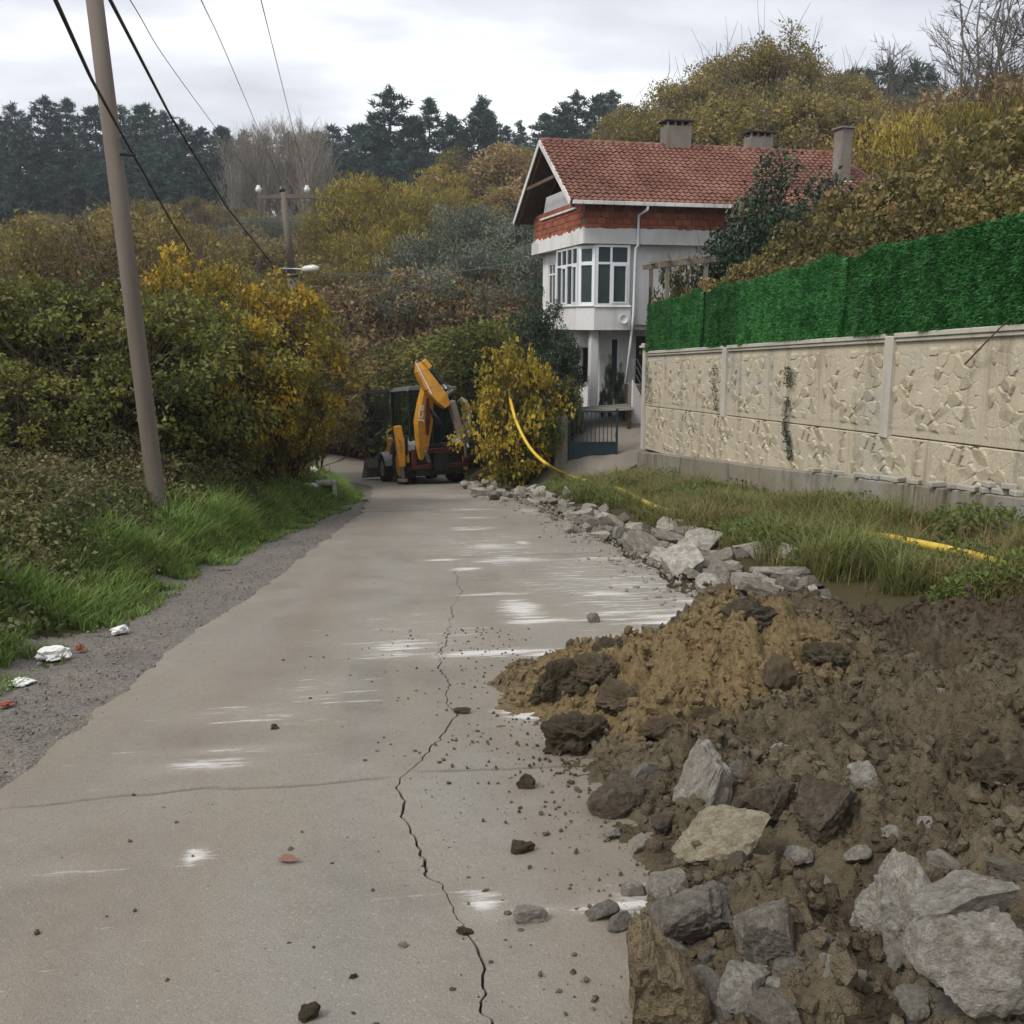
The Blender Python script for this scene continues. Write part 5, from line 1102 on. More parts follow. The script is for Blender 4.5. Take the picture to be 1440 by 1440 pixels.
# leaf and bark materials
B_BRN = barkmat('brown_bark', (.085, .066, .048)); B_GRY = barkmat('grey_bark', (.15, .135, .115)); B_PALE = barkmat('pale_poplar_bark', (.30, .265, .215)); B_RED = barkmat('reddish_twigs', (.13, .085, .06))
L_PINE = leafmat('pine_needles', (.018, .036, .028), (.036, .064, .048), (.065, .10, .075), .15, .6, .3)
L_OLIVE = leafmat('olive_brown_leaves', (.075, .066, .021), (.14, .115, .035), (.22, .17, .06), .35)
L_BROWN = leafmat('brown_autumn_leaves', (.085, .06, .028), (.15, .105, .046), (.23, .165, .078), .35)
L_GOLD = leafmat('golden_willow_leaves', (.11, .095, .016), (.19, .152, .025), (.27, .21, .045), .4)
L_GREYG = leafmat('grey_green_leaves', (.045, .056, .04), (.085, .10, .072), (.14, .155, .118), .25)
L_GREEN = leafmat('fresh_green_leaves', (.035, .075, .016), (.07, .13, .032), (.12, .19, .055), .35)
L_HAZY = leafmat('yellowing_hazel_leaves', (.075, .08, .015), (.21, .16, .022), (.50, .31, .035), .4, .5, .3)
L_HAZG = leafmat('green_hazel_leaves', (.05, .062, .016), (.105, .115, .026), (.21, .18, .045), .35)
L_FIG = leafmat('withered_hazel_leaves', (.04, .046, .014), (.10, .086, .026), (.2, .142, .055), .3)
L_IVY = leafmat('dark_ivy_leaves', (.010, .020, .010), (.020, .036, .017), (.05, .07, .04), .15, .4)
L_YEL = leafmat('yellow_leaves', (.10, .10, .016), (.28, .205, .024), (.58, .37, .045), .4)
L_BRAM = leafmat('bramble_leaves', (.06, .066, .024), (.17, .158, .06), (.33, .29, .14), .25, .5)
PRO = {
 'pine': [pine(1, 17, 5.2, L_PINE, B_BRN, z0=.15), pine(2, 18, 5.0, L_PINE, B_BRN, open_=.55, z0=.2), pine(3, 15, 5.2, L_PINE, B_BRN, z0=.1), pine(4, 19, 5.0, L_PINE, B_BRN, open_=.7, z0=.25)],
 'poplar': [bare(s, 14, 1.5, B_PALE, 44, 8, 1.4, fine=3) for s in (11, 12, 13)],
 'baretree': [bare(s, 13, 3.2, B_GRY, 34, 9, .8, stems=3, fine=4, z0=.3) for s in (15, 16)],
 'bareshrub': [bare(s, 4.5, 2.2, B_RED, 60, 8, .75, stems=8, rad=.035, fine=4, z0=.08) for s in (17, 18)],
 'olive': [broadleaf(s, 8, 3.4, L_OLIVE, B_GRY, 110, 14000, .19, .55, .1, clr=.75, twigs=420, twig_top=True) for s in (21, 22, 23)],
 'hill': [broadleaf(s, 14, 5.0, L_OLIVE, B_GRY, 190, 30000, .23, .6, .1, clr=1.0, twigs=600, twig_top=True) for s in (24, 25, 26)],
 'brown': [broadleaf(s, 6, 2.9, L_BROWN, B_BRN, 80, 9000, .2, .5, .06, stems=4, clr=.75, twigs=320, twig_top=True) for s in (31, 32, 33)],
 'gold': [broadleaf(s, 9, 3.0, L_GOLD, B_BRN, 100, 13000, .26, .24, .08, stems=6, clr=.8, twigs=300, twig_top=True, upb=1.1, droop=0) for s in (41, 42)],
 'greyg': [broadleaf(s, 7, 3.6, L_GREYG, B_GRY, 110, 15000, .19, .3, .03, clr=.75, twigs=110, upb=.5) for s in (51, 52)],
 'green': [broadleaf(s, 3.2, 1.9, L_GREEN, B_BRN, 70, 9000, .13, .55, .02, stems=5, clr=.5) for s in (61, 62)],
 'hazy': [broadleaf(s, 4.6, 2.3, L_HAZY, B_BRN, 85, 6400, .15, .75, .06, stems=9, clr=.40, twigs=420, twig_top=True, asym=.3) for s in (71, 72)],
 'hazg': [broadleaf(s, 4.2, 2.3, L_HAZG, B_BRN, 85, 7000, .13, .7, .04, stems=9, clr=.42, twigs=420, twig_top=True, asym=.3) for s in (81, 82, 83)],
 'fig': [broadleaf(s, 4.2, 1.9, L_FIG, B_BRN, 75, 4600, .14, .85, .04, stems=6, clr=.40, twigs=300, droop=.7) for s in (91, 92, 93)],
 'ivy': [broadleaf(95, 3.6, 1.3, L_IVY, B_BRN, 90, 20000, .075, .7, .02, stems=2, clr=.36)],
 'yel': [broadleaf(s, 3.4, 1.7, L_YEL, B_BRN, 46, 1700, .17, .75, .02, stems=7, clr=.4, twigs=260) for s in (96, 97)],
}
def plant(kind, var, px, pyt, D, name, label, group=None, wf=1.0, r=random, hmin=.3, zoff=0.0, cat='tree'):
    """a plant whose tip shows at pixel (px, pyt) and that stands on the ground at distance D"""
    while True:
        P = aty(px, pyt, D)
        if D > 62 or not (xl(D) - .9 < P[0] < xr(D) + (.9 if D > 31 else -.2)): break
        D += 1.0
    g = gnd(P[0], D) + zoff; h = max(P[2] - g, hmin)
    tm_, cm_ = PRO[kind][var % len(PRO[kind])]
    hz = max(v[2] for v in cm_.get('bb')) if False else BBH[kind][var % len(PRO[kind])]
    s = h / hz; o = empty(name, (P[0], P[1], g), r.uniform(0, 6.28), label, cat, group); o.scale = (s * wf, s * wf, s)
    obj('trunk', tm_, o); obj('crown', cm_, o)
    return o
BBH = {}
for kd, lst in PRO.items():
    BBH[kd] = []
    for t_, c_ in lst:
        co = np.empty(len(c_.vertices) * 3, np.float32); c_.vertices.foreach_get('co', co); BBH[kd].append(float(np.percentile(co[2::3], 99.7)))
R = random.Random(77)
def row(kind, D0, D1, prof, step, jit, name, label, group, wf=(.9, 1.15), cat='tree', hj=10, skip=()):
    xs_ = [p[0] for p in prof]; ys_ = [p[1] for p in prof]; x = xs_[0]; i = 0
    while x <= xs_[-1]:
        px = x + R.uniform(-jit, jit); py = float(np.interp(px, xs_, ys_)) + abs(R.gauss(0, hj))
        plant(kind, R.randint(0, 9), px, py, R.uniform(D0, D1), name, label, group, R.uniform(*wf), R, cat=cat); x += step * R.uniform(.75, 1.25); i += 1
# --- far pine wood on the ridge
G1 = 'pines along the ridge'
for px, py, D, v in ((-60, 150, 175, 0), (-15, 160, 170, 2), (22, 148, 178, 0), (62, 138, 172, 3), (92, 140, 180, 1), (128, 152, 170, 2), (165, 152, 176, 0), (198, 150, 172, 2), (228, 158, 180, 3), (256, 170, 178, 0), (283, 180, 182, 1), (310, 178, 178, 2), (338, 186, 186, 0), (372, 190, 190, 1), (405, 188, 188, 3), (440, 188, 186, 2), (470, 180, 180, 0), (497, 178, 176, 2)):
    plant('pine', v, px, py, D, 'pine_tree', 'dark green pine on the ridge behind the pale bare poplars and brown scrub', G1, R.uniform(1.35, 1.7), R)
for px, py, D, v, wf in ((549, 126, 150, 3, 1.2), (603, 140, 150, 1, 1.1), (577, 165, 156, 2, 1.1), (525, 170, 158, 0, 1.1), (640, 165, 160, 2, 1.1), (671, 138, 152, 0, 1.1), (690, 155, 158, 2, 1.0), (712, 178, 168, 1, 1), (735, 172, 165, 0, .9), (765, 160, 150, 2, 1.1), (787, 148, 146, 0, 1.2), (812, 130, 150, 3, 1), (838, 135, 152, 2, 1), (862, 128, 154, 1, 1), (884, 150, 150, 0, 1)):
    plant('pine', v, px, py, D, 'pine_tree', 'tall dark pine on the ridge rising above the golden willows beside the house roof', 'pines above the willows', wf * 1.25, R)
for D0, prof, st in ((150, [(-40, 190), (330, 205)], 24), (136, [(-40, 225), (320, 240)], 26), (140, [(480, 205), (720, 215)], 26)):
    row('pine', D0, D0 + 8, prof, st, 10, 'pine_tree', 'shorter dark pine filling the lower slope below the ridge line', 'pines on the lower slope', (1.4, 1.8), hj=12)
# --- bare poplars
for i, px in enumerate((326, 336, 345, 352, 362, 371, 381, 392, 402, 412, 422, 431, 441, 449)):
    plant('poplar', i, px + R.uniform(-3, 3), 160 + R.uniform(0, 34), 128 + R.uniform(-5, 5), 'poplar_tree', 'pale bare poplar standing in a tight grove in front of the pine ridge', 'grove of bare poplars', 1.25, R)
# --- scrub on the middle slope
row('hill', 108, 120, [(-60, 300), (120, 290), (250, 275), (320, 292), (460, 296), (480, 275)], 44, 12, 'deciduous_tree', 'olive brown scrub tree on the slope below the pines and poplars', 'scrub trees on the slope', (1.0, 1.4), hj=9)
row('greyg', 92, 100, [(330, 302), (470, 308)], 42, 10, 'shrub', 'grey green thicket on the slope below the bare poplars', 'grey green thickets', (.9, 1.2), 'shrub', 10)
row('brown', 76, 90, [(-80, 318), (100, 300), (330, 315), (470, 330)], 44, 12, 'deciduous_tree', 'brown leaved scrub tree on the slope behind the roadside hazels', 'brown scrub trees', (1.0, 1.4), hj=10)
row('olive', 58, 70, [(-80, 330), (150, 305), (330, 330), (470, 380)], 46, 12, 'deciduous_tree', 'low olive green tree behind the roadside hazels and the leaning pole', 'olive trees behind the hazels', (1.0, 1.4), hj=12)
# --- golden willows
for i, (px, py, D) in enumerate(((480, 268, 76), (512, 250, 74), (545, 256, 72), (578, 262, 74), (606, 272, 72), (495, 330, 62), (540, 325, 60), (585, 330, 60))):
    plant('gold', i, px, py, D, 'willow_tree', 'golden green willow with fine upright shoots between the lamp pole and the house', 'golden willows', R.uniform(.9, 1.15), R)
for i, (px, py, D) in enumerate(((625, 235, 94), (655, 214, 96), (688, 210, 95), (720, 205, 96), (752, 212, 94), (785, 215, 92), (640, 265, 84), (690, 262, 84), (735, 262, 82))):
    plant(('gold', 'olive', 'brown')[i % 3], i, px, py, D, 'deciduous_tree', 'tawny half leafless tree on the slope directly left of the house roof', 'tawny trees by the roof', R.uniform(1, 1.25), R)
# --- grey green conifer-like mass by the house
for i, (px, py, D) in enumerate(((615, 335, 54), (645, 310, 54), (680, 290, 53), (718, 286, 52), (748, 296, 50), (700, 345, 47), (735, 350, 46), (650, 355, 48))):
    plant('greyg', i, px, py, D, 'evergreen_shrub', 'dense grey green evergreen crowding against the far side of the house', 'grey evergreens by the house', R.uniform(.95, 1.15), R, cat='shrub')
# --- brown thicket behind the machine
row('brown', 44, 50, [(430, 392), (520, 385), (600, 372), (700, 370), (765, 392)], 24, 8, 'shrub', 'brown half bare bush in the thicket behind the yellow machine', 'brown thicket bushes', (.9, 1.25), 'shrub', 14)
row('bareshrub', 41, 46, [(440, 420), (560, 410), (650, 400), (740, 400)], 36, 10, 'bare_shrub', 'leafless reddish brown bush in the thicket behind the yellow machine', 'leafless thicket bushes', (.9, 1.2), 'shrub', 14)
row('hazg', 37.5, 41, [(610, 455), (680, 445), (745, 440)], 34, 8, 'shrub', 'dull green hazel bush between the machine and the house', 'green bushes by the machine', (.9, 1.2), 'shrub', 14)
row('olive', 44, 48, [(470, 470), (560, 450), (640, 470)], 36, 8, 'shrub', 'olive bush low behind the raised boom of the machine', 'olive bushes behind the boom', (1, 1.3), 'shrub', 14)
row('green', 46, 50, [(440, 575), (470, 565), (520, 560), (560, 560), (640, 565)], 22, 6, 'shrub', 'fresh green bush at the outer edge of the road bend behind the machine', 'green bushes on the bend', (1, 1.3), 'shrub', 8)
row('green', 37, 40, [(640, 590), (700, 560)], 28, 5, 'shrub', 'dark green low bush right of the machine beside the driveway', 'low bushes by the driveway', (.8, 1.1), 'shrub', 6)
# --- bush with yellow leaves at the gate and neighbours
for i, (px, py, D, kd) in enumerate(((716, 500, 27.4, 'yel'), (736, 480, 27.8, 'yel'), (754, 505, 28.6, 'yel'), (735, 560, 27.9, 'hazg'), (790, 530, 29.4, 'hazg'), (712, 540, 27.9, 'yel'), (762, 560, 28.6, 'green'))):
    plant(kd, i, px, py, D, 'shrub', 'sparse bush with large yellow leaves growing where the yellow hose comes out' if kd == 'yel' else 'green brown bush mixed in below the yellow leaved bush near the gate', 'bushes beside the gate post', .75 if py > 535 else .55, R, cat='shrub')
for i, (px, py, D) in enumerate(((757, 400, 30.5), (772, 430, 30.0), (795, 470, 30.2))):
    plant('ivy', i, px, py, D, 'climbing_shrub', 'dark thin leaved shrub growing up against the white gable wall', 'shrubs at the gable', .55, R, cat='shrub')
for i, (px, py) in enumerate(((858, 500), (872, 512), (848, 540))):
    plant('ivy', i, px, py, 30.6, 'potted_plant', 'dark slender plant standing in front of the house entrance', 'plants at the entrance', .28, R, cat='plant')
# --- left: hazels behind the bramble bank
for i, (px, py, D, kd) in enumerate(((285, 356, 20.5, 'hazy'), (328, 352, 21.5, 'hazy'), (362, 385, 22, 'hazy'), (398, 452, 22.5, 'hazy'), (325, 435, 19.5, 'hazy'), (370, 465, 20.5, 'hazy'), (262, 420, 18.5, 'hazg'), (412, 490, 23.5, 'hazy'))):
    plant(kd, i, px, py, D, 'hazel_bush', 'hazel bush with yellow and green leaves beside the road right of the leaning pole', 'yellowing hazels by the pole', .7, R, cat='shrub')
row('hazg', 17, 20, [(-80, 400), (40, 385), (150, 395), (255, 420)], 38, 10, 'hazel_bush', 'green hazel bush behind the brambles left of the leaning pole', 'green hazels behind the brambles', (.9, 1.15), 'shrub', 14)
row('hazg', 14.5, 16, [(-160, 440), (-60, 470), (10, 520)], 50, 10, 'hazel_bush', 'dull green bush rising out of the brambles near the leaning pole', 'bushes in the brambles', (.9, 1.1), 'shrub', 12)
row('olive', 28, 36, [(-100, 300), (100, 300), (250, 285), (330, 335), (420, 400)], 48, 12, 'deciduous_tree', 'tall olive brown bush behind the green hazels left of the road', 'tall olive bushes left of the road', (.8, 1.1), hj=14)
row('bareshrub', 24, 30, [(40, 330), (150, 275), (250, 268), (300, 300)], 30, 8, 'bare_shrub', 'leafless pale stemmed bush sticking out above the hazels behind the leaning pole', 'leafless stems by the pole', (.55, .8), 'shrub', 14)
row('bareshrub', 33.5, 36, [(425, 430), (448, 445)], 14, 6, 'bare_shrub', 'leafless reddish bush around the foot of the lamp pole', 'leafless bushes at the lamp pole', (.8, 1.1), 'shrub', 10)
# --- right: bushes on the terrace behind the green hedge
for X0, X1, prof, st, hj in ((11.5, 13, [(1010, 395), (1060, 350), (1130, 320), (1200, 262), (1300, 215), (1400, 170), (1500, 140)], 34, 12), (9.6, 11, [(1000, 415), (1060, 385), (1130, 345), (1230, 270), (1330, 215), (1420, 190), (1520, 150)], 40, 14), (8.3, 9.2, [(995, 425), (1080, 380), (1160, 345), (1250, 305), (1350, 270), (1450, 230), (1560, 200)], 46, 14)):
    px = prof[0][0]
    while px < prof[-1][0]:
        Xv = R.uniform(X0, X1); q_ = px + R.uniform(-10, 10); Dv = min(Xv * F / (q_ - VPX), 25)
        plant('fig', R.randint(0, 9), q_, float(np.interp(q_, [p_[0] for p_ in prof], [p_[1] for p_ in prof])) + abs(R.gauss(0, hj)), Dv, 'hazel_bush', 'large leaved withering hazel bush behind the green hedge on the wall', 'withering bushes behind the hedge', R.uniform(.75, .95), R, cat='shrub'); px += st * R.uniform(.8, 1.2)
for i, (px, py, D) in enumerate(((1125, 224, 28.0), (1085, 262, 28.4), (1055, 288, 28.6), (1150, 250, 27.8), (1100, 300, 27.6))):
    plant('ivy', i, px, py, D, 'ivy_clad_tree', 'dark ivy covered tree standing in front of the house roof', 'ivy trees by the roof', .8, R)
plant('fig', 1, 960, 368, 27.9, 'grape_vine', 'withering vine climbing over the timber pergola', None, .35, R, cat='vine')
# --- right hill behind the house
row('hill', 60, 74, [(885, 150), (930, 128), (980, 100), (1020, 85), (1080, 62), (1115, 45), (1150, 92), (1200, 112), (1260, 95)], 27, 8, 'deciduous_tree', 'tall olive brown tree on the hill rising above the house roof', 'trees above the roof', (.8, 1.05), hj=10)
row('hill', 48, 56, [(900, 175), (980, 145), (1060, 130), (1150, 140), (1230, 150), (1320, 140), (1480, 100)], 36, 8, 'deciduous_tree', 'lower olive brown tree on the hill just behind the house roof', 'lower trees behind the roof', (.9, 1.15), hj=14)
row('pine', 85, 95, [(1165, 108), (1210, 92), (1250, 85), (1300, 92), (1330, 100)], 30, 6, 'pine_tree', 'dark pine on the far hill crest right of the house chimney', 'pines on the right crest', (1, 1.2), hj=8)
row('gold', 36, 44, [(1200, 190), (1290, 165), (1380, 130), (1500, 100)], 40, 8, 'deciduous_tree', 'tawny upright tree behind the withering bushes right of the house', 'tawny trees right of the house', (.8, 1.1), hj=12)
row('brown', 38, 46, [(1210, 180), (1300, 160), (1400, 115), (1500, 90)], 42, 8, 'deciduous_tree', 'brown leaved tree on the slope right of the tall chimney', 'brown trees right of the chimney', (.8, 1.1), hj=12)
for i, (px, py, D) in enumerate(((1385, -40, 50), (1412, -30, 52), (1440, -60, 50), (1475, -50, 51))):
    plant('baretree', i, px, py, D, 'bare_tree', 'tall leafless tree with several slender stems on the right hill crest', 'leafless trees on the crest', .8, R)
for i, (px, py, D) in enumerate(((1020, 62, 70), (1245, 55, 66), (1265, 60, 66), (1000, 90, 72))):
    plant('baretree', i, px, py, D, 'bare_tree', 'thin nearly leafless tree standing out against the sky above the roof', 'thin trees against the sky', .7, R)
# lattice mast on the crest
mp_ = aty(1335, 42, 120); mz_ = gnd(mp_[0], 120); ms_ = empty('lattice_mast', (mp_[0], 120, mz_), 0, 'thin steel lattice mast on the far crest against the white sky', 'mast'); hM = float(mp_[2]) - mz_
m = MB()
for sx, sy in ((-.3, -.3), (.3, -.3), (0, .35)): m.tube([(sx, sy, 0), (sx * .4, sy * .4, hM)], [.06, .04], 5)
m.build('mast_legs', M_STEEL, ms_)
m = MB()
for i in range(26):
    z0, z1 = hM * i / 26, hM * (i + 1) / 26; f0, f1 = 1 - .6 * i / 26, 1 - .6 * (i + 1) / 26
    for (a, b) in (((-.3, -.3), (.3, -.3)), ((.3, -.3), (0, .35)), ((0, .35), (-.3, -.3))): m.tube([(a[0] * f0, a[1] * f0, z0), (b[0] * f1, b[1] * f1, z1)], .025, 4)
m.build('mast_bracing', M_STEEL, ms_)
# ================================================================== ground cover (uncountable)
def scatter_stuff(name, label, cat, parts, mat):
    V = []; Fs = []; T = []; n = 0
    for (v, f, t) in parts: V.append(v); Fs.append(f + n); T.append(t); n += len(v)
    return tag(obj(name, mesh_data(name, np.concatenate(V), np.concatenate(Fs), mat, False, dict(tint=np.concatenate(T)))), label, cat, None, 'stuff')
def blades(r, x, y, z, h, wd, lean=.5):
    n = len(x); an = r.uniform(0, 6.28, n); ln = np.abs(r.normal(lean, .25, n)); d = np.stack([np.cos(an) * ln, np.sin(an) * ln, np.ones(n)], 1); s = np.stack([-np.sin(an), np.cos(an), 0 * an], 1)
    B = np.stack([x, y, z - .02], 1); M_ = B + d * (h * .55)[:, None] * np.array([.6, .6, 1]); Tp = B + d * h[:, None] * np.array([1.35, 1.35, .92]); w_ = wd[:, None]
    V = np.stack([B - s * w_, B + s * w_, M_ - s * w_ * .8, M_ + s * w_ * .8, Tp], 1).reshape(-1, 3); b = np.arange(n)[:, None] * 5
    Fq = np.concatenate([b + np.array([[0, 1, 3]]), b + np.array([[0, 3, 2]]), b + np.array([[2, 3, 4]])]); return V, Fq
rr = np.random.RandomState(5)
# left verge grass
n = 95000; y = 3.5 + 26 * rr.uniform(0, 1, n) ** 1.5; u = rr.uniform(-.10, 1.9, n) ** 1.0; x = xg(y) - u + .12 * fbm(y * 1.1, y * 0, 0, 3, 3)
den = fbm(x * 1.7, y * 1.7, 0, 3, 121); ok = (den > -.25 - .5 * (u > .3)) & (rr.uniform(0, 1, n) < np.where(u < .12, .5, 1)) & (rr.uniform(0, 1, n) < np.where(u > .95, .12, 1)); x, y, u, den = x[ok], y[ok], u[ok], den[ok]; n = len(x)
h = (.09 + .30 * sstep(.0, .7, u) * (.55 + .7 * rr.uniform(0, 1, n)) * (.75 + .5 * den)).clip(.05, .5)
V, Fc = blades(rr, x, y, ground(x, y) + .02, h, rr.uniform(.0035, .0075, n) * (1 + y / 22)); t = np.repeat(np.clip(.45 + .28 * den + rr.normal(0, .17, n) - .25 * (u < .15) * rr.uniform(0, 1, n), 0, 1), 5)
L_GRASS = leafmat('verge_grass', (.06, .072, .02), (.095, .15, .03), (.18, .23, .075), .4, .5, 0)
scatter_stuff('verge_grass', 'lush green grass along the left edge of the gravel shoulder', 'grass', [(V, Fc, t)], L_GRASS)
# weeds with small leaves mixed in the grass
n = 16000; y = 4 + 25 * rr.uniform(0, 1, n) ** 1.4; u = rr.uniform(.15, 1.9, n); x = xg(y) - u; den = fbm(x * 1.3 + 4, y * 1.3, 0, 3, 131); ok = den > .1; x, y, u = x[ok], y[ok], u[ok]; n = len(x)
P = np.stack([x, y, ground(x, y) + rr.uniform(.05, .32, n) * sstep(.1, .8, u)], 1); V, Fc, m_ = leaf_geo(rr, P, rr.uniform(.04, .09, n), .55, None, 0, .3)
scatter_stuff('verge_weeds', 'leafy weeds growing through the left verge grass', 'weeds', [(V, Fc, np.repeat(np.clip(rr.normal(.45, .2, n), 0, 1), 4))], leafmat('weed_leaves', (.03, .05, .012), (.05, .08, .018), (.09, .12, .03), .35, .5, 0))
# bramble bank
def bram_h(x, y):
    d = xg(y) - x; return (.95 * sstep(.45, 1.9, d) + .75 * sstep(1.9, 5.0, d)) * (.62 + .42 * fbm(x * .55, y * .55, 0, 3, 141)) * sstep(31, 27, y) * (1 - .35 * sstep(16, 22, y))
n = 175000; y = 4.5 + 23 * rr.uniform(0, 1, n) ** 1.25; u = .5 + 8.4 * rr.uniform(0, 1, n) ** 1.35; x = xg(y) - u; bh = bram_h(x, y); top = rr.uniform(0, 1, n) ** .45
lump = .20 * fbm(x * 2.3, y * 2.3, top * bh * 2.3, 3, 143)
P = np.stack([x + .1 * rr.normal(size=n), y, ground(x, y) + (bh * top + lump * sstep(0, .3, bh)).clip(.02)], 1)
V, Fc, m_ = leaf_geo(rr, P, rr.uniform(.035, .085, n), .62, None, .1, .25); t = np.clip(.38 + .28 * fbm(x * .9, y * .9, 0, 3, 145) + .2 * (top - .7) + rr.normal(0, .17, n), 0, 1)
scatter_stuff('bramble_thicket', 'low tangled dark bramble thicket covering the bank round the leaning pole', 'brambles', [(V, Fc, np.repeat(t, 4))], L_BRAM)
T = TubeSet()
for i in range(900):
    y = rr.uniform(6, 25); u = 1.3 + 6 * rr.rand(); x = float(xg(y)) - u; b = float(bram_h(np.array([x]), np.array([y]))[0]); g = gnd(x, y); an = rr.uniform(0, 6.28); L = rr.uniform(.4, 1.1); e = np.array([math.cos(an), math.sin(an), 0]) * L
    a = np.array([x, y, g + b * .6]); T.add(np.array([a, a + e * .35 + [0, 0, .25 * L], a + e * .75 + [0, 0, .3 * L], a + e + [0, 0, .15 * L]]), [.005, .005, .004, .002], 3)
o = T.mesh('bramble_canes', B_RED); tag(obj('bramble_canes', o), 'thin arching bramble canes sticking out of the bank thicket', 'brambles', None, 'stuff')
# right verge: rough grass, dry stems and weeds below the wall
n = 105000; y = 6.4 + 20.5 * rr.uniform(0, 1, n) ** 1.35; x = rr.uniform(3.75, 7.22, n) + .2 * fbm(y * .9, y * 0, 0, 2, 150) * 0; den = fbm(x * 1.1, y * 1.1, 0, 3, 151)
edge = np.interp(y, [6, 8, 12, 18, 24, 27], [4.6, 4.55, 4.45, 4.45, 4.3, 5.2]) + .3 * fbm(y * 1.2, y * 0 + 2, 0, 3, 152); ok = (x > edge) & (den > -.55) & ~((y > 25.3) & (x > 5.3)) & ~((y < 6.9) & (x < 5.0)); x, y, den = x[ok], y[ok], den[ok]; n = len(x)
h = (.08 + .24 * rr.uniform(0, 1, n) ** 1.6 * (1 + .8 * den)).clip(.05, .5) * 1.35 * (1 - .55 * sstep(6.0, 7.0, x))
V, Fc = blades(rr, x, y, ground(x, y), h, rr.uniform(.003, .006, n) * (1 + y / 22), .6); t = np.repeat(np.clip(.45 + .3 * fbm(x * .8, y * .8, 0, 3, 153) + rr.normal(0, .2, n), 0, 1), 5)
scatter_stuff('rough_grass', 'rough green and straw coloured grass between the rubble and the cream wall', 'grass', [(V, Fc, t)], leafmat('rough_grass', (.15, .115, .05), (.085, .10, .028), (.14, .175, .05), .35, .6, 0))
n = 30000; y = 7 + 19.5 * rr.uniform(0, 1, n) ** 1.3; x = rr.uniform(4.5, 7.2, n); den = fbm(x * .9 + 4, y * .9, 0, 3, 161); ok = (den > .0) & ~((y > 25.3) & (x > 5.3)); x, y, den = x[ok], y[ok], den[ok]; n = len(x)
P = np.stack([x, y, ground(x, y) + rr.uniform(.03, .34, n) * np.clip(den + .35, .1, .9)], 1); V, Fc, m_ = leaf_geo(rr, P, rr.uniform(.04, .10, n), .5, None, 0, .3)
scatter_stuff('verge_nettles', 'leafy green weeds among the rough grass below the cream wall', 'weeds', [(V, Fc, np.repeat(np.clip(rr.normal(.45, .2, n), 0, 1), 4))], leafmat('nettle_leaves', (.05, .06, .016), (.075, .105, .025), (.12, .165, .042), .35, .5, 0))
n = 2600; y = 7.2 + 15 * rr.uniform(0, 1, n) ** 1.3; x = rr.uniform(4.4, 6.8, n); ok = fbm(x * .7, y * .7, 0, 2, 171) > .05; x, y = x[ok], y[ok]; n = len(x)
V, Fc = blades(rr, x, y, ground(x, y), rr.uniform(.25, .55, n), rr.uniform(.002, .0035, n), .6)
scatter_stuff('dry_stems', 'dry brown weed stems standing in the rough grass by the rubble', 'weeds', [(V, Fc, np.repeat(rr.uniform(0, 1, n), 5))], leafmat('dry_stalks', (.07, .045, .024), (.12, .085, .045), (.2, .15, .085), .2, .8, 0))
# small climbing weeds hanging on the wall panels
for i, (px, py, w_, h_) in enumerate(((1008, 545, .12, .95), (1110, 590, .09, .8), (1113, 530, .12, .35), (913, 540, .2, 1.0), (1110, 625, .06, .5))):
    P0 = atx(px, py, WX - .05); n = 260; zv = P0[2] + h_ * rr.uniform(-.5, .5, n); yv = P0[1] + rr.normal(0, 1, n) * w_ * .5 * (.4 + np.abs(np.sin(zv * 5 + i))) + .12 * np.sin(zv * 4 + i * 2); P = np.stack([WX - .05 - rr.uniform(0, .07, n), yv, zv], 1)
    V, Fc, m_ = leaf_geo(rr, P, rr.uniform(.025, .05, n), .6, np.array([[-.4, 0, 0]]), .4)
    tag(obj('wall_creeper', mesh_data('wall_creeper', V, Fc, L_IVY, False, dict(tint=np.repeat(np.clip(rr.normal(.5, .2, n), 0, 1), 4)))), 'small dark creeper hanging on the cream panel wall', 'creeper', 'creepers on the wall')
# ================================================================== broken concrete and stones
def put_rock(me, px, py, wpx, hpx, label, name, group=None, cat='rock', rot=None, sink=.3, thick=.7, seed=0, surf=solid, up=0.0, dd=0.0, ctr=False):
    """rock whose middle shows at (px, py) with a width of wpx and a height of hpx pixels, resting on the surface"""
    r = random.Random(seed); P = hit(px, py + hpx * .25, surf); P = P - (P - _C) / np.linalg.norm(P - _C) * dd; D = float(np.dot(P - _C, _fw)); a = wpx / F * D / 2; hh = hpx / F * D / 2 / .92
    if ctr: P = _C + ray(px, py) / F * float(np.dot(P - _C, _fw)); P = np.array([P[0], P[1], P[2] - hh * (1 - sink) * .55])
    o = obj(name, me, None, (P[0], P[1], P[2] + hh * (1 - sink) * .55 + up), rot or (r.uniform(-.25, .25), r.uniform(-.25, .25), r.uniform(-.4, .4)), (a, max(a * thick, hh * .8), hh))
    return tag(o, label, cat, group)
def rock(seed, mat, sub=4, cuts=10, rough=.06, flat=None):
    V, Fc = rock_shape(seed, sub, cuts, rough, (1, 1, 1), flat); return mesh_data('stone', V, Fc, mat, False)
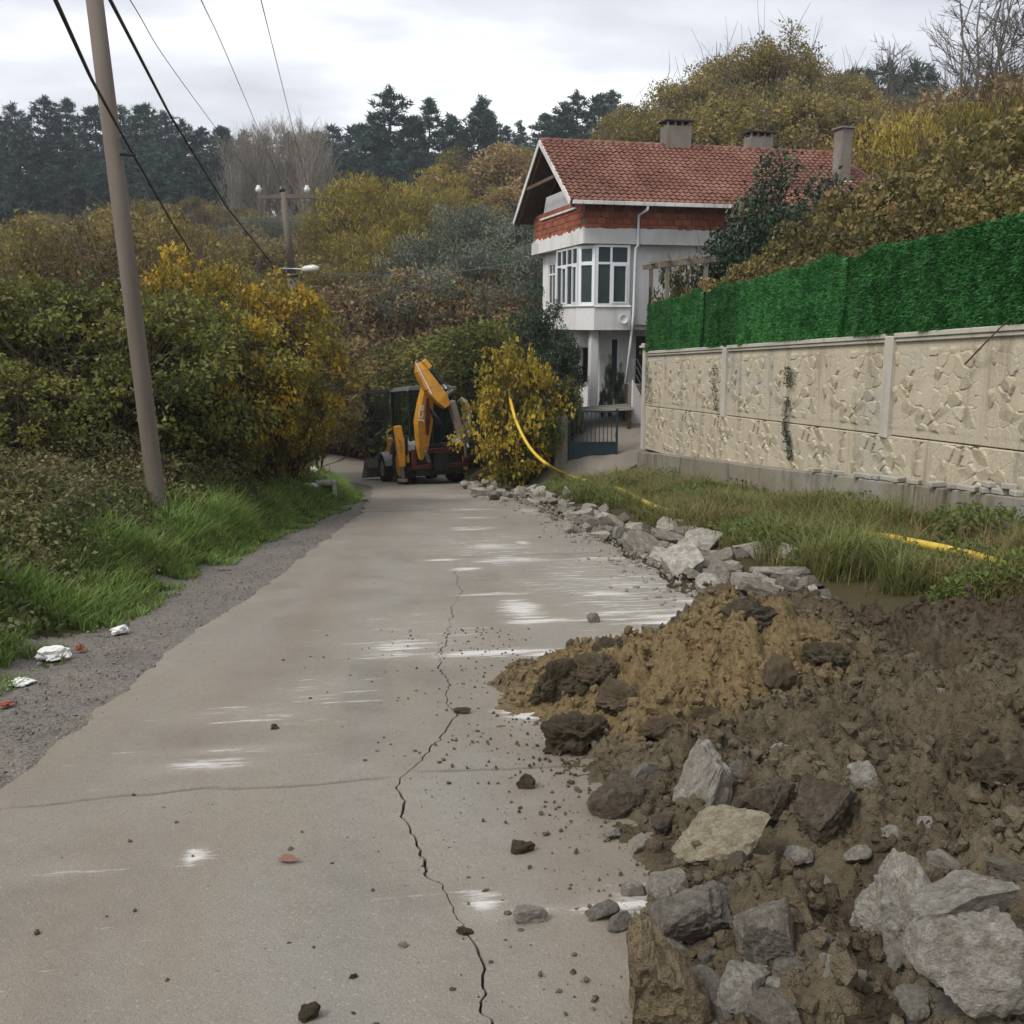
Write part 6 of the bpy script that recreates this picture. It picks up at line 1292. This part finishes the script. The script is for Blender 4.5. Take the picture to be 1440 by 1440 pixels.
FR = [  # px, py, w, h, material, label
 (1010, 1180, 150, 96, M_ROCKY, 'large pale yellowish stone lying across the foot of the soil heap', .0), (982, 1102, 78, 106, M_ROCKW, 'white upright slab of broken concrete wedged beside a dark gap', .35), (1080, 1125, 104, 72, M_ROCKB, 'brown coated flat stone behind the large yellowish stone', 0),
 (980, 1286, 122, 92, M_ROCK, 'dark grey rounded concrete lump overhanging a black gap', .1), (1086, 1312, 96, 104, M_ROCK, 'grey broad concrete lump with a pointed lower end beside the pit', -.3), (1272, 1285, 140, 195, M_ROCKW, 'biggest grey concrete boulder leaning upright in the soil', -.5),
 (1368, 1268, 190, 58, M_ROCKW, 'long flat pale concrete slab lying on the boulders', .08), (1372, 1338, 180, 104, M_ROCKW, 'broad pale concrete boulder with soil on its top under the long slab', .05), (1158, 1378, 58, 66, M_ROCKW, 'small pale upright concrete piece in the pit', .2),
 (1050, 1386, 92, 60, M_ROCKW, 'pale concrete slab behind the tan clay block', .3), (1110, 1366, 46, 44, M_ROCK, 'small dark round stone at the bottom of the pit', 0), (1156, 1128, 82, 92, M_ROCKB, 'brownish tilted stone half buried above the yellowish stone', .7), (1214, 1098, 66, 48, M_ROCKW, 'small whitish stone on the crest of the near soil', .1),
 (880, 1122, 96, 54, M_ROCKB, 'flat brown stone at the edge of the clay nearest the crack', .25), (916, 1098, 66, 52, M_ROCK, 'grey stone between the brown stone and the white upright slab', .4), (812, 1036, 116, 56, M_BRN, 'flat reddish brown clod at the road side of the clay heap', .15),
 (936, 1246, 58, 46, M_ROCKW, 'pale small slab left below the large yellowish stone', -.2), (1210, 1373, 32, 26, M_ROCKW, 'smooth round pale pebble in the pit', 0), (1420, 1222, 70, 50, M_ROCK, 'dark bluish grey stone beside the top of the biggest boulder', .1), (1083, 1236, 58, 56, M_BRN, 'dark rusty brown clod above the concrete lumps', .2),
 (1220, 1425, 110, 56, M_BRN, 'brown layered clod at the near rim of the pit', .2), (1090, 1425, 90, 50, M_ROCK, 'grey wedge of concrete in front of the pit', .3), (1290, 860, 56, 40, M_BRN, 'brown lump of earth on top of the dark soil near the grass', 0), (870, 1295, 40, 30, M_ROCK, 'small grey chip beside the clay block', .1),
 (1092, 954, 46, 60, M_TAN, 'upright tan clay lump standing out of the heap', .1), (862, 915, 56, 40, M_BRN, 'dark round clod on the rim of the clay tongue', 0), (780, 962, 84, 74, M_BRN, 'biggest clod at the tip of the clay tongue on the road', 0), (835, 945, 80, 56, M_TAN, 'yellow brown clod behind the biggest clod on the clay tongue', .2), (880, 985, 90, 56, M_TAN, 'long tan clod on the clay tongue', .1),
 (1050, 872, 90, 60, M_BRN, 'dark peak of earth at the back edge of the heap by the rubble', 0), (930, 1030, 76, 46, M_TAN, 'tan clod in the middle of the yellow clay', .3), (1000, 1010, 60, 40, M_TAN, 'small tan clod above the white upright slab', 0), (1330, 980, 52, 30, M_ROCKW, 'pale stone chip in the dark soil face', .2), (1160, 930, 80, 50, M_BRN, 'dark brown clod in the back soil face', .2), (1400, 1085, 110, 60, M_BRN, 'broad dark clod on the near soil slope by the bank', .1),
 (745, 1286, 46, 32, M_ROCKW, 'grey white stone on the road beside the chalky streak', 0), (846, 1279, 48, 28, M_ROCK, 'smooth grey stone on the road near the heap foot', 0), (436, 1425, 30, 30, M_BRN, 'dark clod on the bare road left of the crack', 0), (735, 1192, 34, 18, M_BRN, 'flat brown clod on the road with a dry stalk', 0), (738, 1100, 28, 24, M_BRN, 'round brown clod on the road at the end of the side crack', 0),
 (834, 871, 19, 17, M_ROCK, 'small round grey stone on the road beyond the clay tongue', 0), (925, 890, 44, 20, M_ROCK, 'flat grey chunk lying alone on the road behind the heap', 0), (652, 1310, 26, 16, M_BRN, 'dark clod sitting on the crack of the road', 0), (650, 1000, 24, 10, M_BRN, 'tiny brown clod by the bend of the crack', 0), (567, 1330, 14, 11, M_ROCKW, 'tiny white pebble on the road left of the crack', 0), (386, 1023, 12, 9, M_BRN, 'tiny dark clod alone on the left half of the road', 0), (497, 1374, 12, 11, M_BRN, 'tiny dark clod on the road left of the lower crack', 0), (890, 1250, 34, 24, M_ROCKW, 'small pale chip at the foot of the heap beside the pale slab', 0)]
for i, (px, py, w_, h_, mat, lab, tilt) in enumerate(FR):
    big = w_ > 50; me = rock(300 + i, mat, 5 if w_ > 60 else (4 if big else 3), 9 if mat not in (M_BRN, M_TAN) else 5, .05 if mat not in (M_BRN, M_TAN) else .17, .55 if 'slab' in lab or 'flat' in lab else None)
    clod = mat in (M_BRN, M_TAN); put_rock(me, px, py, w_ * 1.1, h_ * 1.1, lab, 'soil_clod' if clod else 'rock', None, 'clod' if clod else 'rock', (random.Random(i).uniform(-.2, .2), tilt, random.Random(i).uniform(-.3, .3)), .25, {6: .4, 5: .6}.get(i, .75), i, dd={6: .34, 7: .24}.get(i, 0), ctr=i in (5, 6, 7))
# smaller stones packed between the big ones
EX = [rock(500 + i, (M_ROCKW, M_ROCK, M_ROCKW, M_ROCKB)[i % 4], 4, 8, .06) for i in range(9)]; r = random.Random(31)
for i, (px, py, w_) in enumerate([(950, 1330, 40), (1000, 1345, 34), (1130, 1300, 30), (1180, 1330, 34), (1150, 1250, 36), (1020, 1250, 34), (1075, 1275, 28), (930, 1160, 34), (900, 1190, 26), (860, 1170, 22), (960, 1210, 26), (1120, 1200, 34), (1230, 1400, 36), (1280, 1410, 44), (1340, 1420, 50), (1400, 1410, 46), (1190, 1290, 40), (1250, 1170, 30), (1310, 1160, 36), (1040, 1080, 30), (1420, 1150, 30), (1140, 1415, 36), (1060, 1340, 30), (840, 1130, 26), (1100, 1060, 26), (1240, 1060, 24), (870, 1075, 28), (960, 1045, 26), (1015, 1405, 56), (1255, 1345, 44), (1185, 1432, 50), (1330, 1215, 46), (1150, 1330, 40), (1100, 1395, 40), (1245, 1235, 38), (1205, 1200, 34), (1300, 1400, 56), (1420, 1330, 60), (905, 1350, 30), (1040, 1215, 36), (990, 1385, 44)]):
    put_rock(EX[i % 9], px, py, w_ * 1.4, w_ * r.uniform(.8, 1.15), 'small broken stone packed among the larger rocks of the soil heap', 'rock', 'small stones in the soil heap', 'rock', (r.uniform(-.5, .5), r.uniform(-.5, .5), r.uniform(0, 6)), .2, .8, i)
# tall tan clay block in the foreground
P = hit(930, 1438, solid); V, Fc = rock_shape(777, 5, 12, .05); V = V * np.array([.165, .14, .235]); t_ = (V[:, 2] / .235 + 1) / 2; V[:, 0] = (V[:, 0] + .165) * (1.15 - .75 * t_) - .165; V[:, 1] *= 1.1 - .3 * t_
V += (.012 * fbm(V[:, 0] * 14, V[:, 1] * 14, V[:, 2] * 14, 5, 9))[:, None] + (.004 * fbm(V[:, 0] * 60, V[:, 1] * 60, V[:, 2] * 60, 3, 19))[:, None]
o = obj('clay_block', mesh_data('clay_block', V, Fc, M_TAN, False), None, (P[0] + .04, P[1] + .06, P[2] + .07), (0, -.05, .2)); tag(o, 'tall block of tan layered clay cut by the digger standing on the road edge', 'clay block')
# ---- row of rubble along the broken road edge
RUB = [rock(400 + i, M_ROCK if i % 2 else M_ROCKW, 4, 7, .03, (.28, .45, .35, .3, .4)[i % 5]) for i in range(14)]
r = random.Random(21); pts_ = []
def bare_ground(x, y): return np.maximum(ground(x, y), np.where(x < xr(y), zr(y) + .022, -99))
def rz(px, py, w_, h_, i, lab, grp):
    o = put_rock(RUB[i % 14], px, py, w_, h_, lab, 'concrete_chunk', grp, 'concrete chunk', (r.gauss(-.15, .3), r.gauss(0, .3), r.uniform(0, 6.28)), .25, r.uniform(.6, 1.0), i, bare_ground)
    o.scale = (o.scale[0] * 1.15, o.scale[1] * 1.15, o.scale[2] * (.68 if i % 4 else .9)); o.location.z += .02
LN = 'broken slab of grey concrete in the rubble row beside the rough grass'; LF = 'small broken concrete piece in the low rubble pile before the driveway'
big = [(960, 800, 70, 34), (905, 775, 60, 22), (990, 785, 66, 24), (1020, 810, 62, 40), (1050, 825, 44, 36), (1075, 775, 70, 22), (1100, 808, 74, 26), (1085, 840, 70, 30), (1120, 850, 46, 40), (1150, 862, 50, 30), (1045, 775, 40, 26), (950, 762, 62, 26), (930, 790, 50, 20), (875, 752, 30, 36), (900, 750, 40, 28), (965, 755, 36, 28), (990, 762, 46, 26), (1010, 790, 40, 28), (1060, 855, 52, 24), (1095, 868, 50, 24), (1000, 825, 44, 22), (1130, 825, 46, 24), (860, 740, 40, 22), (835, 735, 36, 18), (815, 728, 34, 20), (885, 765, 36, 18), (845, 755, 30, 16), (920, 765, 34, 22), (940, 745, 34, 26), (1150, 842, 38, 26), (1030, 840, 34, 22), (980, 812, 36, 18), (1110, 780, 36, 24), (870, 735, 26, 20), (805, 745, 26, 16), (795, 722, 26, 16), (830, 716, 24, 14), (850, 722, 24, 18)]
for i, (px, py, w_, h_) in enumerate(big): rz(px, py, w_ * 1.08, h_ * 1.1, i, LN, 'rubble row by the grass')
for i in range(130):
    t = r.random() ** 1.3; px = 790 + 350 * t + r.uniform(-14, 14); py = 718 + 128 * t + r.uniform(-10, 14); s = (15 + 22 * t) * r.uniform(.6, 1.2); rz(px, py, s, s * r.uniform(.5, .8), i + 100, LN, 'rubble row by the grass')
for i in range(90):
    t = r.random(); px = 660 + 150 * t + r.uniform(-6, 6); py = 684 + 22 * t + r.gauss(0, 5); s = r.uniform(9, 22); rz(px, py, s, s * r.uniform(.45, .75), i + 200, LF, 'low rubble pile before the driveway')
put_rock(rock(470, M_ROCKW, 3, 9, .05), 797, 692, 14, 22, 'upright pale concrete piece standing on the low rubble pile', 'concrete_chunk', None, 'concrete chunk', (0, .1, .3), .2, .8, 3)
# ---- loose crumbs: soil clods on the heap, grit on the road
OCT = (np.array([(1, 0, 0), (-.9, .1, 0), (0, 1, .1), (.1, -1, 0), (0, 0, .9), (0, .1, -.8)], float), np.array([(0, 2, 4), (2, 1, 4), (1, 3, 4), (3, 0, 4), (2, 0, 5), (1, 2, 5), (3, 1, 5), (0, 3, 5)]))
def crumbs(name, label, xs_, ys_, zs_, sz, mat, attrs=None, seed=1, cat='crumbs', base=None):
    q = np.random.RandomState(seed); V0, F0 = base or ICO[1]; n = len(xs_); jit = 1 + .35 * q.normal(size=(n, len(V0), 1)).clip(-1, 1); A = V0[None] * jit * (sz[:, None, None] * q.uniform(.6, 1.2, (n, 1, 3)))
    V = (A + np.stack([xs_, ys_, zs_], 1)[:, None, :]).reshape(-1, 3); Fc = (F0[None] + (np.arange(n) * len(V0))[:, None, None]).reshape(-1, 3)
    at = {kk: np.repeat(vv, len(V0)) for kk, vv in (attrs or {}).items()}
    return tag(obj(name, mesh_data(name, V, Fc, mat, False, at)), label, cat, None, 'stuff')
q = np.random.RandomState(9)
n = 34000; x = .7 + 5.6 * q.uniform(0, 1, n); y = 1.9 + 5.4 * q.uniform(0, 1, n) ** 1.1; hm = mound_h(x, y, True); ok = (hm > .015) & (fbm(x * 2, y * 2, 0, 2, 181) > -.45); x, y, hm = x[ok], y[ok], hm[ok]; n = len(x); sz = .005 + .030 * q.uniform(0, 1, n) ** 3.6
gz = np.maximum(zr(y) + .022 + hm, np.where(x > 3.6, ground(x, y), -99))
cl_ = np.clip(1.15 * np.exp(-((x - 1.7) / 1.15) ** 2 - ((y - 5.35) / 1.0) ** 2), 0, 1); dk = sstep(2.2, 3.8, x) * sstep(4.9, 5.9, y)
crumbs('soil_crumbs', 'crumbly bits of soil and clay covering the dug heap', x, y, gz + sz * .3, sz, M_CLOD, dict(clay=cl_, dark=dk), 3, 'soil')
n = 60000; x = .75 + 4.6 * q.uniform(0, 1, n); y = 1.9 + 5.2 * q.uniform(0, 1, n); hm = mound_h(x, y, True); ok = (hm > .004); x, y, hm = x[ok], y[ok], hm[ok]; n = len(x); sz = .003 + .006 * q.uniform(0, 1, n) ** 2
gz = np.maximum(zr(y) + .022 + hm, np.where(x > 3.6, ground(x, y), -99)); cl_ = np.clip(1.15 * np.exp(-((x - 1.7) / 1.15) ** 2 - ((y - 5.35) / 1.0) ** 2), 0, 1); dk = sstep(2.2, 3.8, x) * sstep(4.9, 5.9, y)
crumbs('fine_soil_crumbs', 'fine loose earth crumbs between the clods of the dug heap', x, y, gz + sz * .3, sz, M_CLOD, dict(clay=cl_, dark=dk), 13, 'soil', OCT)
n = 2600; t = q.uniform(0, 1, n); x = 1.05 - 1.5 * q.exponential(.28, n) + .12 * q.normal(size=n); y = 2.2 + 5.6 * t; x = np.where(y < 3.6, x + .15, x); ok = (x > -1.5); x, y = x[ok], y[ok]; n = len(x); sz = .0018 + .011 * q.uniform(0, 1, n) ** 6
crumbs('soil_grit', 'scattered grit and soil crumbs on the concrete beside the heap', x, y, zr(y) + .022 + sz * .4, sz, M_BRN, None, 4, 'grit')
n = 5200; y = 3 + 18 * q.uniform(0, 1, n) ** 1.6; x = xl(y) - q.uniform(-.12, 1.0, n) ** 1.0; ok = x > xg(y) - .05; x, y = x[ok], y[ok]; n = len(x); sz = .003 + .011 * q.uniform(0, 1, n) ** 3
crumbs('shoulder_gravel', 'loose grey gravel on the left road shoulder', x, y, zr(y) + .012 + sz * .3, sz, M_ROCK, None, 5, 'gravel')
n = 2600; t = q.uniform(0, 1, n); y = 8 + 21 * t; x = xr(y) + q.normal(.1, .32, n); sz = .006 + .03 * q.uniform(0, 1, n) ** 3
crumbs('rubble_grit', 'small concrete crumbs along the broken right edge of the road', x, y, np.maximum(zr(y) + .02, ground(x, y)) + sz * .2, sz, M_ROCK, None, 6, 'grit')
n = 600; y = 2.3 + 24 * q.uniform(0, 1, n) ** 1.5; x = q.uniform(-1.5, 3, n); sz = .0015 + .007 * q.uniform(0, 1, n) ** 6
crumbs('road_specks', 'tiny specks of earth strewn over the concrete road', x, y, zr(y) + .023 + sz * .3, sz, M_BRN, None, 7, 'grit')
# ---- litter
M_PAPER = paint('white_plastic_bag', (.72, .72, .70), .6, .15, 6, .3, dirt_amt=.2); M_REDP = paint('red_wrapper', (.30, .07, .04), .5, .3, 8)
def litter(px, py, wpx, hpx, mat, label, seed, cat='litter', name='plastic_bag'):
    V, Fc = ICO[3]; V = V.copy(); V *= (1 + .45 * fbm(V[:, 0] * 2, V[:, 1] * 2, V[:, 2] * 2, 4, seed))[:, None]; V[:, 2] = np.where(V[:, 2] < -.2, -.2, V[:, 2]); P = hit(px, py, lambda a, b: np.maximum(ground(a, b), zr(b) + .01)); D = float(np.dot(P - _C, _fw))
    me = mesh_data(name, V, Fc, mat, False); tag(obj(name, me, None, P, (0, 0, seed), (wpx / F * D / 2, wpx / F * D / 2.6, hpx / F * D / 1.3)), label, cat)
litter(76, 922, 38, 17, M_PAPER, 'crumpled white plastic bag at the edge of the grass', 3); litter(170, 887, 26, 8, M_PAPER, 'small white paper scrap lying on the gravel alone', 4); litter(112, 912, 14, 8, M_REDP, 'crushed red wrapper beside the white plastic bag', 5, name='wrapper'); litter(28, 960, 34, 5, M_PAPER, 'flat torn white sheet on the gravel near the grass', 6); litter(8, 990, 20, 5, M_REDP, 'flattened reddish wrapper on the shoulder', 7, name='wrapper')
def bram_s(a, b): return ground(a, b) + bram_h(a, b) * .9
for (px, py, w_, h_, s_, lb) in ((90, 583, 26, 18, 8, 'white plastic scrap caught high in the bramble thicket'), (441, 666, 12, 10, 9, 'small white scrap in the grass near the concrete block')):
    V, Fc = ICO[2]; V = V * (1 + .4 * fbm(V[:, 0] * 2, V[:, 1] * 2, V[:, 2] * 2, 3, s_))[:, None]; P = hit(px, py, bram_s, 4); D = float(np.dot(P - _C, _fw)); tag(obj('plastic_scrap', mesh_data('plastic_scrap', V, Fc, M_PAPER), None, P + np.array([0, -.1, .1]), (0, 0, s_), (w_ / F * D / 2, w_ / F * D / 2, h_ / F * D / 2)), lb, 'litter')
# pale hollow concrete block in the grass
P = hit(458, 698, ground); m = MB(); m.box(-.24, -.13, -.15, .15, -.1, .38); m.box(.13, .24, -.15, .15, -.1, .38); m.box(-.129, .129, -.15, .15, .28, .38)
o = m.build('concrete_block', M_ROCKW, None, .02); o.location = P; o.rotation_euler[2] = .2; tag(o, 'pale hollow concrete block standing in the grass at the road bend', 'concrete block')
P = hit(438, 691, ground); m = MB(); m.box(-.13, .13, -.1, .1, 0, .05); o = m.build('broken_tile', M_PAPER, None, .01); o.location = P + np.array([0, 0, .12]); o.rotation_euler = (.2, .1, .3); tag(o, 'small white tile piece next to the hollow concrete block', 'tile')
# fallen leaf on the road
P = hit(403, 1212, solid); V = [(-.035, 0, 0), (-.012, .026, .006), (.02, .02, .004), (.034, 0, .008), (.018, -.024, .004), (-.014, -.022, .007), (.06, -.012, .003)]
me = mesh_data('fallen_leaf', V, [(0, 1, 5), (1, 2, 4, 5), (2, 3, 4), (3, 6, 4)], leafmat('red_fallen_leaf', (.17, .09, .06), (.2, .11, .08), (.2, .11, .08), .2)); o = obj('fallen_leaf', me, None, P + np.array([0, 0, .012]), (.05, -.05, -.2)); tag(o, 'single reddish fallen leaf lying on the open road', 'leaf')
# ================================================================== thin autumn haze over the valley
k = N('valley_haze'); k.t.nodes.remove(k.b); pv = k.n('ShaderNodeVolumePrincipled', {'Color': (0.80, 0.86, 0.95), 'Density': 0.0005, 'Anisotropy': 0.2})
k.t.links.new(pv.outputs[0], k.out.inputs['Volume'])
m = MB(); m.box(-230, 250, -14, 430, -9, 75); hzo = m.build('haze', k.m); tag(hzo, kind='stuff')
